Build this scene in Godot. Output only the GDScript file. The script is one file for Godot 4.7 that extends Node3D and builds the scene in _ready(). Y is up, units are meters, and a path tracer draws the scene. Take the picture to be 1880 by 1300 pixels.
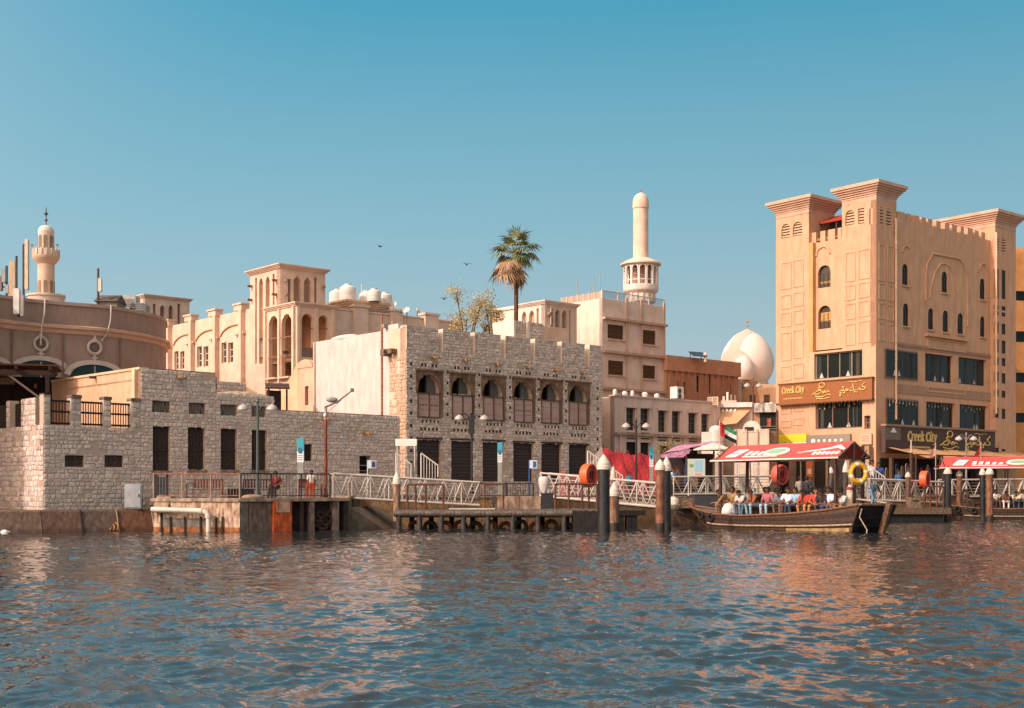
extends Node3D
# A creek-side old town: stone houses, wind towers, minarets, a pier and passenger boats, seen across the water.

const FOC := 2300.0
const CX := 940.0
const HY := 900.0
const EYE := 1.9
const G := 1.5
const UP := Vector3(0, 1, 0)
const OLD := Vector3(0.753, 0, -0.659)   # the direction in which most of the house fronts run

var mats := {}
var tex := {}
var used := {}
var rng := RandomNumberGenerator.new()
var stone_units := []


# ---------------------------------------------------------------- mesh builder
class M:
	var v := PackedVector3Array()
	var n := PackedVector3Array()
	var c := PackedColorArray()
	var ix := PackedInt32Array()
	var t := Transform3D()
	var col := Color(1, 1, 1)

	func _p(p, nn):
		v.push_back(t * p)
		n.push_back((t.basis * nn).normalized())
		c.push_back(col)

	# corners counter-clockwise as seen from outside
	func quad(a: Vector3, b: Vector3, cc: Vector3, d: Vector3):
		var nn = (cc - a).cross(d - b).normalized()
		var k = v.size()
		_p(a, nn)
		_p(b, nn)
		_p(cc, nn)
		_p(d, nn)
		ix.append_array(PackedInt32Array([k, k + 2, k + 1, k, k + 3, k + 2]))

	func tri(a: Vector3, b: Vector3, cc: Vector3):
		var nn = (b - a).cross(cc - a).normalized()
		var k = v.size()
		_p(a, nn)
		_p(b, nn)
		_p(cc, nn)
		ix.append_array(PackedInt32Array([k, k + 2, k + 1]))

	func box(x0, y0, z0, x1, y1, z1):
		var a = Vector3(x0, y0, z0)
		var b = Vector3(x1, y1, z1)
		quad(Vector3(a.x, a.y, b.z), Vector3(b.x, a.y, b.z), Vector3(b.x, b.y, b.z), Vector3(a.x, b.y, b.z))
		quad(Vector3(b.x, a.y, a.z), Vector3(a.x, a.y, a.z), Vector3(a.x, b.y, a.z), Vector3(b.x, b.y, a.z))
		quad(Vector3(b.x, a.y, b.z), Vector3(b.x, a.y, a.z), Vector3(b.x, b.y, a.z), Vector3(b.x, b.y, b.z))
		quad(Vector3(a.x, a.y, a.z), Vector3(a.x, a.y, b.z), Vector3(a.x, b.y, b.z), Vector3(a.x, b.y, a.z))
		quad(Vector3(a.x, b.y, b.z), Vector3(b.x, b.y, b.z), Vector3(b.x, b.y, a.z), Vector3(a.x, b.y, a.z))
		quad(Vector3(a.x, a.y, a.z), Vector3(b.x, a.y, a.z), Vector3(b.x, a.y, b.z), Vector3(a.x, a.y, b.z))

	# a box whose four long edges round one axis are chamfered; axis 0 x, 1 y, 2 z
	func cbox(x0, y0, z0, x1, y1, z1, b):
		var s = t
		var w = x1 - x0
		var h = y1 - y0
		var p = PackedVector2Array([Vector2(b, 0), Vector2(w - b, 0), Vector2(w, b), Vector2(w, h - b), Vector2(w - b, h), Vector2(b, h), Vector2(0, h - b), Vector2(0, b)])
		t = s * Transform3D(Basis(), Vector3(x0, y0, 0))
		prism(p, z0, z1)
		t = s

	# polygon in x,y (counter-clockwise seen from +z) pulled from z0 to z1
	func prism(p: PackedVector2Array, z0, z1):
		var k = Geometry2D.triangulate_polygon(p)
		var ccw = not Geometry2D.is_polygon_clockwise(p)
		for i in range(0, k.size(), 3):
			var a = p[k[i]]
			var b = p[k[i + 1]]
			var d = p[k[i + 2]]
			if (b - a).cross(d - a) < 0:
				var e = b
				b = d
				d = e
			tri(Vector3(a.x, a.y, z1), Vector3(b.x, b.y, z1), Vector3(d.x, d.y, z1))
			tri(Vector3(a.x, a.y, z0), Vector3(d.x, d.y, z0), Vector3(b.x, b.y, z0))
		for i in p.size():
			var a = p[i]
			var b = p[(i + 1) % p.size()]
			if not ccw:
				var e = a
				a = b
				b = e
			quad(Vector3(a.x, a.y, z0), Vector3(b.x, b.y, z0), Vector3(b.x, b.y, z1), Vector3(a.x, a.y, z1))

	# a grid of points with smooth normals, rows of equal length
	func sheet(rows: Array, flip := false):
		var k = v.size()
		var w = rows[0].size()
		var h = rows.size()
		for j in h:
			for i in w:
				var i0 = max(i - 1, 0)
				var i1 = min(i + 1, w - 1)
				var j0 = max(j - 1, 0)
				var j1 = min(j + 1, h - 1)
				if i0 == 0 and i == 0 and rows[j][0].is_equal_approx(rows[j][w - 1]):
					i0 = w - 2
				elif i == w - 1 and rows[j][0].is_equal_approx(rows[j][w - 1]):
					i1 = 1
				var nn = (rows[j][i1] - rows[j][i0]).cross(rows[j1][i] - rows[j0][i])
				if nn.length() < 1e-9:
					nn = (rows[(j0 + j1) / 2][i1] - rows[(j0 + j1) / 2][i0]).cross(rows[j1][i] - rows[j0][i])
				if nn.length() < 1e-9:
					nn = Vector3(0, 1 if not flip else -1, 0)
				_p(rows[j][i], (-nn if flip else nn).normalized())
		for j in h - 1:
			for i in w - 1:
				var a = k + j * w + i
				if flip:
					ix.append_array(PackedInt32Array([a, a + 1, a + w + 1, a, a + w + 1, a + w]))
				else:
					ix.append_array(PackedInt32Array([a, a + w + 1, a + 1, a, a + w, a + w + 1]))

	# profile: Vector2(radius, height) from bottom to top, round the y axis at (x, z)
	func lathe(prof: Array, seg := 16, x := 0.0, z := 0.0):
		var parts = [[]]
		for i in prof.size():       # a sharp corner starts a new sheet
			parts[-1].append(prof[i])
			if i > 0 and i < prof.size() - 1:
				var d0 = (prof[i] - prof[i - 1]).normalized()
				var d1 = (prof[i + 1] - prof[i]).normalized()
				if d0.dot(d1) < 0.8:
					parts.append([prof[i]])
		for q in parts:
			if q.size() < 2:
				continue
			var rows = []
			for p in q:
				var r = []
				for k in seg + 1:
					var a = TAU * k / seg
					r.append(Vector3(x + cos(a) * p.x, p.y, z + sin(a) * p.x))
				rows.append(r)
			sheet(rows, true)

	func tube(pts: Array, r0: float, r1 := -1.0, seg := 6):
		if r1 < 0:
			r1 = r0
		var rows = []
		var side = Vector3.ZERO
		for i in pts.size():
			var d = (pts[min(i + 1, pts.size() - 1)] - pts[max(i - 1, 0)]).normalized()
			if i == 0:
				side = d.cross(Vector3(0.31, 0.87, 0.38)).normalized()
			side = (side - d * side.dot(d)).normalized()
			var other = d.cross(side)
			var r = lerp(r0, r1, float(i) / max(1, pts.size() - 1))
			var row = []
			for k in seg + 1:
				var a = TAU * k / seg
				row.append(pts[i] + (side * cos(a) + other * sin(a)) * r)
			rows.append(row)
		sheet(rows)
		for e in [0, pts.size() - 1]:
			for k in seg:
				if e == 0:
					tri(pts[0], rows[0][k + 1], rows[0][k])
				else:
					tri(pts[e], rows[e][k], rows[e][k + 1])

	func ball(o: Vector3, r: Vector3, seg := 10, rings := 6):
		var rows = []
		for j in rings + 1:
			var a = PI * j / rings - PI / 2
			var row = []
			for k in seg + 1:
				var b = TAU * k / seg
				row.append(o + Vector3(cos(a) * cos(b) * r.x, sin(a) * r.y, cos(a) * sin(b) * r.z))
			rows.append(row)
		sheet(rows, true)

	# a ring round the z axis
	func ring(o: Vector3, big: float, small: float, seg := 24, ring_seg := 8, from := 0.0, to := TAU):
		var rows = []
		for j in seg + 1:
			var a = from + (to - from) * j / seg
			var row = []
			for k in ring_seg + 1:
				var b = TAU * k / ring_seg
				row.append(o + Vector3(cos(a) * (big + small * cos(b)), sin(a) * (big + small * cos(b)), small * sin(b)))
			rows.append(row)
		sheet(rows, false)

	# a wall from z0 (back) to z1 (front) with openings; each hole is [x0, x1, y0, y1, arch]
	# arch 0 square, 1 round, 2 pointed, 3 lobed, 4 shallow
	func wall(x0, y0, x1, y1, z0, z1, holes := [], back := true):
		var xs = [x0, x1]
		for h in holes:
			for k in [h[0], h[1]]:
				if k > x0 + 1e-4 and k < x1 - 1e-4:
					xs.append(k)
		xs.sort()
		for i in xs.size() - 1:
			if xs[i + 1] - xs[i] < 1e-5:
				continue
			var mid = (xs[i] + xs[i + 1]) / 2
			var cuts = []
			for h in holes:
				if h[0] < mid and h[1] > mid:
					cuts.append([h[2], h[3]])
			cuts.sort_custom(func(a, b): return a[0] < b[0])
			var y = y0
			cuts.append([y1, y1])
			for k in cuts:
				if k[0] > y + 1e-5:
					quad(Vector3(xs[i], y, z1), Vector3(xs[i + 1], y, z1), Vector3(xs[i + 1], k[0], z1), Vector3(xs[i], k[0], z1))
					if back:
						quad(Vector3(xs[i + 1], y, z0), Vector3(xs[i], y, z0), Vector3(xs[i], k[0], z0), Vector3(xs[i + 1], k[0], z0))
				y = max(y, k[1])
		quad(Vector3(x0, y0, z0), Vector3(x0, y0, z1), Vector3(x0, y1, z1), Vector3(x0, y1, z0))
		quad(Vector3(x1, y0, z1), Vector3(x1, y0, z0), Vector3(x1, y1, z0), Vector3(x1, y1, z1))
		quad(Vector3(x0, y1, z1), Vector3(x1, y1, z1), Vector3(x1, y1, z0), Vector3(x0, y1, z0))
		for h in holes:
			reveal(h, z0, z1)

	func reveal(h, z0, z1):
		var a = h[4] if h.size() > 4 else 0
		var cv = M.arch(h)
		var ys = cv[0].y
		quad(Vector3(h[0], h[2], z1), Vector3(h[0], h[2], z0), Vector3(h[0], ys, z0), Vector3(h[0], ys, z1))
		quad(Vector3(h[1], h[2], z0), Vector3(h[1], h[2], z1), Vector3(h[1], ys, z1), Vector3(h[1], ys, z0))
		quad(Vector3(h[0], h[2], z0), Vector3(h[0], h[2], z1), Vector3(h[1], h[2], z1), Vector3(h[1], h[2], z0))
		for i in cv.size() - 1:
			var p = cv[i]
			var q = cv[i + 1]
			quad(Vector3(p.x, p.y, z1), Vector3(p.x, p.y, z0), Vector3(q.x, q.y, z0), Vector3(q.x, q.y, z1))
			if a != 0:
				quad(Vector3(p.x, p.y, z1), Vector3(q.x, q.y, z1), Vector3(q.x, h[3], z1), Vector3(p.x, h[3], z1))
				quad(Vector3(q.x, q.y, z0), Vector3(p.x, p.y, z0), Vector3(p.x, h[3], z0), Vector3(q.x, h[3], z0))

	# the head of a hole from left to right
	static func arch(h) -> PackedVector2Array:
		var a = h[4] if h.size() > 4 else 0
		var p = PackedVector2Array()
		if a == 0:
			return PackedVector2Array([Vector2(h[0], h[3]), Vector2(h[1], h[3])])
		var w = (h[1] - h[0]) / 2
		var rise = min(w * [0, 1.0, 1.35, 1.05, 0.5][a], (h[3] - h[2]) * 0.9)
		var ys = h[3] - rise
		var cx = (h[0] + h[1]) / 2
		var nseg = 14
		for i in nseg + 1:
			var s = float(i) / nseg * 2 - 1
			var y = sqrt(max(0.0, 1 - s * s))
			if a == 2:
				y = pow(1 - abs(s), 0.62)
			elif a == 3:
				var f = abs(fmod((s + 1) * 2.5, 1.0) * 2 - 1)
				y = clamp(y * 1.0 - 0.2 * f * (0.4 + abs(s)), 0.0, 1.0)
			p.append(Vector2(cx + s * w, ys + y * rise))
		return p

	func mesh() -> ArrayMesh:
		var a = []
		a.resize(Mesh.ARRAY_MAX)
		a[Mesh.ARRAY_VERTEX] = v
		a[Mesh.ARRAY_NORMAL] = n
		a[Mesh.ARRAY_COLOR] = c
		a[Mesh.ARRAY_INDEX] = ix
		var m = ArrayMesh.new()
		m.add_surface_from_arrays(Mesh.PRIMITIVE_TRIANGLES, a)
		return m


# ---------------------------------------------------------------- a building's own axes
# x runs along the front, y up from the base, z out of the front towards the water
class Fr:
	var o: Vector3
	var u: Vector3
	var n: Vector3

	func _init(origin: Vector3, along: Vector3):
		o = origin
		u = Vector3(along.x, 0, along.z).normalized()
		n = u.cross(Vector3(0, 1, 0))

	func xf() -> Transform3D:
		return Transform3D(Basis(u, Vector3(0, 1, 0), n), o)

	# depth at which the sight line through column px meets the vertical plane through p along d
	func _hit(px: float, p: Vector3, d: Vector3) -> Vector2:
		var r = (px - 940.0) / 2300.0
		var s = (r * -p.z - p.x) / (d.x + r * d.z)
		return Vector2(s, -(p.z + d.z * s))

	func x(px: float, z := 0.0) -> float:
		return _hit(px, o + n * z, u).x

	func y(px: float, py: float, z := 0.0) -> float:
		return 1.9 + (900.0 - py) / 2300.0 * _hit(px, o + n * z, u).y - o.y

	func z(px: float, x0 := 0.0) -> float:
		return -_hit(px, o + u * x0, -n).x

	func sy(px: float, py: float, x0 := 0.0) -> float:
		return 1.9 + (900.0 - py) / 2300.0 * _hit(px, o + u * x0, -n).y - o.y

	# a hole on the front: pixels left, right, top, bottom
	func hole(l, r, t, b, a := 0, z := 0.0) -> Array:
		var m = (l + r) / 2.0
		return [x(l, z), x(r, z), y(m, b, z), y(m, t, z), a]

	# a hole on the left side, in side axes: s runs from the far end (left) to the corner (right)
	func shole(l, r, t, b, a := 0, x0 := 0.0) -> Array:
		var m = (l + r) / 2.0
		return [z(l, x0), z(r, x0), sy(m, b, x0), sy(m, t, x0), a]


static func at(px: float, py: float, d: float) -> Vector3:
	return Vector3((px - CX) / FOC * d, EYE + (HY - py) / FOC * d, -d)


func fr(px: float, d: float, along := OLD, base := G) -> Fr:
	var p = at(px, HY, d)
	return Fr.new(Vector3(p.x, base, p.z), along)


# turns builder axes so that z1 of a wall is the left side (x = x0) of a building: local x -> z
func side(x0 := 0.0) -> Transform3D:
	return Transform3D(Basis(Vector3(0, 0, 1), Vector3(0, 1, 0), Vector3(-1, 0, 0)), Vector3(x0, 0, 0))


# ---------------------------------------------------------------- scene tree helpers
func numbered(called: String) -> String:
	var k = used.get(called, 0)
	used[called] = k + 1
	return called if k == 0 else "%s_%03d" % [called, k]


func thing(called: String, label: String, category: String, xf := Transform3D(), group := "") -> Node3D:
	var o = Node3D.new()
	o.name = numbered(called)
	o.transform = xf
	add_child(o)
	return tag(o, label, category, group)


func tag(o: Node3D, label: String, category: String, group := "") -> Node3D:
	o.set_meta("label", label)
	o.set_meta("category", category)
	if group:
		o.set_meta("group", group)
	return o


func part(parent: Node3D, called: String, m, material: Material, label := "", kind := "") -> MeshInstance3D:
	var o = MeshInstance3D.new()
	o.name = called
	o.mesh = m.mesh() if m is M else m
	o.material_override = material
	if parent == self:
		o.name = numbered(called)
	if label:
		o.set_meta("label", label)
	if kind:
		o.set_meta("kind", kind)
	parent.add_child(o, true)
	return o


func structure(called: String, m, material: Material) -> MeshInstance3D:
	return part(self, called, m, material, "", "structure")


func copy_of(src: Node3D, xf: Transform3D, label := "") -> Node3D:
	var o = src.duplicate()
	var base = str(src.name)
	var r = RegEx.create_from_string("_\\d+$")
	o.name = numbered(r.sub(base, ""))
	add_child(o)
	o.transform = xf
	if label:
		o.set_meta("label", label)
	return o


func upright(p: Vector3, turn := 0.0) -> Transform3D:
	return Transform3D(Basis(UP, turn), p)


# ---------------------------------------------------------------- materials
func noise_tex(key: String, freq: float, lo: Color, hi: Color, octaves := 5, kind := FastNoiseLite.TYPE_SIMPLEX, size := 512) -> NoiseTexture2D:
	if not tex.has(key):
		var f = FastNoiseLite.new()
		f.seed = key.hash() % 10000
		f.noise_type = kind
		f.frequency = freq
		f.fractal_octaves = octaves
		f.fractal_gain = 0.55
		var t = NoiseTexture2D.new()
		t.width = size
		t.height = size
		t.seamless = true
		t.noise = f
		if lo != hi:
			var g = Gradient.new()
			g.colors = PackedColorArray([lo, lo.lerp(hi, 0.5), hi])
			g.offsets = PackedFloat32Array([0.12, 0.5, 0.88])
			t.color_ramp = g
		tex[key] = t
	return tex[key]


func grey(a: float) -> Color:
	return Color(a, a, a)


# look: plaster, streaky, stone, wood, cloth, metal, plain
func mat(hex: String, look := "plaster", rough := 0.9, metal := 0.0) -> StandardMaterial3D:
	var key = hex + look + str(rough) + str(metal)
	if mats.has(key):
		return mats[key]
	var m = StandardMaterial3D.new()
	m.resource_name = look
	m.albedo_color = Color(hex)
	m.roughness = rough
	m.metallic = metal
	m.vertex_color_use_as_albedo = true
	var stain = noise_tex("stain", 0.006, Color(0.87, 0.855, 0.84), Color(1, 1, 1), 6)
	var grain = noise_tex("grain", 0.05, grey(0.92), grey(1.0), 3)
	var bump = noise_tex("bump", 0.03, grey(0), grey(0), 4)
	match look:
		"plaster":
			_tri(m, stain, Vector3(0.22, 0.13, 0.22), grain, Vector3(1.1, 1.1, 1.1))
			_bump(m, bump, 1.2)
		"streaky":
			_tri(m, noise_tex("streak", 0.012, Color(0.89, 0.865, 0.84), Color(1, 1, 1), 6), Vector3(0.3, 0.07, 0.3), grain, Vector3(1.3, 1.3, 1.3))
		"stone":
			_tri(m, noise_tex("speckle", 0.03, Color(0.87, 0.85, 0.83), Color(1, 1, 1), 5), Vector3(1.3, 1.3, 1.3), grain, Vector3(2.3, 2.3, 2.3))
			_bump(m, bump, 2.0)
		"concrete":
			_tri(m, noise_tex("blotch", 0.012, Color(0.6, 0.56, 0.53), Color(1, 1, 1), 6), Vector3(0.35, 0.2, 0.35), grain, Vector3(1.5, 1.5, 1.5))
			_bump(m, bump, 0.6)
		"wood":
			_tri(m, noise_tex("board", 0.02, Color(0.55, 0.5, 0.46), Color(1, 1, 1), 5), Vector3(0.6, 0.6, 0.6), noise_tex("fibre", 0.03, grey(0.75), grey(1), 4), Vector3(0.4, 6.0, 0.4))
			_bump(m, bump, 1.0)
		"cloth":
			_tri(m, stain, Vector3(0.7, 0.7, 0.7), grain, Vector3(3, 3, 3))
			_bump(m, noise_tex("fold", 0.008, grey(0), grey(0), 3), 5.0)
		"rust":
			_tri(m, noise_tex("rusty", 0.012, Color(0.58, 0.47, 0.40), Color(1, 1, 1), 6), Vector3(0.7, 0.22, 0.7), grain, Vector3(2, 2, 2))
			_bump(m, bump, 0.6)
		"metal":
			_tri(m, stain, Vector3(0.6, 0.3, 0.6), null, Vector3.ONE)
	mats[key] = m
	return m


func _tri(m: StandardMaterial3D, t: Texture2D, s: Vector3, d: Texture2D, ds: Vector3) -> void:
	m.albedo_texture = t
	m.uv1_triplanar = true
	m.uv1_world_triplanar = true
	m.uv1_scale = s
	if d:
		m.detail_enabled = true
		m.detail_albedo = d
		m.detail_blend_mode = BaseMaterial3D.BLEND_MODE_MUL
		m.detail_uv_layer = BaseMaterial3D.DETAIL_UV_2
		m.uv2_triplanar = true
		m.uv2_world_triplanar = true
		m.uv2_scale = ds


func _bump(m: StandardMaterial3D, t: Texture2D, cm: float) -> void:
	m.heightmap_enabled = true
	m.heightmap_texture = t
	m.heightmap_scale = cm


func glass(hex: String, rough := 0.08) -> StandardMaterial3D:
	var key = "glass" + hex + str(rough)
	if not mats.has(key):
		var m = StandardMaterial3D.new()
		m.resource_name = "glass"
		m.albedo_color = Color(hex)
		m.roughness = rough
		m.metallic_specular = 0.35
		_bump(m, noise_tex("wave", 0.004, grey(0), grey(0), 2), 0.6)
		m.uv1_triplanar = true
		m.uv1_world_triplanar = true
		m.uv1_scale = Vector3(0.3, 0.3, 0.3)
		mats[key] = m
	return mats[key]


# ---------------------------------------------------------------- rubble stone
func make_stone_units() -> void:
	var r = RandomNumberGenerator.new()
	r.seed = 77
	for tone in range(8):
		var set_ = []
		for k in 5:
			var m = M.new()
			var b = [0.30, 0.36, 0.24, 0.40, 0.33][k] * r.randf_range(0.85, 1.15)
			var warm = r.randf_range(-0.02, 0.05)
			var l = [0.62, 0.70, 0.76, 0.82, 0.66, 0.88, 0.52, 0.73][tone] * r.randf_range(0.95, 1.05)
			m.col = Color(l * (1.06 + warm * 1.5), l * 0.90, l * (0.79 - warm))
			var o = []
			var i_ = []
			for q in [Vector2(-1, -1), Vector2(1, -1), Vector2(1, 1), Vector2(-1, 1)]:
				var j = Vector2(r.randf_range(0.74, 1.0), r.randf_range(0.74, 1.0))
				o.append(Vector2(q.x * j.x, q.y * j.y) * 0.5)
				i_.append(Vector2(q.x * (j.x - b * r.randf_range(0.6, 1.2)), q.y * (j.y - b * r.randf_range(0.6, 1.2))) * 0.5)
			var zf = []
			for q in 4:
				zf.append(r.randf_range(0.75, 1.0))
			for q in 4:
				var w = (q + 1) % 4
				m.quad(Vector3(o[q].x, o[q].y, -0.3), Vector3(o[w].x, o[w].y, -0.3), Vector3(o[w].x, o[w].y, 0.45), Vector3(o[q].x, o[q].y, 0.45))
				m.quad(Vector3(o[q].x, o[q].y, 0.45), Vector3(o[w].x, o[w].y, 0.45), Vector3(i_[w].x, i_[w].y, zf[w]), Vector3(i_[q].x, i_[q].y, zf[q]))
			m.quad(Vector3(i_[0].x, i_[0].y, zf[0]), Vector3(i_[1].x, i_[1].y, zf[1]), Vector3(i_[2].x, i_[2].y, zf[2]), Vector3(i_[3].x, i_[3].y, zf[3]))
			set_.append([m, m.mesh()])
		stone_units.append(set_)


# Lays rubble on a plane of a thing. regions, holes: [x0, x1, y0, y1]; xf carries (x, y, out) to the thing's axes.
# The largest `singles` stones are parts of their own, the others one part.
func stones(parent: Node3D, xf: Transform3D, regions: Array, holes: Array, seed_: int, course: float, singles: int, material: Material, tones := [0, 1, 2, 3, 4, 5, 6, 7]) -> void:
	var r = RandomNumberGenerator.new()
	r.seed = seed_
	var patch := FastNoiseLite.new()
	patch.seed = seed_
	patch.frequency = 0.35
	var ys = []
	for q in regions:
		ys.append(q[2])
		ys.append(q[3])
	for q in holes:
		ys.append(q[2])
		ys.append(q[3])
	ys.sort()
	var rows = [ys[0]]
	for y in ys:
		if y - rows[-1] < 0.09:
			continue
		var k = max(1, roundi((y - rows[-1]) / course))
		var y0 = rows[-1]
		for i in k:
			var e = y0 + (y - y0) * (i + 1.0) / k
			if i < k - 1:
				e += r.randf_range(-0.18, 0.18) * (y - y0) / k
			rows.append(e)
	var list = []
	for j in rows.size() - 1:
		var a = rows[j]
		var b = rows[j + 1]
		var mid = (a + b) / 2
		var spans = []
		for q in regions:
			if q[2] <= mid and q[3] >= mid:
				spans.append([q[0], q[1]])
		for h in holes:
			if h[2] < mid and h[3] > mid:
				var next = []
				for s in spans:
					if h[1] <= s[0] or h[0] >= s[1]:
						next.append(s)
						continue
					if h[0] > s[0]:
						next.append([s[0], h[0]])
					if h[1] < s[1]:
						next.append([h[1], s[1]])
				spans = next
		for s in spans:
			var x = s[0]
			while x < s[1] - 0.02:
				var w = (b - a) * r.randf_range(0.7, 1.75)
				if s[1] - x - w < (b - a) * 0.6:
					w = s[1] - x
					if w > (b - a) * 2.2:
						w *= 0.5
				if patch.get_noise_2d(x + w / 2, mid * 1.6) > 0.34 and r.randf() < 0.8:
					x += w   # a stretch smeared over with mortar
					continue
				var o = Vector3(x + w / 2, mid + r.randf_range(-0.025, 0.025), 0)
				var size = Vector3(w * 0.97, (b - a) * r.randf_range(0.88, 1.08), r.randf_range(0.025, 0.05))
				list.append([w * (b - a), xf * Transform3D(Basis(Vector3(0, 0, 1), r.randf_range(-0.09, 0.09)) * Basis.from_scale(size), o), tones[r.randi() % tones.size()], r.randi() % 5])
				x += w
	list.sort_custom(func(p, q): return p[0] > q[0])
	var rest = M.new()
	for i in list.size():
		var s = list[i]
		if i < singles:
			var o = MeshInstance3D.new()
			o.name = "stone"
			o.mesh = stone_units[s[2]][s[3]][1]
			o.material_override = material
			o.transform = s[1]
			parent.add_child(o, true)
		else:
			var src = stone_units[s[2]][s[3]][0]
			var k = rest.v.size()
			rest.v.append_array(s[1] * src.v)
			var nb = s[1].basis.inverse().transposed()
			for q in src.n:
				rest.n.push_back((nb * q).normalized())
			rest.c.append_array(src.c)
			for q in src.ix:
				rest.ix.push_back(q + k)
	if rest.v.size():
		part(parent, "rubble_stone", rest, material, "", "stuff")


# ================================================================ the scene
func _ready() -> void:
	var cam := Camera3D.new()
	cam.name = "camera"
	cam.position = Vector3(0, EYE, 0)
	cam.projection = Camera3D.PROJECTION_FRUSTUM
	cam.near = 0.5
	cam.far = 3000.0
	cam.size = cam.near * 1300.0 / FOC
	cam.frustum_offset = Vector2(0, cam.near * 250.0 / FOC)
	add_child(cam)
	cam.current = true

	var env := Environment.new()
	env.background_mode = Environment.BG_SKY
	env.sky = Sky.new()
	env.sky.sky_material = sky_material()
	env.background_energy_multiplier = 1.0
	env.tonemap_mode = Environment.TONE_MAPPER_LINEAR
	env.tonemap_exposure = 1.4
	env.sdfgi_enabled = true
	env.ssao_enabled = true
	env.ssil_enabled = true
	var we := WorldEnvironment.new()
	we.name = "sky"
	we.environment = env
	add_child(we)

	var sun := DirectionalLight3D.new()
	sun.name = "sun"
	sun.light_energy = 0.72
	sun.light_color = Color(1.0, 0.925, 0.90)
	sun.light_angular_distance = 0.5
	sun.shadow_enabled = true
	sun.sky_mode = DirectionalLight3D.SKY_MODE_LIGHT_ONLY
	add_child(sun)
	sun.look_at_from_position(Vector3.ZERO, -to_sun())

	rng.seed = 20240
	make_stone_units()
	build_setting()
	build_far_left()
	build_beige_house()
	build_stone_house()
	build_stone_fort()
	build_middle()
	build_creek_house()
	build_quay_things()
	build_pier()
	build_boats()
	build_people()
	build_small()


func to_sun() -> Vector3:
	return Vector3(-0.825, 0, 0.565).normalized() * cos(deg_to_rad(35)) + UP * sin(deg_to_rad(35))


func sky_material() -> PanoramaSkyMaterial:
	var stops = [[0.0, Vector3(0.48, 0.565, 0.58)], [5.0, Vector3(0.425, 0.555, 0.595)], [12.3, Vector3(0.255, 0.49, 0.595)], [21.4, Vector3(0.075, 0.36, 0.525)], [30.0, Vector3(0.15, 0.33, 0.43)], [45.0, Vector3(0.19, 0.28, 0.33)], [90.0, Vector3(0.14, 0.20, 0.25)]]
	var im := Image.create(512, 256, false, Image.FORMAT_RGBF)
	var s = to_sun()
	for j in 256:
		var e = 90.0 - (j + 0.5) / 256.0 * 180.0
		var c = Vector3(0.36, 0.34, 0.30)
		if e >= 0:
			for k in stops.size() - 1:
				if e >= stops[k][0] and e <= stops[k + 1][0]:
					c = stops[k][1].lerp(stops[k + 1][1], (e - stops[k][0]) / (stops[k + 1][0] - stops[k][0]))
		for i in 512:
			var a = ((i + 0.5) / 512.0 - 0.5) * TAU
			var d = Vector3(-sin(a) * cos(deg_to_rad(e)), sin(deg_to_rad(e)), cos(a) * cos(deg_to_rad(e)))
			var q = c
			if e >= 0:
				# dusty aureole round the sun, boosted out of view to fill the shaded walls
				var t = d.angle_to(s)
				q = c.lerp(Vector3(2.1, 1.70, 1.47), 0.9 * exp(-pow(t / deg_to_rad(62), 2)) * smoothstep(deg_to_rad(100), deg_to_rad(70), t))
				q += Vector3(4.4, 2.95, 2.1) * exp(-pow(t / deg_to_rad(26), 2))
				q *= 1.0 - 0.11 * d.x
			q /= 1.4
			im.set_pixel(i, j, Color(q.x, q.y, q.z))
	var m := PanoramaSkyMaterial.new()
	m.panorama = ImageTexture.create_from_image(im)
	return m


# height of the chop at a place on the water
var wave_n := FastNoiseLite.new()
var wave_k := []


func wave(x: float, z: float) -> float:
	var w = wave_n.get_noise_2d(x, z)
	var h = 0.0
	for k in wave_k:
		var s = sin(k[0] * x + k[1] * z + k[2] + w * k[4])
		h += k[3] * 1.75 * exp(2.4 * (s - 1.0))
	var patch = 0.75 + 0.45 * wave_n.get_noise_2d(x * 0.23 + 50.0, z * 0.17)
	return h * patch


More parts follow.
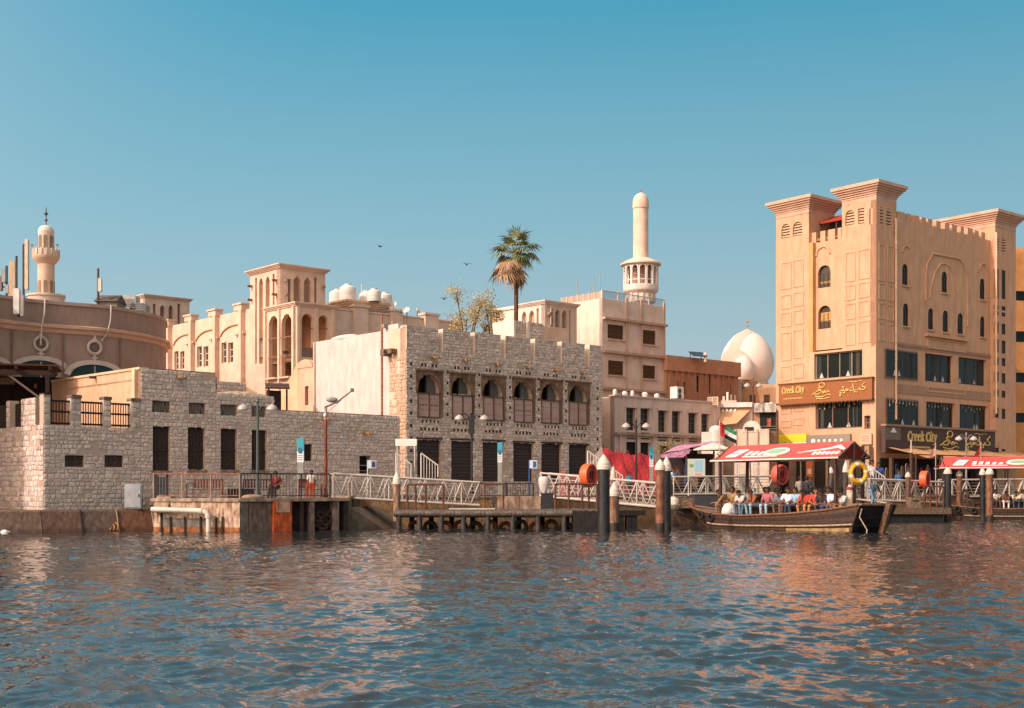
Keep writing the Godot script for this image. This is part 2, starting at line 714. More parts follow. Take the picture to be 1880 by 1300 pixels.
func build_setting() -> void:
	# water: one sheet whose mesh grows coarser with distance
	wave_n.seed = 5
	wave_n.noise_type = FastNoiseLite.TYPE_SIMPLEX
	wave_n.frequency = 0.30
	wave_n.fractal_octaves = 2
	var r := RandomNumberGenerator.new()
	r.seed = 31
	for i in 18:
		var l = [3.4, 2.6, 2.1, 1.75, 1.4, 1.2, 1.0, 0.86, 0.74, 0.63, 0.55, 0.47, 0.41, 0.36, 0.31, 0.26, 0.22, 0.18][i]
		var a = deg_to_rad(90 + [22, -14, 38, 5, -36, 27, -8, 48, -50, 14, -24, 60, -5, 35, -62, 12, -28, 44][i])
		wave_k.append([TAU / l * cos(a), TAU / l * sin(a), r.randf() * TAU, l * [0.0012, 0.0018, 0.0025, 0.004, 0.0055, 0.007, 0.0085, 0.0098, 0.011, 0.012, 0.013, 0.0132, 0.0132, 0.0128, 0.012, 0.0115, 0.011, 0.010][i], 2.5 + 1.6 / l, i in [3, 5, 7, 9]])
	var m := M.new()
	var cols = 960
	var rows = 600
	var ds = []
	var d = 7.0
	for j in rows:
		ds.append(d)
		d *= pow(96.0 / 7.0, 1.0 / (rows - 1))
	m.v.resize(cols * rows)
	m.n.resize(cols * rows)
	for j in rows:
		var half = 0.55 * ds[j] + 6.0
		for i in cols:
			var x = (2.0 * i / (cols - 1) - 1.0) * half
			m.v[j * cols + i] = Vector3(x, wave(x, -ds[j]), -ds[j])
	for j in rows:
		for i in cols:
			var a = m.v[j * cols + min(i + 1, cols - 1)] - m.v[j * cols + max(i - 1, 0)]
			var b = m.v[min(j + 1, rows - 1) * cols + i] - m.v[max(j - 1, 0) * cols + i]
			m.n[j * cols + i] = a.cross(b).normalized()
	for j in rows - 1:
		for i in cols - 1:
			var a = j * cols + i
			m.ix.append_array(PackedInt32Array([a, a + cols, a + 1, a + 1, a + cols, a + cols + 1]))
	m.c.resize(cols * rows)
	m.c.fill(Color.WHITE)
	# calm margins beyond the frame
	m.quad(Vector3(-150, -0.1, 20), Vector3(150, -0.1, 20), Vector3(150, -0.1, -7.0), Vector3(-150, -0.1, -7.0))
	m.quad(Vector3(-150, -0.1, -7), Vector3(-9.8, -0.1, -7), Vector3(-58.7, -0.1, -96), Vector3(-150, -0.1, -96))
	m.quad(Vector3(9.8, -0.1, -7), Vector3(150, -0.1, -7), Vector3(150, -0.1, -96), Vector3(58.7, -0.1, -96))
	var w := StandardMaterial3D.new()
	w.resource_name = "water"
	w.albedo_color = Color(0.020, 0.025, 0.026).linear_to_srgb()
	w.roughness = 0.045
	w.metallic_specular = 1.0
	_bump(w, noise_tex("ripple", 0.018, grey(0), grey(0), 3), 0.3)
	w.uv1_triplanar = true
	w.uv1_world_triplanar = true
	w.uv1_scale = Vector3(0.5, 0.5, 0.9)
	structure("water", m, w)

	# land behind the quays, out to the horizon
	var g := M.new()
	g.quad(Vector3(-700, G - 0.05, -96), Vector3(700, G - 0.05, -96), Vector3(900, G - 0.05, -1500), Vector3(-900, G - 0.05, -1500))
	structure("ground", g, mat("9a8672", "concrete"))

	# paved quay: a deck that steps back from left to right
	var p := PackedVector2Array()
	for q in [[-300, 64.0], [0, 63.0], [75, 60.5], [281, 64.5], [282, 55.7], [440, 55.0], [640, 57.9], [655, 66.0], [990, 69.0], [1240, 74.0], [1500, 79.0], [1900, 87.0]]:
		var o = at(q[0], HY, q[1])
		p.append(Vector2(o.x, o.z))
	var poly = p.duplicate()
	poly.append(Vector2(120, -87))
	poly.append(Vector2(120, -96.2))
	poly.append(Vector2(-120, -96.2))
	poly.append(Vector2(-120, p[0].y))
	var deck := M.new()
	var k = Geometry2D.triangulate_polygon(poly)
	for i in range(0, k.size(), 3):
		var a = poly[k[i]]
		var b = poly[k[i + 1]]
		var c = poly[k[i + 2]]
		if (b - a).cross(c - a) > 0:
			var e = b
			b = c
			c = e
		deck.tri(Vector3(a.x, G, a.y), Vector3(b.x, G, b.y), Vector3(c.x, G, c.y))
	structure("promenade_ground", deck, mat("a8937c", "concrete"))
	# the quay wall along that edge, bay by bay; the far bays are ochre in the sun
	for i in range(6, p.size() - 1):
		var wl := M.new()
		wl.quad(Vector3(p[i].x, -0.6, p[i].y), Vector3(p[i + 1].x, -0.6, p[i + 1].y), Vector3(p[i + 1].x, G - 0.004, p[i + 1].y), Vector3(p[i].x, G - 0.004, p[i].y))
		var o = part(self, "quay_wall", wl, mat("b08a5e", "concrete"), "", "structure")
		var cap := M.new()
		var f := Fr.new(Vector3(p[i].x, G, p[i].y), Vector3(p[i + 1].x - p[i].x, 0, p[i + 1].y - p[i].y))
		cap.t = f.xf()
		cap.cbox(0.01, 0.004, -0.5, p[i].distance_to(p[i + 1]) - 0.01, 0.12, 0.06, 0.02)
		part(o, "coping", cap, mat("b9a48c", "concrete"))

	build_left_quay()


func build_left_quay() -> void:
	# low sea wall of sloped concrete blocks on the far left
	var f := fr(75, 55.3, Vector3(0.85, 0, -0.527), 0.0)
	var o = Node3D.new()
	o.name = "sea_wall"
	o.transform = f.xf()
	o.set_meta("kind", "structure")
	add_child(o)
	var xs = [0.0, 1.7, 3.3, 4.9, 6.2]
	for i in xs.size() - 1:
		var b := M.new()
		var s = b.t
		b.t = Transform3D(Basis(Vector3(0, 0, -1), UP, Vector3(1, 0, 0)), Vector3.ZERO)
		b.prism(PackedVector2Array([Vector2(-0.55, -0.6), Vector2(2.2, -0.6), Vector2(2.2, 1.0), Vector2(0.25, 1.0), Vector2(0.12, 0.94), Vector2(-0.3, 0.2)]), xs[i] + 0.03, xs[i + 1] - 0.03)
		b.t = s
		part(o, "concrete_block", b, mat(["6f5848", "6a5a4e", "75543c", "6b5140"][i], "rust"))
	for i in [1, 2, 3]:
		var b := M.new()
		b.tube([Vector3(xs[i], 1.02, -0.2), Vector3(xs[i], 0.96, -0.08), Vector3(xs[i], 0.15, 0.36), Vector3(xs[i], -0.3, 0.5)], 0.035, -1, 5)
		part(o, "joint_strip", b, mat("b0a08c" if i > 1 else "3a2f28", "concrete"))
	var l := M.new()
	l.t = Transform3D(Basis(Vector3(0, 0, 1), UP, Vector3(-1, 0, 0)), Vector3.ZERO)
	l.prism(PackedVector2Array([Vector2(0.55, -0.6), Vector2(0.3, 0.2), Vector2(-0.12, 0.94), Vector2(-0.25, 1.0), Vector2(-8, 1.0), Vector2(-8, -0.6)]), 0.005, 6.0)
	part(o, "return_block", l, mat("7d6a5c", "rust"))

	# the terrace quay: lit left front, corner, darker right front
	var a := fr(282, 55.7, at(440, HY, 55.0) - at(282, HY, 55.7), 0.0)
	var n1 = a.x(440)
	o = Node3D.new()
	o.name = "terrace_quay"
	o.transform = a.xf()
	o.set_meta("kind", "structure")
	add_child(o)
	var m := M.new()
	m.box(0, -0.6, -2.5, n1, G - 0.1, 0)
	part(o, "quay_front", m, mat("e0c8ae", "rust"))
	m = M.new()
	m.box(0.0, -0.6, -0.1, n1 - 0.004, 0.26, 0.008)
	part(o, "tide_band", m, mat("bd7f4a", "rust"))
	m = M.new()
	m.cbox(-0.15, G - 0.1, -2.4, n1 - 0.02, G + 0.04, 0.07, 0.03)
	part(o, "coping", m, mat("c2ab92", "concrete"))
	m = M.new()
	m.box(0.5, 0.28, -0.2, n1 * 0.64, 0.66, 0.02)
	part(o, "render_band", m, mat("8d8478", "concrete"))
	for q in [[297, 0.2], [314, 0.0], [340, 0.0], [369, 0.02], [398, 0.0], [409, 0.02]]:
		m = M.new()
		var x = a.x(q[0])
		m.box(x - 0.04, -0.3, 0.025, x + 0.04, 0.72 + q[1], 0.075)
		part(o, "pipe_bracket", m, mat("3a2c22", "rust"))
	m = M.new()
	m.t = Transform3D(Basis(Vector3(0, 0, -1), UP, Vector3(1, 0, 0)), Vector3.ZERO)
	m.prism(PackedVector2Array([Vector2(-0.3, 0.9), Vector2(0.6, 0.9), Vector2(0.6, 1.62), Vector2(0.1, 1.62)]), 0.1, 0.75)
	part(o, "quay_ramp", m, mat("b79c82", "concrete"))

	var b := fr(440, 55.0, at(640, HY, 57.9) - at(440, HY, 55.0), 0.0)
	var n2 = b.x(640)
	o = Node3D.new()
	o.name = "terrace_quay"
	o.name = numbered("landing_quay")
	o.transform = b.xf()
	o.set_meta("kind", "structure")
	add_child(o)
	var cuts = [440, 456, 500, 515, 520]
	for i in 2:
		m = M.new()
		m.box(b.x(cuts[i * 1]) + 0.012, -0.6, -2.5, b.x([456, 500][i]) - 0.012, G - 0.1, 0.0)
		part(o, "concrete_panel", m, mat(["7e7870", "77695e"][i], "rust"))
	m = M.new()
	m.cbox(b.x(500), -0.6, -2.5, b.x(534), G - 0.1, 0.12, 0.04)
	part(o, "painted_fender_panel", m, mat("d9652a", "rust"))
	m = M.new()
	m.cbox(b.x(506), 0.9, 0.0, b.x(530), G - 0.12, 0.15, 0.03)
	part(o, "rubber_pad", m, mat("c9a48c", "concrete"))
	m = M.new()
	m.box(b.x(534) + 0.01, -0.6, -2.5, n2, G - 0.1, -0.35)
	part(o, "rear_wall", m, mat("3c2c26", "rust"))
	for q in [[569, 577, "8f8378"], [612, 622, "9a8d82"], [632, 640, "2f2b2a"], [552, 557, "4a3026"]]:
		m = M.new()
		m.cbox(b.x(q[0]), -0.6, -0.34, b.x(q[1]), G - 0.1, 0.02, 0.03)
		part(o, "fender_pile", m, mat(q[2], "rust"))
	for q in range(5):
		m = M.new()
		var x = b.x(584) + q * 0.17
		m.ring(Vector3(x, 0.5 + 0.18 * sin(q * 2.1), -0.2), 0.24, 0.09, 14, 6)
		part(o, "rust_blotch_ring", m, mat(["4d2a1e", "3a2b26"][q % 2], "rust"))  # rings standing in for rusty blotches low on the wall
	m = M.new()
	m.cbox(-0.02, G - 0.1, -2.4, n2 + 0.05, G + 0.04, 0.09, 0.03)
	part(o, "coping", m, mat("b39d86", "concrete"))
	m = M.new()
	m.ball(Vector3(b.x(469), G + 0.08, -0.3), Vector3(0.55, 0.14, 0.25), 12, 6)
	part(o, "sand_heap", m, mat("bda183", "concrete"))


# ---------------------------------------------------------------- openings
func pane_poly(h) -> PackedVector2Array:
	var p = PackedVector2Array([Vector2(h[0], h[2]), Vector2(h[1], h[2])])
	var c = M.arch(h)
	for i in range(c.size() - 1, -1, -1):
		if p[-1].distance_to(c[i]) > 1e-3:
			p.append(c[i])
	return p


# a window set back in its hole: frame with bars, and a pane
func window(parent: Node3D, h, z, fm: Material, gm: Material, nv := 1, nh := 1, xf := Transform3D(), fw := 0.07, called := "window") -> MeshInstance3D:
	var m := M.new()
	m.t = xf
	var c = M.arch(h)
	var ys = c[0].y
	m.box(h[0], h[2], z, h[0] + fw, ys, z + 0.06)
	m.box(h[1] - fw, h[2], z, h[1], ys, z + 0.06)
	m.box(h[0] + fw, h[2], z, h[1] - fw, h[2] + fw, z + 0.06)
	for i in c.size() - 1:
		var a = Vector2(c[i].x, c[i].y)
		var b = Vector2(c[i + 1].x, c[i + 1].y)
		m.quad(Vector3(a.x, a.y - fw, z + 0.06), Vector3(b.x, b.y - fw, z + 0.06), Vector3(b.x, b.y, z + 0.06), Vector3(a.x, a.y, z + 0.06))
		m.quad(Vector3(b.x, b.y - fw, z), Vector3(b.x, b.y - fw, z + 0.06), Vector3(a.x, a.y - fw, z + 0.06), Vector3(a.x, a.y - fw, z))
	for i in nv:
		var x = lerp(h[0], h[1], (i + 1.0) / (nv + 1))
		m.box(x - fw * 0.4, h[2] + fw, z, x + fw * 0.4, min(ys, h[3] - fw), z + 0.05)
	for i in nh:
		var y = lerp(h[2], ys, (i + 1.0) / (nh + 1))
		m.box(h[0] + fw, y - fw * 0.4, z, h[1] - fw, y + fw * 0.4, z + 0.045)
	var o = part(parent, called, m, fm)
	m = M.new()
	m.t = xf
	m.prism(pane_poly(h), z - 0.04, z + 0.015)
	part(o, "pane", m, gm)
	return o


func plate(parent: Node3D, called: String, h, z0, z1, material: Material, xf := Transform3D()) -> MeshInstance3D:
	var m := M.new()
	m.t = xf
	m.prism(pane_poly(h), z0, z1)
	return part(parent, called, m, material)


func solid(parent: Node3D, called: String, b: Array, material: Material, xf := Transform3D(), c := 0.0) -> MeshInstance3D:
	var m := M.new()
	m.t = xf
	if c > 0:
		m.cbox(b[0], b[1], b[2], b[3], b[4], b[5], c)
	else:
		m.box(b[0], b[1], b[2], b[3], b[4], b[5])
	return part(parent, called, m, material)


func pipe(parent: Node3D, called: String, pts: Array, r: float, material: Material, seg := 6, r1 := -1.0) -> MeshInstance3D:
	var m := M.new()
	m.tube(pts, r, r1, seg)
	return part(parent, called, m, material)


# a stepped cornice round a rectangle x0..x1, z0..z1 with its top at y
func cornice(m: M, x0, x1, z0, z1, y, out, h, steps := 3) -> void:
	for i in steps:
		var e = out * (i + 1.0) / steps
		m.box(x0 - e, y - h + h * i / steps, z0 - e, x1 + e, y - h + h * (i + 1.0) / steps - (0.0 if i == steps - 1 else 0.003), z1 + e)


func minaret_finial(m: M, y: float, h: float) -> void:
	m.lathe([Vector2(0.05, y), Vector2(0.05, y + h * 0.2), Vector2(0.16, y + h * 0.27), Vector2(0.05, y + h * 0.36), Vector2(0.05, y + h * 0.5), Vector2(0.2, y + h * 0.6), Vector2(0.05, y + h * 0.7), Vector2(0.04, y + h * 0.9), Vector2(0.0, y + h)], 10)


func build_far_left() -> void:
	# ---- brown building with the rounded corner
	var px = [[-60, 82.0], [0, 85.0], [83, 87.5], [194, 89.9], [269, 93.4], [300, 96.6], [305, 100.5]]
	var path = []
	for q in px:
		var p = at(q[0], HY, q[1])
		path.append(Vector2(p.x, p.z))
	var smooth = []
	for i in path.size() - 1:
		var p0 = path[max(i - 1, 0)]
		var p3 = path[min(i + 2, path.size() - 1)]
		for k in 6:
			smooth.append(path[i].cubic_interpolate(path[i + 1], p0, p3, k / 6.0))
	smooth.append(path[-1])
	var b = thing("round_fronted_house", "long brown house with a rounded corner, white arches and ring medallions, at the left edge", "building")
	b.position = Vector3(path[1].x, G, path[1].y)
	var o = -b.position
	var sweep = func(prof: Array) -> M:
		var m := M.new()
		for k in prof.size() - 1:
			var rows = []
			for q in [prof[k], prof[k + 1]]:
				var row = []
				for i in smooth.size():
					var d = (smooth[min(i + 1, smooth.size() - 1)] - smooth[max(i - 1, 0)]).normalized()
					var nn = Vector2(-d.y, d.x)
					var p = smooth[i] + nn * q[0]
					row.append(Vector3(p.x, q[1] + G, p.y) + o)
				rows.append(row)
			m.sheet(rows)
		return m
	var ty = at(0, 544, 85).y - G
	part(b, "wall", sweep.call([[0.0, 0.0], [0.0, ty]]), mat("a28b7c", "streaky"))
	var cy = at(0, 593, 85).y - G
	part(b, "cornice_band", sweep.call([[0.0, cy - 0.35], [0.12, cy - 0.3], [0.16, cy - 0.05], [0.34, cy + 0.02], [0.34, cy + 0.2], [0.0, cy + 0.3]]), mat("d2ab92"))
	part(b, "parapet_coping", sweep.call([[-0.5, ty - 0.1], [-0.5, ty + 0.1], [0.12, ty + 0.1], [0.12, ty - 0.12], [0.0, ty - 0.16]]), mat("b7a194"))
	var m := M.new()
	var rp = PackedVector2Array()
	for q in smooth:
		rp.append(q)
	rp.append(Vector2(-31, -100.6))
	rp.append(Vector2(-42, -95))
	rp.append(Vector2(-60, -90))
	var k = Geometry2D.triangulate_polygon(rp)
	for i in range(0, k.size(), 3):
		var q = [rp[k[i]], rp[k[i + 1]], rp[k[i + 2]]]
		if (q[1] - q[0]).cross(q[2] - q[0]) > 0:
			q = [q[0], q[2], q[1]]
		m.tri(Vector3(q[0].x, ty + G - 0.35, q[0].y) + o, Vector3(q[1].x, ty + G - 0.35, q[1].y) + o, Vector3(q[2].x, ty + G - 0.35, q[2].y) + o)
	part(b, "roof", m, mat("a08d80", "concrete"))
	m = M.new()
	m.quad(Vector3(path[-1].x, G, path[-1].y) + o, Vector3(-31, G, -100.6) + o, Vector3(-31, ty + G, -100.6) + o, Vector3(path[-1].x, ty + G, path[-1].y) + o)
	part(b, "end_wall", m, mat("a28b7c", "streaky"))
	m = M.new()
	m.quad(Vector3(-60, G, -82) + o, Vector3(path[0].x, G, path[0].y) + o, Vector3(path[0].x, ty + G, path[0].y) + o, Vector3(-60, ty + G, -82) + o)
	part(b, "side_wall", m, mat("a28b7c", "streaky"))
	var depth = func(x: float) -> Array:
		for i in smooth.size() - 1:
			var p0 = smooth[i]
			var p1 = smooth[i + 1]
			var x0 = p0.x / -p0.y * FOC + CX
			var x1 = p1.x / -p1.y * FOC + CX
			if x >= x0 and x <= x1:
				var s = (x - x0) / (x1 - x0)
				return [p0.lerp(p1, s), (p1 - p0).normalized()]
		return [smooth[3], Vector2(1, 0)]
	for q in [[-10, 26, 655], [74, 45, 654], [173, 41, 662]]:
		var e = depth.call(float(q[0]))
		var f := Fr.new(Vector3(e[0].x, G, e[0].y), Vector3(e[1].x, 0, e[1].y))
		var d = -e[0].y
		var s = FOC / d
		var y1 = EYE + (HY - q[2]) / s - G
		var w = q[1] / s / 0.9
		var h = [-w, w, y1 - 4.0, y1 - 0.3, 4]
		var local = b.transform.affine_inverse() * f.xf()
		m = M.new()
		m.t = local
		m.prism(pane_poly(h), 0.02, 0.07)
		var win = part(b, "arched_window", m, glass("1c3433"))
		m = M.new()
		m.t = local
		var cv = M.arch(h)
		var co = M.arch([-w - 0.36, w + 0.36, y1 - 4.0, y1 + 0.02, 4])
		for i in cv.size() - 1:
			m.quad(Vector3(cv[i].x, cv[i].y, 0.2), Vector3(cv[i + 1].x, cv[i + 1].y, 0.2), Vector3(co[i + 1].x, co[i + 1].y, 0.2), Vector3(co[i].x, co[i].y, 0.2))
			m.quad(Vector3(co[i].x, co[i].y, 0.2), Vector3(co[i + 1].x, co[i + 1].y, 0.2), Vector3(co[i + 1].x, co[i + 1].y, 0.0), Vector3(co[i].x, co[i].y, 0.0))
			m.quad(Vector3(cv[i].x, cv[i].y, 0.0), Vector3(cv[i + 1].x, cv[i + 1].y, 0.0), Vector3(cv[i + 1].x, cv[i + 1].y, 0.2), Vector3(cv[i].x, cv[i].y, 0.2))
		part(win, "arch_trim", m, mat("cfc0b6"))
		m = M.new()
		m.t = local
		m.box(-0.05, y1 - 4.0, 0.08, 0.05, y1 - 0.4, 0.14)
		m.box(-w + 0.1, y1 - 1.7, 0.08, w - 0.1, y1 - 1.58, 0.14)
		part(win, "glazing_bar", m, mat("a8a098"))
		if q[0] > 0:
			var cyy = EYE + (HY - (631.5 if q[0] < 100 else 638.5)) / s - G
			m = M.new()
			m.t = local
			m.ring(Vector3(0, cyy, 0.1), 0.46, 0.11, 28, 8)
			m.box(-0.1, y1, 0.03, 0.1, cyy - 0.5, 0.16)
			m.box(-0.22, y1 + 0.1, 0.03, 0.22, y1 + 0.2, 0.18)
			m.prism(PackedVector2Array([Vector2(-0.17, cyy + 0.5), Vector2(0.17, cyy + 0.5), Vector2(0.08, cyy + 0.75), Vector2(0.0, cyy + 0.95), Vector2(-0.08, cyy + 0.75)]), 0.03, 0.15)
			var md = part(b, "ring_medallion", m, mat("cdbdb2"))
			m = M.new()
			m.t = local
			m.ball(Vector3(0, cyy, 0.02), Vector3(0.4, 0.4, 0.05), 16, 6)
			part(md, "medallion_disc", m, mat("7d6a5c"))
	for q in [22, 115, 221]:
		var e = depth.call(float(q))
		var p = Vector3(e[0].x, 0, e[0].y) + Vector3(0.03, 0, 0.08)
		pipe(b, "downpipe", [p + UP * G + o, p + UP * (cy + G - 0.4) + o], 0.06, mat("8b6f60"), 5)
	for q in [[74, 0.0, 88], [195, -0.8, 90]]:
		var e = depth.call(float(q[0]) + 8)
		var p = Vector3(e[0].x, ty + G + 0.12, e[0].y) + Vector3(0.1, 0, 0.2) + o
		pipe(b, "hanging_cable", [p + Vector3(0.1, 0.0, -0.3), p, p + Vector3(0.05, -1.0, 0.25), p + Vector3(-0.12, -1.9, 0.3), p + Vector3(-0.2 + q[1], -3.2, 0.3)], 0.06, mat("cfc3b8"), 5)

	# ---- rooftop things on it
	var mast = func(x, d, y0, y1, label, panels, grp):
		var p = at(x, y0, d)
		var t = thing("antenna_mast", label, "antenna", upright(p), grp)
		var s = d / FOC
		pipe(t, "pole", [Vector3.ZERO, Vector3(0, (y0 - y1) * s, 0)], 0.09, mat("4c4a4a", "metal", 0.6), 6)
		for q in panels:
			var a = M.new()
			a.cbox((q[0] - q[1] / 2.0) * s, (y0 - q[3]) * s, 0.12, (q[0] + q[1] / 2.0) * s, (y0 - q[2]) * s, 0.42, 0.06)
			var pn = part(t, "antenna_panel", a, mat(q[4], "metal", 0.5))
			for yy in [q[2] + 8, q[3] - 8]:
				solid(pn, "bracket", [min(0, q[0] * s), (y0 - yy) * s - 0.04, -0.05, max(0, q[0] * s) + 0.02, (y0 - yy) * s + 0.04, 0.12], mat("4c4a4a", "metal", 0.6))
		return t
	mast.call(43, 90, 575, 450, "tall dark antenna mast with one long pale panel beside the left minaret", [[9.0, 6, 441, 533, "d8c8ac"]], "antenna masts on the roof")
	mast.call(30, 88, 578, 470, "antenna mast with a broad beige panel high on the roof edge", [[-4, 11, 481, 545, "c2ab8c"]], "antenna masts on the roof")
	mast.call(34, 85.5, 582, 530, "short white antenna panel fixed low on the brown parapet", [[0, 11, 531, 578, "d9d6cd"], [10.5, 6, 542, 582, "9b938c"]], "antenna masts on the roof")
	mast.call(12, 92, 570, 488, "thin mast crowded with small grey antenna boxes at the roof's left end", [[-2, 7, 495, 520, "9fa3a0"], [4, 6, 524, 540, "a8a59c"], [-8, 6, 508, 535, "7a6e68"]], "antenna masts on the roof")
	mast.call(180, 91, 562, 493, "slim mast with one small white panel above the rounded corner", [[6, 6, 512, 537, "d7d0c4"]], "antenna masts on the roof")
	var sh = thing("roof_shelter", "low grey ridge-roofed shelter on the brown roof", "shelter", upright(at(204, 566, 92)))
	m = M.new()
	m.t = Transform3D(Basis(UP, PI / 2), Vector3.ZERO)
	m.prism(PackedVector2Array([Vector2(-1.2, 0.35), Vector2(1.2, 0.35), Vector2(0, 0.95)]), -0.9, 0.8)
	part(sh, "ridge_roof", m, mat("6f665f", "concrete"))
	solid(sh, "shelter_wall", [-0.75, -0.1, -1.0, 0.75, 0.348, 1.0], mat("8d7f74"))
	for q in [[241, 566, 24, 22, "b9b8b0", "pale square air handling box standing behind the brown parapet"], [257, 573, 28, 13, "77807f", "low dark grey air conditioner at the right end of the brown roof"]]:
		var u = thing("rooftop_unit", q[5], "air conditioner", upright(at(q[0], q[1] + 6, 95)), "rooftop air units")
		var s = 95 / FOC
		solid(u, "casing", [-q[2] / 2.0 * s, 0, -0.6, q[2] / 2.0 * s, (q[3] + 6) * s, 0.6], mat(q[4], "metal", 0.6), Transform3D(), 0.04)
		for i in 4:
			solid(u, "louvre", [-q[2] * 0.4 * s, 0.3 + i * 0.16, 0.6, q[2] * 0.4 * s, 0.38 + i * 0.16, 0.64], mat("8c8c88", "metal", 0.6))

	# ---- left minaret
	var p = at(84.5, 560, 112)
	var mi = thing("minaret", "short cream minaret with a balcony and bronze finial, behind the brown house", "minaret", upright(Vector3(p.x, G, p.z)))
	var s = 112 / FOC
	var yy = func(q): return EYE + (HY - q) * s - G
	m = M.new()
	m.lathe([Vector2(0.72, 0), Vector2(0.72, yy.call(486)), Vector2(0.8, yy.call(484)), Vector2(1.05, yy.call(478)), Vector2(1.16, yy.call(474)), Vector2(1.16, yy.call(471)), Vector2(1.0, yy.call(470.5)), Vector2(0.62, yy.call(470))], 24)
	part(mi, "shaft", m, mat("e6c4a8"))
	m = M.new()
	m.lathe([Vector2(1.6, 0), Vector2(1.6, yy.call(546)), Vector2(1.7, yy.call(546)), Vector2(1.7, yy.call(542)), Vector2(0.7, yy.call(541.5))], 12)
	part(mi, "base_block", m, mat("e2cbb8"))
	m = M.new()
	m.lathe([Vector2(1.12, yy.call(471)), Vector2(1.12, yy.call(459)), Vector2(1.02, yy.call(459)), Vector2(1.02, yy.call(470))], 16)
	part(mi, "balcony", m, mat("e8cdb6"))
	for i in 16:
		var a = TAU * i / 16
		m = M.new()
		m.t = Transform3D(Basis(UP, -a), Vector3.ZERO)
		m.box(1.10, yy.call(470), -0.05, 1.18, yy.call(458), 0.05)
		part(mi, "baluster", m, mat("efd9c6"))
	m = M.new()
	m.lathe([Vector2(0.66, yy.call(470.5)), Vector2(0.66, yy.call(430)), Vector2(0.70, yy.call(428)), Vector2(0.68, yy.call(424)), Vector2(0.6, yy.call(419)), Vector2(0.4, yy.call(415.5)), Vector2(0.05, yy.call(413.5))], 24)
	part(mi, "lantern", m, mat("ecd6c4"))
	for lv in [[462, 433, 0.64], [540, 516, 0.70]]:
		for i in 8:
			m = M.new()
			m.t = Transform3D(Basis(UP, TAU * (i + 0.35) / 8), Vector3.ZERO)
			m.prism(pane_poly([-0.16, 0.16, yy.call(lv[0]), yy.call(lv[1]), 1]), lv[2], lv[2] + 0.035)
			part(mi, "niche", m, mat("98816d"))
	m = M.new()
	minaret_finial(m, yy.call(414), yy.call(378) - yy.call(414))
	part(mi, "finial", m, mat("5f5346", "metal", 0.5))
	for q in [[-1, 0.4], [1, 0.5]]:
		m = M.new()
		m.t = Transform3D(Basis(UP, PI / 2 * q[0]), Vector3(q[0] * 1.15, yy.call(457), q[1]))
		m.lathe([Vector2(0.05, 0), Vector2(0.07, 0.1), Vector2(0.2, 0.3)], 10)
		part(mi, "loudspeaker", m, mat("cfcac2", "metal", 0.6))

	# ---- wind tower behind
	var f := fr(266, 122)
	var wt = thing("wind_tower", "small shaded wind tower with pointed slots behind the brown house's right end", "wind tower", f.xf(), "wind towers")
	wind_tower(wt, f, 348, 240, 540, 4, [[281, 286], [294, 302], [309.5, 318], [326, 331]], 560, 590, "e4c8b2", "c79f86")

	# ---- house just outside the frame, whose shade falls on the left terrace
	var nb = thing("neighbour_house", "plain plastered house standing beyond the left edge of the terrace", "building", upright(Vector3(-33.5, G, -57), 0.45))
	solid(nb, "wall", [-4.5, 0, -5, 3.6, 9.2, 3.2], mat("b99c84"))
	solid(nb, "parapet", [-4.6, 9.2, -5.1, 3.7, 9.7, 3.3], mat("c4a890"))

	# ---- timber canopy in front of the brown house
	f = fr(95, 66, Vector3(0.96, 0, -0.27), 0)
	var tc = thing("timber_canopy", "dark brown timber canopy on posts above the terrace's left end", "canopy", f.xf())
	var ct = f.y(60, 672)
	for i in 9:
		solid(tc, "roof_plank", [-9.0, ct - 0.02 + 0.004 * (i % 2), -3.2 + i * 0.4, 0.3, ct + 0.07, -2.82 + i * 0.4], mat(["6a3b28", "5d3626", "74432e"][i % 3], "wood"))
	for i in 6:
		solid(tc, "rafter", [-8.4 + i * 1.65, ct - 0.24, -3.2, -8.24 + i * 1.65, ct - 0.025, 0.5], mat("4f2f24", "wood"))
	solid(tc, "beam", [-9.0, ct - 0.5, 0.1, 0.3, ct - 0.245, 0.3], mat("5b3627", "wood"))
	for x in [-8.0, -4.2, -0.2]:
		solid(tc, "post", [x - 0.1, G, 0.1, x + 0.1, ct - 0.5, 0.3], mat("4a2c22", "wood"), Transform3D(), 0.03)
	pipe(tc, "brace", [Vector3(-2.4, ct - 0.3, 0.2), Vector3(-0.3, ct - 1.9, 0.2)], 0.06, mat("8a7a70", "metal"))
	solid(tc, "rear_screen", [-9.0, G, -3.4, 0.3, ct - 0.3, -3.25], mat("3c2722", "wood"))
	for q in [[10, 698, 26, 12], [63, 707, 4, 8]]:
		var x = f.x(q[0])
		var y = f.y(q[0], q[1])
		solid(tc, "pale_panel", [x - q[2] / 70.0, y - q[3] / 70.0, -0.6, x + q[2] / 70.0, y + q[3] / 70.0, -0.55], mat("b58a68", "wood"))  # paler wood panels set under the canopy


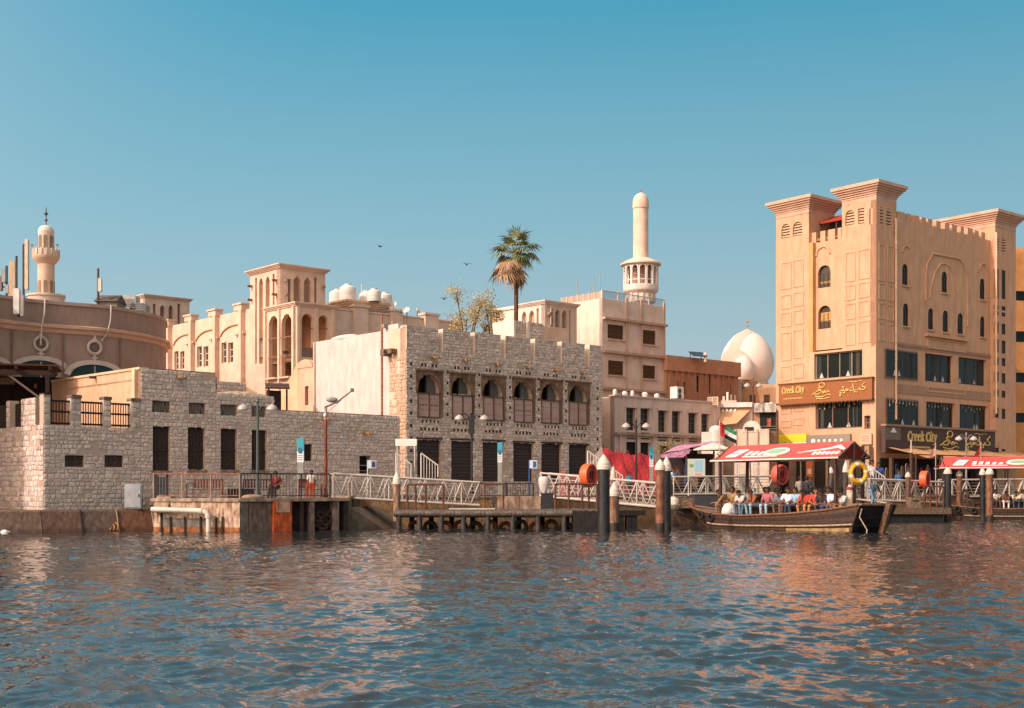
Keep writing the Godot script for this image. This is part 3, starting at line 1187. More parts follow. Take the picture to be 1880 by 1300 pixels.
# the two seen faces of a wind tower: corner at x = 0, front to px r, side to px l
func wind_tower(t: Node3D, f: Fr, r: float, l: float, top: float, overhang: int, slots: Array, y0: float, y1: float, lit: String, shade: String) -> void:
	var w = f.x(r)
	var d = -f.z(l)
	var yt = f.y((CX + (f.o.x / -f.o.z) * FOC), top)
	var lm = mat(lit)
	var holes = []
	for q in slots:
		var wide = q[1] - q[0] > 6
		holes.append(f.hole(q[0], q[1], y0 - (0 if wide else 2), y1 + 60, 2 if wide else 0))
	var m := M.new()
	m.wall(0, 0, w, yt - 0.3, -0.5, 0, holes)
	part(t, "front_wall", m, lm)
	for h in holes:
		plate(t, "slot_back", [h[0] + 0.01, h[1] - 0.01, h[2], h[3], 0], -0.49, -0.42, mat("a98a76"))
	var sh = []
	for i in 4:
		var z0 = -d + d * (0.16 + 0.2 * i)
		sh.append([z0, z0 + (0.11 if i in [0, 3] else 0.2) * d * 0.7, holes[0][2], holes[0][3], 0 if i in [0, 3] else 2])
	m = M.new()
	m.t = side()
	m.wall(-d, 0, -0.003, yt - 0.3, -0.5, 0, sh)
	part(t, "side_wall", m, lm)
	for h in sh:
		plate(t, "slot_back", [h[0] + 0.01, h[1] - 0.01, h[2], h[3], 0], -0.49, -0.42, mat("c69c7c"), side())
	m = M.new()
	m.box(0.5, 0, -d, w - 0.5, yt - 0.8, -d + 0.3)
	m.box(w - 0.3, 0, -d + 0.3, w, yt - 0.3, -0.5)
	part(t, "rear_wall", m, lm)
	m = M.new()
	cornice(m, 0, w, -d, 0, yt, 0.28, 0.3, 3)
	part(t, "cornice", m, lm)


func build_beige_house() -> void:
	# ---- long sand-coloured house with its corner wind tower
	var f := fr(514.7, 100)
	var lit = mat("eccbb2")
	var b = thing("wind_tower_house", "long sand house with pilasters, paired windows and a big square wind tower at its corner", "building", f.xf())
	var yt = f.y(514.7, 484)
	var w = f.x(597)
	var d = -f.z(459)
	# tower: front face
	var fh = [f.hole(528.5, 534, 512, 556, 0), f.hole(539, 553, 506, 556, 2), f.hole(558, 572, 509, 556, 2), f.hole(577, 582, 510, 556, 0)]
	var m := M.new()
	m.wall(0, 0, w, yt - 0.35, -0.6, 0, fh)
	part(b, "tower_front_wall", m, lit)
	for h in fh:
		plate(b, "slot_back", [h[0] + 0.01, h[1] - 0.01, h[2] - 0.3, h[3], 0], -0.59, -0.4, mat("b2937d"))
	var sh = [f.shole(468.5, 471.5, 510, 668, 0), f.shole(475.5, 482.5, 510, 668, 2), f.shole(487.5, 495, 507, 640, 2), f.shole(500.5, 504, 503, 560, 0)]
	m = M.new()
	m.t = side()
	m.wall(-d, 0, -0.003, yt - 0.35, -0.6, 0, sh)
	part(b, "tower_side_wall", m, lit)
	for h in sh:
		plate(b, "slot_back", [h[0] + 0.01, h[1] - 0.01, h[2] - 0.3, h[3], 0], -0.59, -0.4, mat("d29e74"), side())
	m = M.new()
	cornice(m, 0, w, -d, 0, yt, 0.35, 0.35, 4)
	m.box(0.3, yt - 0.9, -d + 0.3, w - 0.3, yt - 0.4, -0.3)
	part(b, "tower_cornice", m, lit)
	m = M.new()
	m.box(w - 0.3, 0, -d, w - 0.003, yt - 0.36, -0.6)
	m.box(0.6, 0, -d + 0.003, w - 0.3, yt - 0.36, -d + 0.3)
	part(b, "tower_rear_wall", m, lit)
	# beam ends sticking out of the tower
	for q in [[462.5, 526], [462.5, 551], [507.5, 515], [507.5, 541]]:
		var z = f.z(q[0])
		var y = f.sy(q[0], q[1])
		solid(b, "beam_end", [-0.4, y - 0.09, z - 0.09, 0.0, y + 0.09, z + 0.09], mat("b88f6c", "wood"))
	for q in [[523, 515], [523, 541], [592, 527]]:
		var x = f.x(q[0])
		var y = f.y(q[0], q[1])
		solid(b, "beam_end", [x - 0.09, y - 0.09, 0, x + 0.09, y + 0.09, 0.35], mat("d8b79a", "wood"))
	# long side: parapet, pilasters and paired windows
	var far = f.z(300)
	var py = f.sy(447, 569.5)
	var bays = [[313.8, 592], [355.5, 583.5], [400, 574], [447.7, 565]]
	var ws = [[320, 338.5, 645, 678], [361.5, 382.5, 636, 673.5], [406.5, 428, 629, 666]]
	var holes = []
	for q in ws:
		var mid = (q[0] + q[1]) / 2
		var t0 = q[2]
		holes.append(f.shole(q[0], mid - 1.5, t0, q[3] + 0.8))
		holes.append(f.shole(mid + 1.5, q[1], t0, q[3]))
	holes.append(f.shole(476.5, 485.5, 621, 655))
	m = M.new()
	m.t = side()
	m.wall(far, 0, -d - 0.003, py, -0.4, 0, holes)
	part(b, "long_wall", m, lit)
	for h in holes:
		window(b, h, -0.25, mat("d8c4b2"), glass("4a4038", 0.2), 0, 2, side(), 0.09)
	for q in bays:
		var z = f.z(q[0])
		m = M.new()
		m.t = side()
		m.box(z - 0.22, 0, 0, z + 0.22, py - 0.02, 0.42)
		m.box(z - 1.25, py - 2.0, 0, z + 0.34, py - 1.78, 0.30)
		m.box(z - 1.0, py - 0.02, -0.3, z + 0.3, py + 0.42, 0.40)
		m.box(z - 1.1, py + 0.424, -0.35, z + 0.38, py + 0.56, 0.50)
		part(b, "pilaster", m, lit)
	for q in [[319, 352, 626], [360, 396, 618.5], [405, 444, 610]]:
		var z0 = f.z(q[0])
		var z1 = f.z(q[1])
		var y = f.sy(q[0], q[2] + 8)
		m = M.new()
		m.t = side()
		var pts = []
		for i in 9:
			var s = i / 8.0
			pts.append(Vector3(lerp(z0, z1, s), y + 0.75 * pow(sin(min(1.0, s * 1.6) * PI / 2), 0.6), 0.05))
		m.tube(pts, 0.09, -1, 4)
		part(b, "blind_arch_moulding", m, mat("d9ab86"))
	m = M.new()
	m.box(0.4, py - 0.8, far, 9, py - 0.6, -d - 0.5)
	part(b, "roof", m, mat("c9a88e", "concrete"))

	# ---- arcaded loggia in front
	var g := fr(543.5, 95)
	var lo = thing("arched_loggia", "open sand pavilion with tall lobed arches below the big wind tower", "pavilion", g.xf())
	var ly = g.y(543.5, 554)
	var lw = g.x(617)
	var ld = -g.z(489)
	var pale = mat("efcdb2")
	var lf = [g.hole(554, 575, 575, 656, 3), g.hole(585, 602.5, 578, 656, 3)]
	m = M.new()
	m.wall(0, 0, lw, ly - 0.3, -0.35, 0, lf)
	part(lo, "front_wall", m, pale)
	var ls = [g.shole(493, 511, 579, 694, 3), g.shole(516.5, 535.5, 575.5, 692, 3)]
	m = M.new()
	m.t = side()
	m.wall(-ld, 0, -0.003, ly - 0.3, -0.35, 0, ls)
	part(lo, "side_wall", m, pale)
	m = M.new()
	m.box(0.35, 0, -ld + 0.003, lw - 0.003, ly - 0.3, -ld + 0.3)
	m.box(lw - 0.3, 0, -ld + 0.3, lw - 0.003, ly - 0.3, -0.35)
	part(lo, "rear_wall", m, mat("d8a67e"))
	m = M.new()
	cornice(m, 0, lw, -ld, 0, ly, 0.25, 0.3, 3)
	part(lo, "cornice", m, pale)
	m = M.new()
	m.box(0.36, lf[0][2] - 0.25, -ld + 0.3, lw - 0.31, lf[0][2] - 0.05, -0.36)
	part(lo, "floor", m, mat("b08a6c"))
	for h in ls:
		for q in [0.32, 0.62]:
			solid(lo, "tie_bar", [-0.1, lerp(h[2], h[3], q), h[0], -0.04, lerp(h[2], h[3], q) + 0.07, h[1]], mat("c9a284", "wood"))
		solid(lo, "sill", [-0.36, h[2] - 0.12, h[0] - 0.1, 0.12, h[2], h[1] + 0.1], pale)
	for h in lf:
		solid(lo, "parapet_panel", [h[0] + 0.005, h[2], -0.22, h[1] - 0.005, h[2] + 0.75, -0.1], mat("8d7464"))
		solid(lo, "tie_bar", [h[0], h[2] + 2.2, -0.1, h[1], h[2] + 2.27, -0.04], mat("b59478", "wood"))
	for q in [[488.0, 0], [513.5, 0], [539.5, 0]]:
		var z = g.z(q[0])
		solid(lo, "pilaster", [-0.14, 0, z - 0.13, 0, ly - 0.32, z + 0.13], pale)
	for q in [546.5, 580, 610]:
		var x = g.x(q)
		solid(lo, "pilaster", [x - 0.13, 0, 0, x + 0.13, ly - 0.32, 0.14], pale)
	solid(lo, "wall_lamp", [-0.45, g.sy(529, 650), g.z(529) - 0.12, -0.02, g.sy(529, 650) + 0.22, g.z(529) + 0.12], mat("4a423c", "metal", 0.6))

	# ---- stepped wall and small porch below the loggia
	var e := fr(575, 90)
	var pr = thing("porch_house", "peach porch wall with a narrow door and a sloping stair wall beside the white gable", "building", e.xf())
	var ph = e.y(560, 672)
	var dh = [e.z(559.5), e.z(566), e.sy(563, 744), e.sy(563, 709), 0]
	m = M.new()
	m.t = side()
	m.wall(e.z(548), 0, 0, ph, -0.4, 0, [dh])
	part(pr, "wall", m, mat("e6bb9c"))
	plate(pr, "door", dh, -0.3, -0.2, mat("8a6248", "wood"), side())
	m = M.new()
	m.t = side()
	m.prism(pane_poly([e.z(546), e.z(574), ph, ph + 0.6, 1]), -0.4, 0.05)
	part(pr, "vaulted_top", m, mat("e6bb9c"))
	m = M.new()
	m.t = side(0.0)
	var z0 = e.z(500)
	var z1 = e.z(548)
	m.prism(PackedVector2Array([Vector2(z0, 0), Vector2(z1, 0), Vector2(z1, e.sy(548, 665)), Vector2(z0, e.sy(500, 752))]), -0.5, 0.02)
	part(pr, "sloping_stair_wall", m, mat("f0c29c"))
	for i in 8:
		var s = i / 8.0
		var z = lerp(z0, z1, s)
		solid(pr, "step", [0.5, 0, z, 1.6, lerp(e.sy(500, 752), e.sy(548, 665), s) - 0.3, z + (z1 - z0) / 8.0 - 0.01], mat("d6ab88"))
	var aw = thing("brown_awning", "small dark brown lean-to awning in front of the sloping stair wall", "awning", fr(510, 82).xf())
	m = M.new()
	m.t = Transform3D(Basis(UP, -0.5), Vector3(0, EYE + (HY - 712) / FOC * 82 - G, 0))
	m.quad(Vector3(-0.8, 0, 0.6), Vector3(0.75, 0, 0.6), Vector3(0.75, 0.35, -0.6), Vector3(-0.8, 0.35, -0.6))
	m.box(-0.8, -0.12, 0.5, 0.75, -0.004, 0.6)
	part(aw, "awning_cover", m, mat("5a3a2c", "wood"))
	solid(aw, "door_recess", [-0.5, 2.2, -0.6, 0.55, EYE + (HY - 716) / FOC * 82 - G, -0.5], mat("3a2a24", "wood"))
	for x in [-0.7, 0.65]:
		solid(aw, "prop", [x - 0.05, 2.0, 0.0, x + 0.05, EYE + (HY - 714) / FOC * 82 - G, 0.08], mat("5a3a2c", "wood"))

	# ---- wing behind, with tanks and dishes on its roof
	var k := fr(645.6, 106)
	var wg = thing("tank_roofed_house", "shaded beige house with a stepped parapet behind the white gable", "building", k.xf())
	var kx0 = k.x(606)
	var kx1 = k.x(842)
	var ky = k.y(645.6, 571)
	var sand = mat("e4ccb8")
	m = M.new()
	m.wall(kx0, 0, kx1, ky, -0.5, 0, [])
	part(wg, "front_wall", m, sand)
	for q in [[647, 672, 1], [716, 735, 1], [777, 801, 1]]:
		var x0 = k.x(q[0])
		var x1 = k.x(q[1])
		m = M.new()
		m.box(x0, ky - 3.0, 0, x1, ky + 0.0, 0.35)
		m.box(x0, ky + 0.003, -0.5, x1, ky + 0.35, 0.35)
		m.box(x0 - 0.12, ky + 0.353, -0.6, x1 + 0.12, ky + 0.55, 0.47)
		m.box(x0 - 0.1, ky - 3.3, 0, x1 + 0.1, ky - 3.003, 0.3)
		part(wg, "parapet_pier", m, sand)
	solid(wg, "coping", [kx0, ky, -0.52, kx1, ky + 0.12, 0.1], mat("e8cdb8"))
	solid(wg, "ledge", [kx0, ky - 3.1, 0.0, kx1, ky - 2.95, 0.25], sand)
	var rb = [k.x(645.6), k.y(645.6, 549), k.x(716)]
	m = M.new()
	m.box(rb[0], 0, -4.2, rb[2], rb[1] - 0.7, -0.6)
	part(wg, "roof_block", m, mat("e2bea2"))
	m = M.new()
	cornice(m, rb[0], rb[2], -4.2, -0.6, rb[1] + 0.0, 0.45, 0.7, 4)
	part(wg, "roof_cornice", m, mat("e6c3a6"))
	solid(wg, "roof", [kx0, ky - 0.8, -9, kx1, ky - 0.6, -0.51], mat("b89c86", "concrete"))
	solid(wg, "end_wall", [kx0 + 0.003, 0, -8.8, kx0 + 0.4, ky - 0.01, -0.5], sand)
	solid(wg, "end_wall", [kx1 - 0.4, 0, -8.8, kx1 - 0.003, ky - 0.01, -0.5], sand)
	var tn = [[618, 549, 24, 531, "white"], [641, 545, 24, 527, "taller white"], [672, 551, 22, 534, "white"], [689, 552, 20, 535, "white"], [706, 553, 20, 537, "white"]]
	var where = ["leftmost of the roof tanks", "tallest of the roof tanks, beside the gap", "first right of the gap on the roof", "middle of the three right roof tanks", "rightmost of the roof tanks"]
	for i in tn.size():
		var q = tn[i]
		var p = at(q[0], q[1], 108.5)
		var s = 108.5 / FOC
		var t = thing("water_tank", "round white water tank, " + where[i], "water tank", upright(Vector3(p.x, rb[1] + G, p.z + (0.9 if i % 2 else -0.6))), "white tanks on the roof")
		var h = (EYE + (HY - q[3]) * s) - rb[1] - G
		var r = q[2] / 2.0 * s * 1.3
		m = M.new()
		m.lathe([Vector2(r * 0.96, 0), Vector2(r, 0.1), Vector2(r, h * 0.35), Vector2(r * 0.97, h * 0.38), Vector2(r, h * 0.41), Vector2(r, h * 0.68), Vector2(r * 0.93, h * 0.84), Vector2(r * 0.6, h * 0.97), Vector2(0.2, h)], 22)
		part(t, "tank_body", m, mat("efe6dc", "plaster", 0.5))
		m = M.new()
		m.lathe([Vector2(0.3, h - 0.06), Vector2(0.3, h + 0.1), Vector2(0.05, h + 0.14)], 12)
		part(t, "lid", m, mat("e2d8cd", "plaster", 0.5))
	pipe(wg, "thin_aerial", [Vector3(k.x(664, -2.0), rb[1], -2.0), Vector3(k.x(664, -2.0), k.y(664, 521, -2.0), -2.0)], 0.04, mat("d8cfc6", "metal"))
	for q in [[722, 575, 563, 8.5, "largest white satellite dish, beside the water tanks"], [747, 580, 572, 6.5, "middle white satellite dish on the beige parapet"], [766, 584, 572, 6, "slim edge-on satellite dish right of the two others"]]:
		var p = at(q[0], q[1], 109)
		var t = thing("satellite_dish", q[4], "satellite dish", upright(p), "satellite dishes on the beige roof")
		var s = 109 / FOC
		var y = (q[1] - q[2]) * s
		pipe(t, "mast", [Vector3(0, -0.8, 0), Vector3(0, y, 0)], 0.05, mat("8d8680", "metal"))
		m = M.new()
		m.t = Transform3D(Basis(Vector3(1, 0, 0), 1.0).rotated(UP, -0.35 if q[0] < 760 else 1.3), Vector3(0, y, 0.1))
		var pr2 = []
		for i in 6:
			pr2.append(Vector2(0.02 + q[3] * s * i / 5.0, 0.22 * pow(i / 5.0, 2)))
		m.lathe(pr2, 18)
		part(t, "dish", m, mat("efece6", "plaster", 0.5))
		pipe(t, "feed_arm", [Vector3(0, y - q[3] * s * 0.7, 0.15), Vector3(0.1, y + 0.1, 0.65)], 0.025, mat("777370", "metal"), 5)


func build_stone_house() -> void:
	var stone = mat("ffffff", "stone", 0.95)
	var mortar = mat("d3bda9", "stone", 0.95)
	var u = Vector3(0.72, 0, -0.694)
	var f := fr(80, 58, u, 0.9)
	var b = thing("stone_house", "low rubble-stone waterside house with four tall dark shutters and a terrace", "building", f.xf())
	var x1 = f.x(258)
	var x2 = f.x(396)
	var x3 = f.x(503)
	var x4 = f.x(734)
	var yt = f.y(84, 780)            # terrace wall
	var yp = f.y(84, 730)            # its pillars
	var ym = f.y(258, 676)           # main block
	var y2 = f.y(500, 728)
	var y3 = f.y(620, 759.5)
	# openings
	var tall = [f.hole(280.5, 312, 783, 864), f.hole(345, 376, 784, 863), f.hole(405.5, 435, 787, 862.5), f.hole(462, 490, 790, 863.5)]
	var vents = [f.hole(279.5, 312.5, 736, 757), f.hole(347, 377, 740, 760.5), f.hole(405, 435, 743, 763), f.hole(462, 488, 746, 765)]
	var low = [f.hole(119, 154, 836, 857), f.hole(192, 226, 836, 857.5)]
	var sml = f.hole(558, 573, 815.6, 846.5)
	var nic = f.hole(660, 680.5, 837, 869)
	var holes = tall + vents + low + [sml, nic]
	# masonry cores behind the stones
	var m := M.new()
	m.wall(0, 0, x1 - 0.002, yt, -0.45, 0, low)
	m.box(0.45, 0, -7, x1 - 0.5, yt - 0.7, -0.452)
	part(b, "terrace_wall", m, mortar)
	m = M.new()
	m.wall(x1, 0, x2, ym, -0.45, 0, tall.slice(0, 2) + vents.slice(0, 2))
	m.wall(x2 + 0.002, 0, x3, y2, -0.45, 0, tall.slice(2) + vents.slice(2))
	m.box(x1, ym - 0.6, -8, x2, ym - 0.5, -0.452)
	part(b, "main_wall", m, mortar)
	m = M.new()
	m.wall(x3 + 0.002, 0, x4, y3, -0.5, 0, [sml, nic])
	part(b, "long_wall", m, mortar)
	solid(b, "wall_coping", [x3 + 0.02, y3, -0.48, x4 - 0.02, y3 + 0.05, -0.02], mat("a8937f", "concrete"))
	solid(b, "wall_coping", [x1 + 0.02, ym, -0.43, x2 - 0.02, ym + 0.05, -0.02], mat("a8937f", "concrete"))
	solid(b, "roof_slab", [x2 + 0.45, y2 - 0.35, -4.5, x3 - 0.02, y2 - 0.1, -0.46], mat("d8bfa6", "concrete"))
	m = M.new()
	m.t = Transform3D(Basis(), Vector3(0, 0, 0))
	m.ball(Vector3(lerp(x2, x3, 0.72), y2 - 0.12, -1.6), Vector3(2.0, 0.42, 1.0), 16, 8)
	part(b, "plaster_hump", m, mat("ddc3aa", "concrete"))
	# rear parapet on the roof, in stone
	var rp := [x2 + 0.1, x2 + 3.6, y2, f.y(440, 702, -2.8)]
	solid(b, "rear_parapet", [rp[0], y2 - 0.4, -3.3, rp[1], rp[3], -2.9], mortar)
	stones(b, Transform3D(Basis(), Vector3(0, 0, -2.9)), [[rp[0], rp[1], y2 - 0.1, rp[3]]], [], 61, 0.22, 0, stone)
	# lit plaster side of the main block
	m = M.new()
	m.t = side(x1)
	var zs = f.z(95, x1)
	m.wall(zs, yt - 0.6, -0.003, ym - 0.06, -0.4, 0, [])
	part(b, "plaster_side_wall", m, mat("e6b893", "streaky"))
	m = M.new()
	m.t = side(x1)
	m.box(-0.62, yt - 0.1, 0, -0.32, ym - 0.02, 0.16)
	m.box(zs, ym - 0.057, -0.42, -0.01, ym + 0.06, 0.06)
	part(b, "plaster_pilaster", m, mat("f0c8a2"))
	solid(b, "water_spout", [x1 - 0.35, f.sy(176, 693, x1) - 0.07, f.z(176, x1) - 0.07, x1, f.sy(176, 693, x1) + 0.05, f.z(176, x1) + 0.07], mat("7a5a42", "wood"))
	# terrace pillars, grilles
	var pil = [[68.5, 92.5], [130.5, 149], [190.5, 204], [241, 258]]
	for q in pil:
		var a = f.x(q[0]) if q[0] > 70 else 0.0
		var e = f.x(q[1])
		m = M.new()
		m.box(a, yt, -0.45, e, yp + (0.05 if q[0] > 70 else 0.15), 0.0)
		part(b, "pillar", m, mortar)
		stones(b, Transform3D(), [[a, e, yt, yp]], [], 11 + int(q[0]), 0.24, 4, stone)
		solid(b, "pillar_cap", [a - 0.02, yp + (0.052 if q[0] > 70 else 0.152), -0.47, e + 0.02, yp + 0.2, 0.06], mat("8d7b6c", "concrete"), Transform3D(), 0.03)
	for i in 3:
		var a = f.x(pil[i][1])
		var e = f.x(pil[i + 1][0])
		m = M.new()
		for y in [yt + 0.06, lerp(yt, yp, 0.48), yp - 0.16]:
			m.box(a, y, -0.24, e, y + 0.09, -0.14)
		var gr = part(b, "grille", m, mat("3e2b24", "wood"))
		var n = int((e - a) / 0.125)
		for k in n:
			var x = a + (k + 0.5) * (e - a) / n
			m = M.new()
			m.tube([Vector3(x, yt + 0.02, -0.19), Vector3(x, yp - 0.1, -0.19)], 0.026, -1, 5)
			part(gr, "grille_bar", m, mat("453029", "wood"))
	# terrace side facing left
	m = M.new()
	m.t = side()
	m.wall(-9, 0, -0.003, yt, -0.45, 0, [])
	part(b, "terrace_side_wall", m, mortar)
	stones(b, side(), [[-9, 0, 0, yt]], [], 13, 0.24, 40, stone)
	for q in [[45, 65], [39, 46], [12, 18]]:
		var z0 = f.z(q[0])
		var z1 = min(f.z(q[1]), -0.05)
		m = M.new()
		m.t = side()
		m.box(z0, yt, -0.45, z1, yp + 0.05, 0)
		part(b, "pillar", m, mortar)
		stones(b, side(), [[z0, z1, yt, yp]], [], 17 + int(q[0]), 0.24, 3, stone)
	for i in 44:
		solid(b, "screen_lath", [-9 + i * 0.2, yt, -0.3, -9 + i * 0.2 + 0.07, yp - 0.1, -0.24], mat("4b362c", "wood"), side())
	# the stones of the front
	var reg = [[0, x1, 0, yt], [x1, x2, 0, ym], [x2, x3, 0, y2], [x3, x4, 0, y3]]
	stones(b, Transform3D(), reg, holes, 21, 0.195, 240, stone, [1, 2, 3, 5, 7, 4, 5])
	# shutters, vents, sills
	for h in tall:
		var s = plate(b, "shutter", h, -0.3, -0.2, mat("4d3d37", "wood"))
		for i in 5:
			var x = lerp(h[0], h[1], (i + 0.5) / 5)
			solid(s, "board", [x - (h[1] - h[0]) / 10 + 0.012, h[2] + 0.02, -0.2, x + (h[1] - h[0]) / 10 - 0.012, h[3] - 0.02, -0.175 + 0.006 * (i % 2)], mat("57453d", "wood"))
		solid(s, "rail", [h[0] + 0.01, lerp(h[2], h[3], 0.47) - 0.035, -0.17, h[1] - 0.01, lerp(h[2], h[3], 0.47) + 0.035, -0.12], mat("5b4741", "wood"))
		solid(b, "window_sill", [h[0] - 0.06, h[2] - 0.12, -0.28, h[1] + 0.06, h[2] - 0.002, 0.12], mat("b5a493", "concrete"), Transform3D(), 0.02)
	for h in vents:
		var s = plate(b, "vent", h, -0.3, -0.22, mat("4a3d35", "stone"))
		for i in 9:
			var x = lerp(h[0], h[1], (i + 0.5) / 9)
			m = M.new()
			m.t = Transform3D(Basis(Vector3(0, 0, 1), 0.16 * sin(i * i * 2.7 + h[0])), Vector3(x, (h[2] + h[3]) / 2, -0.16))
			var q = (h[3] - h[2]) * 0.46
			m.box(-0.035, -q, -0.03, 0.035, q, 0.03)
			part(s, "vent_bar", m, mat("8d7f71", "stone"))
	for h in low:
		var s = plate(b, "small_shutter", h, -0.25, -0.14, mat("6a5548", "wood"))
		for i in 4:
			solid(s, "board", [lerp(h[0], h[1], i / 4.0) + 0.012, h[2] + 0.03, -0.14, lerp(h[0], h[1], (i + 1) / 4.0) - 0.012, h[3] - 0.03, -0.115], mat(["6f594b", "644f44"][i % 2], "wood"))
	plate(b, "shutter", sml, -0.25, -0.14, mat("452a22", "wood"))
	var nb = plate(b, "niche", nic, -0.48, -0.4, mat("2c2625", "wood"))
	solid(nb, "shelf", [nic[0] + 0.01, lerp(nic[2], nic[3], 0.42), -0.4, nic[1] - 0.01, lerp(nic[2], nic[3], 0.42) + 0.06, -0.1], mat("8a8078", "metal"))
	solid(nb, "shelf", [nic[0] + 0.01, nic[2] + 0.12, -0.4, nic[1] - 0.01, nic[2] + 0.17, -0.1], mat("8a8078", "metal"))
	# spouts
	for q in [[327.6, 691], [669, 794], [594, 768]]:
		var x = f.x(q[0])
		var y = f.y(q[0], q[1])
		m = M.new()
		m.t = Transform3D(Basis(Vector3(1, 0, 0), 0.12), Vector3(x, y, 0))
		m.box(-0.11, -0.07, -0.1, 0.11, -0.02, 0.62)
		m.box(-0.11, -0.02, -0.1, -0.07, 0.07, 0.6)
		m.box(0.07, -0.02, -0.1, 0.11, 0.07, 0.6)
		part(b, "water_spout", m, mat("c99a70", "wood"))
	# small things standing against it
	var ac = thing("roof_air_unit", "small dark air conditioner on the stone house's roof step", "air conditioner", f.xf())
	solid(ac, "casing", [f.x(400), y2 + 0.2, -1.2, f.x(409), f.y(405, 692), -0.6], mat("5c544f", "metal", 0.6), Transform3D(), 0.04)
	solid(ac, "cover", [f.x(400) - 0.05, f.y(405, 692), -1.25, f.x(409) + 0.05, f.y(405, 692) + 0.06, -0.55], mat("cfc4b8", "metal", 0.6))
	solid(ac, "stand", [f.x(401), y2 - 0.35, -1.1, f.x(408), y2 + 0.2, -0.7], mat("4a4440", "metal"))
	var f2 := fr(245.5, 57.9, Vector3(0.985, 0, -0.17), 0.98)
	var cab = thing("utility_cabinet", "plain pale grey utility cabinet standing against the stone wall", "cabinet", f2.xf())
	var hw = 15.0 / FOC * 58
	var ch = f2.y(245, 888)
	solid(cab, "casing", [-hw, 0.08, -0.3, hw, ch, 0.3], mat("a9aeb0", "metal", 0.5), Transform3D(), 0.03)
	solid(cab, "door", [-hw + 0.05, 0.14, 0.3, hw - 0.05, ch - 0.06, 0.325], mat("b2b7b9", "metal", 0.5))
	solid(cab, "plinth", [-hw + 0.03, 0.0, -0.28, hw - 0.03, 0.08, 0.28], mat("6b655f", "concrete"))
	solid(cab, "handle", [hw - 0.14, ch * 0.5, 0.325, hw - 0.10, ch * 0.5 + 0.14, 0.36], mat("55585a", "metal", 0.4))


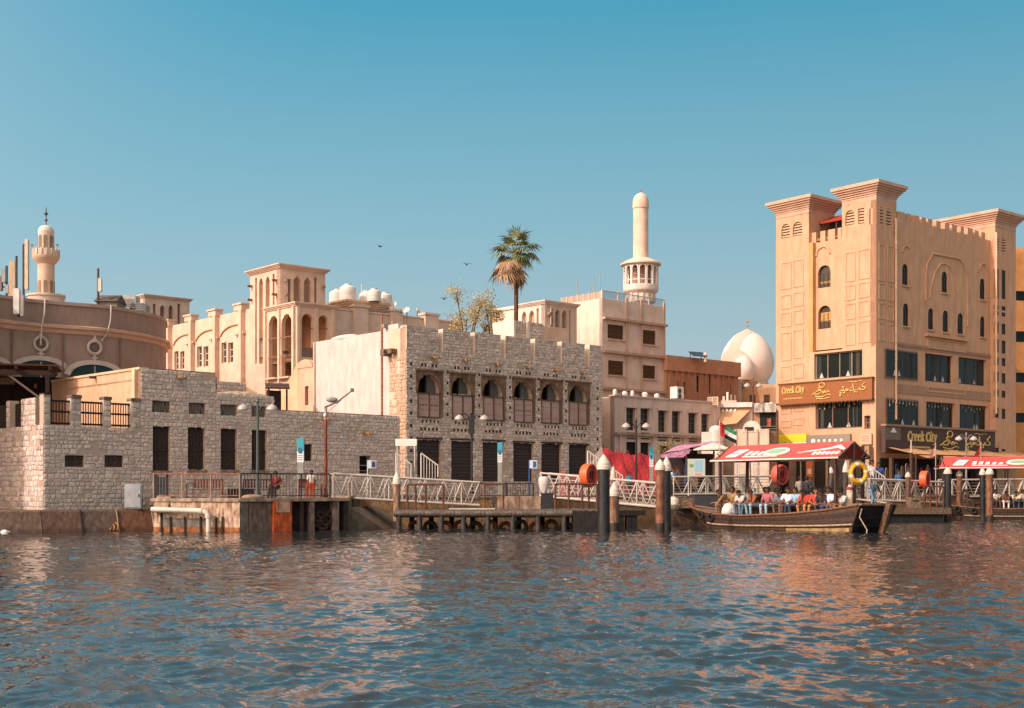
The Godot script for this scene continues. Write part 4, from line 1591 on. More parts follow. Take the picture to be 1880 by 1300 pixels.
func build_stone_fort() -> void:
	var stone = mat("ffffff", "stone", 0.95)
	var mortar = mat("cab49f", "stone", 0.95)
	var f := fr(745.5, 75.5)
	var b = thing("crenellated_stone_house", "two-storey coral-stone house with battlements, six lobed windows and a white side wall", "building", f.xf())
	var w = f.x(1105)
	var top = f.y(745.5, 597.5)
	var cb = f.y(867, 652)           # foot of the gaps
	var gaps = [[804.7, 812], [863.5, 870.3], [919.5, 926.8], [973.7, 981.2], [1023.4, 1030.3], [1073.5, 1081.2]]
	var win = [f.hole(766.5, 806, 686, 722, 3), f.hole(828, 864.5, 691, 725.5, 3), f.hole(886, 921.7, 695.5, 728.5, 3), f.hole(942.5, 976.5, 699.5, 732.5, 3), f.hole(993, 1026.5, 703, 735, 3), f.hole(1044, 1077, 706.5, 738, 3)]
	var pan = [f.hole(766, 807.5, 724, 765), f.hole(829, 867.5, 728, 768), f.hole(886, 924, 731, 771), f.hole(942.5, 978.5, 735, 774.5), f.hole(993, 1027.5, 738, 776), f.hole(1043.5, 1077.5, 741, 779.5)]
	var shut = [f.hole(766, 809, 806.6, 884), f.hole(828.5, 867.5, 808.4, 884), f.hole(886.3, 924.5, 810.2, 884), f.hole(942.5, 979, 812.8, 884), f.hole(994, 1030, 814.2, 884), f.hole(1044.5, 1079, 816.5, 884)]
	var m := M.new()
	m.wall(0, 0, w, cb, -0.6, 0, win + shut)
	part(b, "front_wall", m, mortar)
	var xs = [0.0]
	for q in gaps:
		xs.append(f.x(q[0]))
		xs.append(f.x(q[1]))
	xs.append(w)
	var reg = [[0, w, 0, cb]]
	for i in range(0, xs.size(), 2):
		m = M.new()
		m.box(xs[i] + 0.03, cb + 0.002, -0.6, xs[i + 1] - 0.03, top - 0.02, 0.0)
		var me = part(b, "merlon", m, mortar)
		m = M.new()
		m.box(xs[i] - 0.0, cb - 0.02, -0.6, xs[i] + 0.028, top, 0.06)
		m.box(xs[i] + 0.028, top - 0.018, -0.6, xs[i + 1], top + 0.03, 0.03)
		part(me, "plaster_edge", m, mat("f0d9c3"))
		reg.append([xs[i] + 0.03, xs[i + 1], cb, top - 0.02])
	var surrounds = []
	for h in win:
		surrounds.append([h[0] - 0.12, h[1] + 0.3, h[2], h[3] + 0.15])
	# rows of square beam holes, their shade painted as flat dark patches
	var slots = []
	var r = RandomNumberGenerator.new()
	r.seed = 9
	for i in 6:
		var cx = (win[i][0] + win[i][1]) / 2
		for k in 5:
			if k != 2:
				slots.append([cx - 0.55 + k * 0.27, cx - 0.55 + k * 0.27 + 0.14, win[i][3] + 0.42, win[i][3] + 0.60])
			slots.append([cx - 0.62 + k * 0.3, cx - 0.62 + k * 0.3 + 0.15, shut[i][3] + 0.55, shut[i][3] + 0.75])
			slots.append([cx - 0.5 + k * 0.3, cx - 0.5 + k * 0.3 + 0.12, pan[i][2] - 0.36, pan[i][2] - 0.18])
		if i < 5:
			var gx = (win[i][1] + win[i + 1][0]) / 2
			for k in 5:
				var y = lerp(pan[i][2], win[i][3], k / 4.0)
				slots.append([gx - 0.3, gx - 0.16, y, y + 0.16])
				slots.append([gx + 0.12, gx + 0.27, y + 0.1, y + 0.27])
	for k in 10:
		slots.append([w - 0.5, w - 0.34, 1.0 + k * 0.7, 1.2 + k * 0.7])
		slots.append([0.3, 0.46, 1.2 + k * 0.75, 1.4 + k * 0.75])
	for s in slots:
		solid(b, "beam_hole_shade", [s[0], s[2], 0.0, s[1], s[3], 0.012], mat("3a2f2a", "stone"))
	stones(b, Transform3D(), reg, surrounds + pan + shut + slots, 41, 0.185, 270, stone)
	for i in 6:
		var h = win[i]
		# brown moulded surround with its lobed head
		m = M.new()
		var s = surrounds[i]
		var c = M.arch(h)
		for k in c.size() - 1:
			m.quad(Vector3(c[k].x, c[k].y, 0.05), Vector3(c[k + 1].x, c[k + 1].y, 0.05), Vector3(c[k + 1].x, s[3], 0.05), Vector3(c[k].x, s[3], 0.05))
			m.quad(Vector3(c[k].x, c[k].y, 0.05), Vector3(c[k].x, c[k].y, -0.05), Vector3(c[k + 1].x, c[k + 1].y, -0.05), Vector3(c[k + 1].x, c[k + 1].y, 0.05))
		m.box(s[0], h[2], 0, h[0], s[3], 0.05)
		m.box(h[1], h[2], 0, s[1], s[3], 0.05)
		m.box(h[1] + 0.06, pan[i][2], 0.052, s[1] - 0.06, s[3] - 0.1, 0.08)
		var wn = part(b, "window_surround", m, mat("98785f", "concrete"))
		solid(wn, "cornice", [s[0] - 0.06, s[3], 0, s[1] + 0.06, s[3] + 0.09, 0.13], mat("a3795a", "concrete"), Transform3D(), 0.02)
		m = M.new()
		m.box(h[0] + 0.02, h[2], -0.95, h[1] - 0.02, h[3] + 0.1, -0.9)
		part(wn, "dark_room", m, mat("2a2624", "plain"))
		var mid = lerp(h[0], h[1], 0.52)
		solid(wn, "inner_leaf", [mid + 0.1, h[2], -0.42, h[1] - 0.01, h[3] - 0.05, -0.36], mat("6f6a63"))
		solid(wn, "mullion", [mid - 0.05, h[2], -0.4, mid, h[3] - 0.02, -0.3], mat("4a3b32", "wood"))
		solid(wn, "sill", [h[0] - 0.1, h[2] - 0.05, -0.3, h[1] + 0.1, h[2] + 0.01, 0.1], mat("8a6650", "wood"))
		# carved panels below
		h = pan[i]
		var pn = solid(b, "carved_panel", [h[0], h[2], 0, h[1], h[3], 0.035], mat("c0a194"))
		var fm = mat("96705a", "wood")
		for x in [h[0], (h[0] + h[1]) / 2 - 0.035, h[1] - 0.09]:
			solid(pn, "panel_frame", [x, h[2], 0.035, x + (0.09 if x > h[0] + 0.1 else 0.06), h[3], 0.08], fm)
		solid(pn, "panel_frame", [h[0], h[2] - 0.07, 0, h[1], h[2] - 0.002, 0.1], fm)
		for half in 2:
			var a = lerp(h[0], h[1], 0.06 + 0.5 * half)
			var e = lerp(h[0], h[1], 0.44 + 0.47 * half)
			for yy in ([0.3, 0.5, 0.78] if i in [0, 3] else [0.18, 0.72]):
				for k in 3:
					var x = lerp(a, e, (k + 0.5) / 3)
					var y = lerp(h[2], h[3], yy)
					m = M.new()
					var g = 0.075 if yy == 0.5 else 0.045
					m.prism(PackedVector2Array([Vector2(x - g, y + g * 0.8), Vector2(x, y - g), Vector2(x + g, y + g * 0.8)]), 0.03, 0.039)
					part(pn, "pierced_hole_shade", m, mat("40332d", "plain"))  # dark raised plates paint the shade of the piercings
		# ground-floor roller shutters
		h = shut[i]
		var sp = plate(b, "roller_shutter", h, -0.3, -0.22, mat("3a2c28", "wood"))
		var n = 12
		for k in n:
			m = M.new()
			var y0 = lerp(h[2], h[3], float(k) / n) + 0.01
			var y1 = lerp(h[2], h[3], (k + 1.0) / n) - 0.012
			m.t = Transform3D(Basis(Vector3(0, 0, -1), UP, Vector3(1, 0, 0)), Vector3.ZERO)
			m.prism(PackedVector2Array([Vector2(0.22, y0), Vector2(0.19, y0), Vector2(0.175, (y0 + y1) / 2), Vector2(0.19, y1), Vector2(0.22, y1)]), h[0] + 0.01, h[1] - 0.01)
			part(sp, "slat", m, mat(["584640", "503f39"][k % 2], "wood", 0.6))
		solid(b, "lintel", [h[0] - 0.1, h[3], 0, h[1] + 0.1, h[3] + 0.1, 0.075], mat("6a5040", "wood"))
	# spouts
	for q in [[793.6, 655.5], [850.7, 661], [909, 668], [967, 673.8], [1017.7, 679], [1067, 684]]:
		var x = f.x(q[0])
		var y = f.y(q[0], q[1])
		m = M.new()
		m.t = Transform3D(Basis(Vector3(1, 0, 0), 0.1), Vector3(x, y, 0))
		m.box(-0.14, -0.07, -0.1, 0.14, -0.02, 0.55)
		m.box(-0.14, -0.02, -0.1, -0.1, 0.08, 0.52)
		m.box(0.1, -0.02, -0.1, 0.14, 0.08, 0.52)
		part(b, "water_spout", m, mat("cfa57c", "wood"))
	# white side wall
	var z1 = f.z(714)
	var zp = f.z(701)
	var ze = f.z(575)
	var sy1 = f.sy(640, 618)
	var white = mat("e0ccc5", "streaky")
	m = M.new()
	m.t = side()
	m.wall(ze, 0, z1, sy1, -0.5, 0, [])
	m.box(zp, sy1 + 0.002, -0.5, f.z(731), f.sy(715, 596.6), 0)
	part(b, "white_side_wall", m, white)
	m = M.new()
	m.t = side()
	m.box(z1 + 0.002, 0, -0.5, -0.002, sy1, 0)
	m.box(f.z(738.5), sy1 + 0.002, -0.5, -0.002, top - 0.04, 0.0)
	part(b, "corner_wall", m, mat("e8cbb0"))
	stones(b, side(), [[z1 + 0.05, -0.02, 0, f.sy(730, 655)]], [], 43, 0.235, 25, mat("e4cfba", "stone", 0.95), [3, 5, 5, 7])
	m = M.new()
	m.t = side()
	m.box(zp + 0.02, f.sy(701, 780), 0, zp + 0.12, f.sy(701, 578), 0.1)
	part(b, "timber_post", m, mat("d3a17a", "wood"))
	m = M.new()
	m.t = side()
	m.box(zp + 0.4, f.sy(708, 603), 0, zp + 0.65, f.sy(708, 596), 0.3)
	part(b, "junction_box", m, mat("8d8c86", "metal"))
	pipe(b, "side_downpipe", [Vector3(-0.08, sy1, f.z(579)), Vector3(-0.08, 3.0, f.z(579))], 0.05, mat("c9b3a0", "metal"), 5)
	# projecting wooden spout with a boxed end
	var zz = f.z(716)
	var yy = f.sy(716, 648)
	m = M.new()
	m.t = side()
	m.cbox(zz - 0.2, yy - 0.22, 0, zz + 0.2, yy + 0.2, 0.6, 0.05)
	m.cbox(zz + 0.3, yy - 0.1, 0, zz + 0.75, yy + 0.2, 0.45, 0.04)
	part(b, "boxed_spout", m, mat("a98e76", "wood"))
	m = M.new()
	m.t = side()
	m.ball(Vector3(lerp(ze, zp, 0.42), sy1, -0.25), Vector3(1.6, 0.22, 0.3), 12, 6)
	part(b, "plaster_ridge", m, white)
	# roof and rear
	solid(b, "roof", [0.5, cb - 1.0, ze, w - 0.3, cb - 0.8, -0.602], mat("b9a08a", "concrete"))
	solid(b, "rear_wall", [0.502, 0, ze, w, cb + 0.2, ze + 0.4], mat("cbb29c"))
	m = M.new()
	m.box(w - 0.4, 0, ze + 0.4, w - 0.002, cb + 0.4, -0.602)
	part(b, "far_side_wall", m, mat("cbb29c"))
	# stone roof parapet seen over the battlements
	var g := fr(968, 89)
	var rpx = [g.x(946), g.x(998)]
	var rp = thing("rooftop_stone_block", "square stone stair head rising behind the battlements, below the palm", "parapet", g.xf())
	var gt = g.y(968, 591)
	solid(rp, "wall", [rpx[0], cb - 0.9, -2.2, rpx[1], gt, 0], mortar)
	solid(rp, "plaster_edge", [rpx[0] - 0.18, cb - 0.9, -2.2, rpx[0] - 0.002, gt + 0.03, 0.05], mat("f3e0cf"))
	solid(rp, "plaster_edge", [g.x(966), cb - 0.5, 0.002, g.x(971), gt + 0.02, 0.12], mat("f3e0cf"))
	stones(rp, Transform3D(), [[rpx[0] + 0.02, g.x(965), cb, gt], [g.x(971.5), rpx[1], cb, gt]], [], 47, 0.22, 20, stone)


func build_middle() -> void:
	var m: M
	# ---- white house with a wind tower
	var f := fr(1001, 105)
	var cream = mat("f4e0cf")
	var b = thing("white_wind_tower_house", "white house with a pointed-slot wind tower behind the palm trunk", "building", f.xf())
	var yt = f.y(1001, 551)
	var w = f.x(1059)
	var zl = f.z(903)
	var fh = [f.hole(1012, 1015, 567, 640, 0), f.hole(1019.5, 1027.5, 568, 640, 2), f.hole(1032, 1041, 569, 640, 2), f.hole(1045, 1047.5, 570, 640, 0)]
	m = M.new()
	m.wall(0, 0, w, yt - 0.3, -0.5, 0, fh)
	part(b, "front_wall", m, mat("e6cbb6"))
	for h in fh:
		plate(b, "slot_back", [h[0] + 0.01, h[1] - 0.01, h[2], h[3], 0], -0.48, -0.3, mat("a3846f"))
	var sh = [f.shole(958, 966.5, 571, 610, 2), f.shole(971, 981, 569, 610, 2), f.shole(985, 989, 566, 610, 0)]
	m = M.new()
	m.t = side()
	m.wall(zl, 0, -0.003, yt - 0.3, -0.5, 0, sh)
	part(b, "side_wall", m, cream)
	for h in sh:
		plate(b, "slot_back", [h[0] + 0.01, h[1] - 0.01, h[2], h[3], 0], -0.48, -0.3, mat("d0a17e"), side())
	m = M.new()
	cornice(m, 0, w, f.z(955), 0, yt, 0.25, 0.3, 3)
	m.box(-0.12, yt - 0.31, zl, 0.3, yt - 0.05, f.z(956) - 0.3)
	part(b, "cornice", m, cream)
	solid(b, "roof", [0.5, yt - 1.0, zl, w - 0.4, yt - 0.8, -0.5], mat("c5ac98", "concrete"))
	m = M.new()
	m.box(w - 0.4, 0, zl, w - 0.002, yt - 0.31, -0.5)
	m.box(0.5, 0, zl, w - 0.4, yt - 0.31, zl + 0.3)
	part(b, "rear_wall", m, cream)
	for q in [[1006, 576], [1006, 600]]:
		solid(b, "beam_end", [f.x(q[0]) - 0.1, f.y(q[0], q[1]) - 0.1, 0, f.x(q[0]) + 0.1, f.y(q[0], q[1]) + 0.1, 0.35], mat("e0bfa4", "wood"))
	m = M.new()
	m.tube([Vector3(f.x(1009.5), 0, 0.12), Vector3(f.x(1009.5), yt - 0.4, 0.12)], 0.07, -1, 6)
	part(b, "downpipe", m, mat("e5c9b2"))
	# lower white block in front of it
	var lf := fr(949, 96)
	var lb = thing("low_white_annex", "low white plaster block between the acacia and the stone stair head", "building", lf.xf())
	var ly = lf.sy(925, 596)
	var lh = [lf.shole(911, 940, 625, 607, 0)]
	m = M.new()
	m.t = side()
	m.wall(lf.z(897), 0, 0, ly, -0.4, 0, [])
	part(lb, "side_wall", m, cream)
	m = M.new()
	m.wall(0, 0, 5.5, ly, -0.4, -0.002, [])
	part(lb, "front_wall", m, mat("e6c5aa"))
	solid(lb, "lower_ledge", [-0.6, 0, lf.z(911), -0.002, lf.sy(925, 609), lf.z(941)], mat("dba983"))
	solid(lb, "roof", [0.4, ly - 0.3, lf.z(897), 5.5, ly - 0.15, -0.4], mat("d5bda8", "concrete"))

	# ---- tall beige block
	f = fr(1106, 112)
	var tb = thing("beige_apartment_block", "tall beige block with brown shuttered windows and a glass roof railing", "building", f.xf())
	w = f.x(1221)
	yt = f.y(1106, 547)
	var holes = [f.hole(1115.5, 1145, 596.5, 623), f.hole(1177.5, 1204, 606.5, 632.5), f.hole(1116.5, 1145, 662.5, 689), f.hole(1178, 1203.5, 671, 695.5), f.hole(1116.5, 1145, 728, 755), f.hole(1178, 1203.5, 733, 758)]
	m = M.new()
	m.wall(0, 0, w, yt, -0.4, 0, holes)
	part(tb, "front_wall", m, mat("ecd5c6"))
	for h in holes:
		var s = plate(tb, "shutter", h, -0.25, -0.12, mat("7c5c3c", "wood"))
		for i in 7:
			var y = lerp(h[2], h[3], (i + 0.5) / 7)
			solid(s, "slat", [h[0] + 0.03, y - 0.06, -0.12, h[1] - 0.03, y + 0.05, -0.085], mat(["87663f", "7a5a3a"][i % 2], "wood"))
		solid(tb, "window_sill", [h[0] - 0.08, h[2] - 0.12, -0.1, h[1] + 0.08, h[2] - 0.002, 0.14], mat("d9bda8"))
	for q in [1149, 1176.5, 1218]:
		solid(tb, "pilaster", [f.x(q) - 0.12, 0, 0, f.x(q) + 0.12, yt + 0.3, 0.16], mat("d6baa5"))
	for q in [586, 647, 714]:
		var y = f.y(1125, q)
		var deep = true
		solid(tb, "ledge", [0, y - 0.12, 0, w + 0.05, y + 0.1, 0.35 if deep else 0.155], mat("c8a992"))
	m = M.new()
	m.t = side()
	zl = f.z(1030)
	m.wall(zl, 0, -0.003, yt, -0.4, 0, [])
	part(tb, "side_wall", m, mat("efd8c4", "streaky"))
	solid(tb, "roof", [0.4, yt - 0.6, zl, w - 0.3, yt - 0.5, -0.4], mat("b79e8b", "concrete"))
	m = M.new()
	m.box(w - 0.3, 0, zl, w - 0.002, yt, -0.4)
	m.box(0.4, 0, zl, w - 0.3, yt, zl + 0.3)
	part(tb, "rear_wall", m, mat("ecd5c6"))
	var rail = Node3D.new()
	var rh = f.y(1106, 533.5) - yt
	for i in 5:
		var x0 = lerp(0.05, w - 0.05, i / 4.0)
		solid(tb, "rail_post", [x0 - 0.06, yt, -0.16, x0 + 0.06, yt + rh + 0.08, -0.04], mat("e9dccd", "metal", 0.5))
		if i < 4:
			var x1 = lerp(0.05, w - 0.05, (i + 1) / 4.0)
			var gp := StandardMaterial3D.new()
			gp.resource_name = "glass"
			gp.albedo_color = Color(0.45, 0.6, 0.7, 0.25)
			gp.transparency = BaseMaterial3D.TRANSPARENCY_ALPHA
			gp.roughness = 0.05
			solid(tb, "glass_panel", [x0 + 0.1, yt + 0.05, -0.12, x1 - 0.1, yt + rh, -0.09], gp)
			solid(tb, "handrail", [x0 + 0.06, yt + rh, -0.15, x1 - 0.06, yt + rh + 0.06, -0.05], mat("cfc4b8", "metal", 0.5))
	for i in 8:
		var z = lerp(zl, -0.3, i / 7.0)
		solid(tb, "rail_post", [0.02, yt, z - 0.05, 0.12, yt + rh, z + 0.05], mat("d9c9b8", "metal", 0.5))
		if i < 7:
			solid(tb, "side_rail_panel", [0.05, yt + 0.06, z + 0.08, 0.09, yt + rh - 0.05, lerp(zl, -0.3, (i + 1) / 7.0) - 0.08], mat("c0a68f"))
	rail.free()
	for q in [[0.3, 0.25], [0.7, 0.4], [0.15, 0.5]]:
		pipe(tb, "roof_aerial", [Vector3(0.5, yt - 0.5, zl * q[0]), Vector3(0.5, yt + rh + 1.2 + q[1], zl * q[0])], 0.035, mat("b0a498", "metal"), 5)

	# ---- tall minaret behind
	var d = 140.0
	var p = at(1176.5, 548, d)
	var s = d / FOC
	var yy = func(q): return EYE + (HY - q) * s - G
	var mi = thing("tall_minaret", "tall slender pink minaret with a white arcaded gallery, behind the beige block", "minaret", upright(Vector3(p.x, G, p.z)))
	m = M.new()
	m.lathe([Vector2(0.86, yy.call(480)), Vector2(0.84, yy.call(384)), Vector2(0.92, yy.call(383)), Vector2(0.92, yy.call(379)), Vector2(0.9, yy.call(372)), Vector2(0.82, yy.call(364)), Vector2(0.6, yy.call(358.5)), Vector2(0.3, yy.call(355.5)), Vector2(0.05, yy.call(353.5))], 28)
	part(mi, "shaft", m, mat("f6d4bc"))
	m = M.new()
	m.lathe([Vector2(0.04, yy.call(354)), Vector2(0.04, yy.call(351.5)), Vector2(0.1, yy.call(350.5)), Vector2(0.03, yy.call(349)), Vector2(0.0, yy.call(345.5))], 8)
	part(mi, "finial", m, mat("8a6a4a", "metal", 0.4))
	m = M.new()
	m.lathe([Vector2(2.05, yy.call(489)), Vector2(2.28, yy.call(487.5)), Vector2(2.28, yy.call(485)), Vector2(1.6, yy.call(479)), Vector2(0.88, yy.call(474))], 28)
	part(mi, "gallery_roof", m, mat("f2d6bd"))
	m = M.new()
	m.lathe([Vector2(1.5, yy.call(556)), Vector2(1.5, yy.call(541)), Vector2(1.85, yy.call(537)), Vector2(1.97, yy.call(534)), Vector2(1.97, yy.call(525)), Vector2(1.75, yy.call(525)), Vector2(1.75, yy.call(533))], 28)
	part(mi, "gallery_floor", m, mat("f3e4d6"))
	m = M.new()
	m.lathe([Vector2(1.05, yy.call(533)), Vector2(1.05, yy.call(478))], 20)
	part(mi, "core", m, mat("b99a86"))
	m = M.new()
	m.lathe([Vector2(1.3, 0), Vector2(1.3, yy.call(541))], 20)
	part(mi, "lower_shaft", m, mat("ead0ba"))
	for i in 14:
		var a = TAU * i / 14
		var c = Vector3(cos(a), 0, sin(a))
		m = M.new()
		m.t = Transform3D(Basis(UP, PI / 2 - a), c * 1.86)
		m.box(-0.12, yy.call(526), -0.1, 0.12, yy.call(496), 0.1)
		var h = [-0.31, 0.31, yy.call(500), yy.call(491), 1]
		m.t = Transform3D(Basis(UP, PI / 2 - a - PI / 14), Vector3(cos(a + PI / 14), 0, sin(a + PI / 14)) * 1.83)
		m.wall(-0.41, yy.call(496.2), 0.41, yy.call(488), -0.1, 0.1, [[-0.29, 0.29, yy.call(498), yy.call(491), 1]])
		m.box(-0.32, yy.call(517.5), -0.03, 0.32, yy.call(516), 0.03)
		part(mi, "gallery_column", m, mat("f6e9dd"))
	for i in 16:
		var a = TAU * i / 16
		m = M.new()
		m.t = Transform3D(Basis(UP, PI / 2 - a), Vector3(cos(a), 0, sin(a)) * 1.55)
		m.box(-0.1, yy.call(556), -0.1, 0.1, yy.call(541), 0.12)
		part(mi, "bracket", m, mat("f3e4d6"))

	# ---- red-brown house
	f = fr(1221, 117)
	b = thing("red_brown_house", "reddish brown flat-roofed house with narrow slit windows, left of the white dome", "building", f.xf())
	w = f.x(1357)
	yt = f.y(1222, 652)
	var yb = f.y(1222, 680)
	var rb = mat("cf9878")
	m = M.new()
	holes = []
	for q in [[1240, 1246, 700, 724], [1252, 1259, 702, 724], [1279, 1284.5, 690, 720], [1302, 1306, 690, 722], [1325.5, 1330, 706, 735], [1338, 1342, 706, 735]]:
		holes.append(f.hole(q[0], q[1], q[2], q[3]))
	m.wall(0.15, 0, w - 0.15, yb, -0.5, 0, holes)
	part(b, "wall", m, rb)
	for h in holes:
		var wn = plate(b, "slit_window", h, -0.3, -0.2, glass("2c2320", 0.2))
		solid(wn, "glazing_bar", [h[0], lerp(h[2], h[3], 0.5) - 0.03, -0.2, h[1], lerp(h[2], h[3], 0.5) + 0.03, -0.17], rb)
	solid(b, "roof_band", [0, yb + 0.003, -9, w, yt, 0.25], rb)
	for q in range(12):
		var x = lerp(0.3, w - 0.3, (q + 0.3) / 12)
		solid(b, "fin", [x - 0.09, 0, 0, x + 0.09, yb, 0.2], mat("c08768"))
	solid(b, "end_wall", [w - 0.5, 0, -8.5, w - 0.16, yb, -0.5], rb)
	solid(b, "end_wall", [0.16, 0, -8.5, 0.5, yb, -0.5], rb)
	var sp = thing("solar_panel", "small dark tilted panel on the red-brown roof", "solar panel", upright(at(1281, 655, 119), 0.4))
	m = M.new()
	m.t = Transform3D(Basis(Vector3(1, 0, 0), 0.5), Vector3(0, 0.25, 0))
	m.box(-0.75, -0.03, -0.5, 0.75, 0.03, 0.5)
	part(sp, "panel", m, mat("38464e", "metal", 0.3))
	for x in [-0.6, 0.6]:
		solid(sp, "leg", [x - 0.03, -0.25, -0.4, x + 0.03, 0.45, -0.34], mat("6b6660", "metal"))
	var cn = thing("roof_vent", "tiny cream vent stack on the red-brown roof", "vent", upright(at(1295, 661, 119)))
	m = M.new()
	m.lathe([Vector2(0.16, -0.2), Vector2(0.16, 0.45), Vector2(0.24, 0.47), Vector2(0.05, 0.75)], 10)
	part(cn, "stack", m, mat("e5d3c0"))

	# ---- domed mosque
	d = 150.0
	s = d / FOC
	p = at(1372, 700, d)
	var mo = thing("domed_mosque", "mosque with a big white onion dome, left of the tan tower block", "mosque", upright(Vector3(p.x, G, p.z)))
	var onion = func(cx, base, apex, half, z) -> M:
		var q := M.new()
		var y0 = EYE + (HY - base) * s - G
		var hh = (base - apex) * s
		var r = half * s
		var pr = []
		for e in [[0.72, 0.0], [0.84, 0.07], [0.94, 0.17], [0.995, 0.29], [1.0, 0.38], [0.965, 0.5], [0.87, 0.63], [0.72, 0.75], [0.52, 0.86], [0.3, 0.935], [0.13, 0.975], [0.04, 1.0]]:
			pr.append(Vector2(e[0] * r, y0 + e[1] * hh))
		q.lathe(pr, 36, cx * s, z)
		return q
	part(mo, "dome", onion.call(0, 702, 604, 48.5, 0.0), mat("e8d2c2", "plain", 0.8))
	part(mo, "small_dome", onion.call(-20, 703, 655, 22, 3.6), mat("e8d2c2", "plain", 0.8))
	m = M.new()
	minaret_finial(m, EYE + (HY - 605) * s - G, 1.6)
	part(mo, "finial", m, mat("c9b48a", "metal", 0.4))
	m = M.new()
	m.lathe([Vector2(2.5, 0), Vector2(2.5, EYE + (HY - 702) * s - G), Vector2(2.3, EYE + (HY - 701) * s - G)], 24)
	part(mo, "drum", m, mat("e7d0bb"))
	m = M.new()
	m.box(-3.6, 0, -4, 4.6, EYE + (HY - 712) * s - G, 5.4)
	part(mo, "hall", m, mat("d9bda2"))
	for q in [-1.8, -0.2]:
		m = M.new()
		m.prism(pane_poly([q, q + 0.6, EYE + (HY - 726) * s - G, EYE + (HY - 716) * s - G, 2]), 5.4, 5.44)
		part(mo, "window", m, mat("5a4a40", "plain"))

	# ---- plaster house with six tall windows
	f = fr(1128.5, 90)
	b = thing("pink_plaster_house", "two-storey pinkish plaster house with six tall dark windows, behind the red awning", "building", f.xf())
	w = f.x(1322)
	yt = f.y(1128.5, 727.5)
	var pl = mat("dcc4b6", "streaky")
	holes = []
	for q in [[1150, 1166.5, 749, 790], [1176, 1193, 750, 790.5], [1208.5, 1224, 754, 793.5], [1233.5, 1249, 755, 794.5], [1264, 1279.5, 758, 796], [1287.5, 1302, 760, 797]]:
		holes.append(f.hole(q[0], q[1], q[2], q[3]))
	var doors = [f.hole(1212, 1246, 819, 866), f.hole(1266, 1290, 822, 866), f.hole(1150, 1195, 812, 866)]
	m = M.new()
	m.wall(0, 0, w, yt, -0.45, 0, holes + doors)
	part(b, "front_wall", m, pl)
	for h in holes:
		window(b, h, -0.3, mat("8a7568", "wood"), glass("27302f", 0.12), 1, 3, Transform3D(), 0.06)
		solid(b, "window_hood", [h[0] - 0.12, h[3] + 0.02, 0, h[1] + 0.12, h[3] + 0.14, 0.12], pl)
		m = M.new()
		for k in 3:
			m.box(h[0] + 0.05, h[2] - 0.25 - k * 0.2, 0, h[1] - 0.05, h[2] - 0.16 - k * 0.2, 0.035)
		part(b, "lattice_panel", m, mat("6a5348", "wood"))
	for h in doors:
		plate(b, "door_opening", h, -0.44, -0.3, mat("33292a", "wood"))
	for q in [1139, 1171, 1200, 1229, 1256, 1283, 1312]:
		solid(b, "pilaster", [f.x(q) - 0.16, 0, 0, f.x(q) + 0.16, yt - 0.5, 0.12], pl)
	solid(b, "fascia", [-0.1, f.y(1200, 802), 0, w, f.y(1200, 797), 0.3], mat("c4a592", "concrete"))
	solid(b, "coping", [-0.1, yt, -0.5, w + 0.05, yt + 0.12, 0.1], mat("d6bcab"))
	m = M.new()
	m.t = side()
	m.wall(f.z(1103), 0, -0.003, yt - 0.02, -0.45, 0, [])
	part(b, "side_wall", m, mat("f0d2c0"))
	solid(b, "roof", [0.45, yt - 0.5, -9, w, yt - 0.4, -0.45], mat("a98f7e", "concrete"))
	solid(b, "rear_wall", [0.45, 0, -9.3, w, yt, -9.0], pl)
	solid(b, "end_wall", [w - 0.4, 0, -9, w - 0.002, yt - 0.003, -0.45], pl)
	var k = [[1129, 722, 8, 14, "leftmost white vent drum on the pink house's roof"], [1147, 726, 10, 12, "second white vent drum on the pink house's roof, beside the dark unit"], [1161, 726, 7, 14, "narrow white vent drum third along the pink house's roof"], [1184, 729, 11, 13, "broad white vent drum fourth along the pink house's roof"], [1206, 731, 10, 12, "white vent drum nearest the air conditioner"]]
	for q in k:
		var t = thing("roof_vent_drum", q[4], "vent", upright(Vector3(f.o.x, 0, f.o.z) + f.u * f.x(q[0], -0.8) - f.n * 0.8 + UP * (yt + G)), "vent drums on the pink roof")
		var e = 91 / FOC
		m = M.new()
		m.lathe([Vector2(q[2] * e / 2, -0.45), Vector2(q[2] * e / 2, q[3] * e * 0.7), Vector2(q[2] * e * 0.55, q[3] * e * 0.75), Vector2(q[2] * e * 0.4, q[3] * e), Vector2(0.02, q[3] * e * 1.1)], 14)
		part(t, "drum", m, mat("ece3d9", "metal", 0.5))
		m = M.new()
		m.lathe([Vector2(q[2] * e * 0.62, -0.5), Vector2(q[2] * e * 0.62, -0.4), Vector2(q[2] * e * 0.5, -0.38)], 14)
		part(t, "collar", m, mat("9d948c", "metal", 0.5))
	for q in [[1137, 727, 9, 11], [1172, 729, 10, 11], [1217, 733, 12, 10]]:
		var t = thing("dark_roof_unit", ["dark unit between the first two vent drums", "dark unit between the third and fourth vent drums", "dark unit between the last vent drum and the white air conditioner"][[1137, 1172, 1217].find(q[0])] + " on the pink roof", "air conditioner", Transform3D(Basis(f.u, UP, f.n), f.o + f.u * f.x(q[0], -1.2) - f.n * 1.2 + UP * (yt - 0.1)), "dark units on the pink roof")
		var e = 92 / FOC
		solid(t, "casing", [-q[2] * e / 2, -0.3, -0.3, q[2] * e / 2, q[3] * e, 0.3], mat("6d5f57", "metal", 0.6), Transform3D(), 0.04)
		m = M.new()
		m.ring(Vector3(0, q[3] * e * 0.45, 0.31), 0.16, 0.03, 14, 5)
		part(t, "fan_grille", m, mat("3c3532", "metal", 0.6))
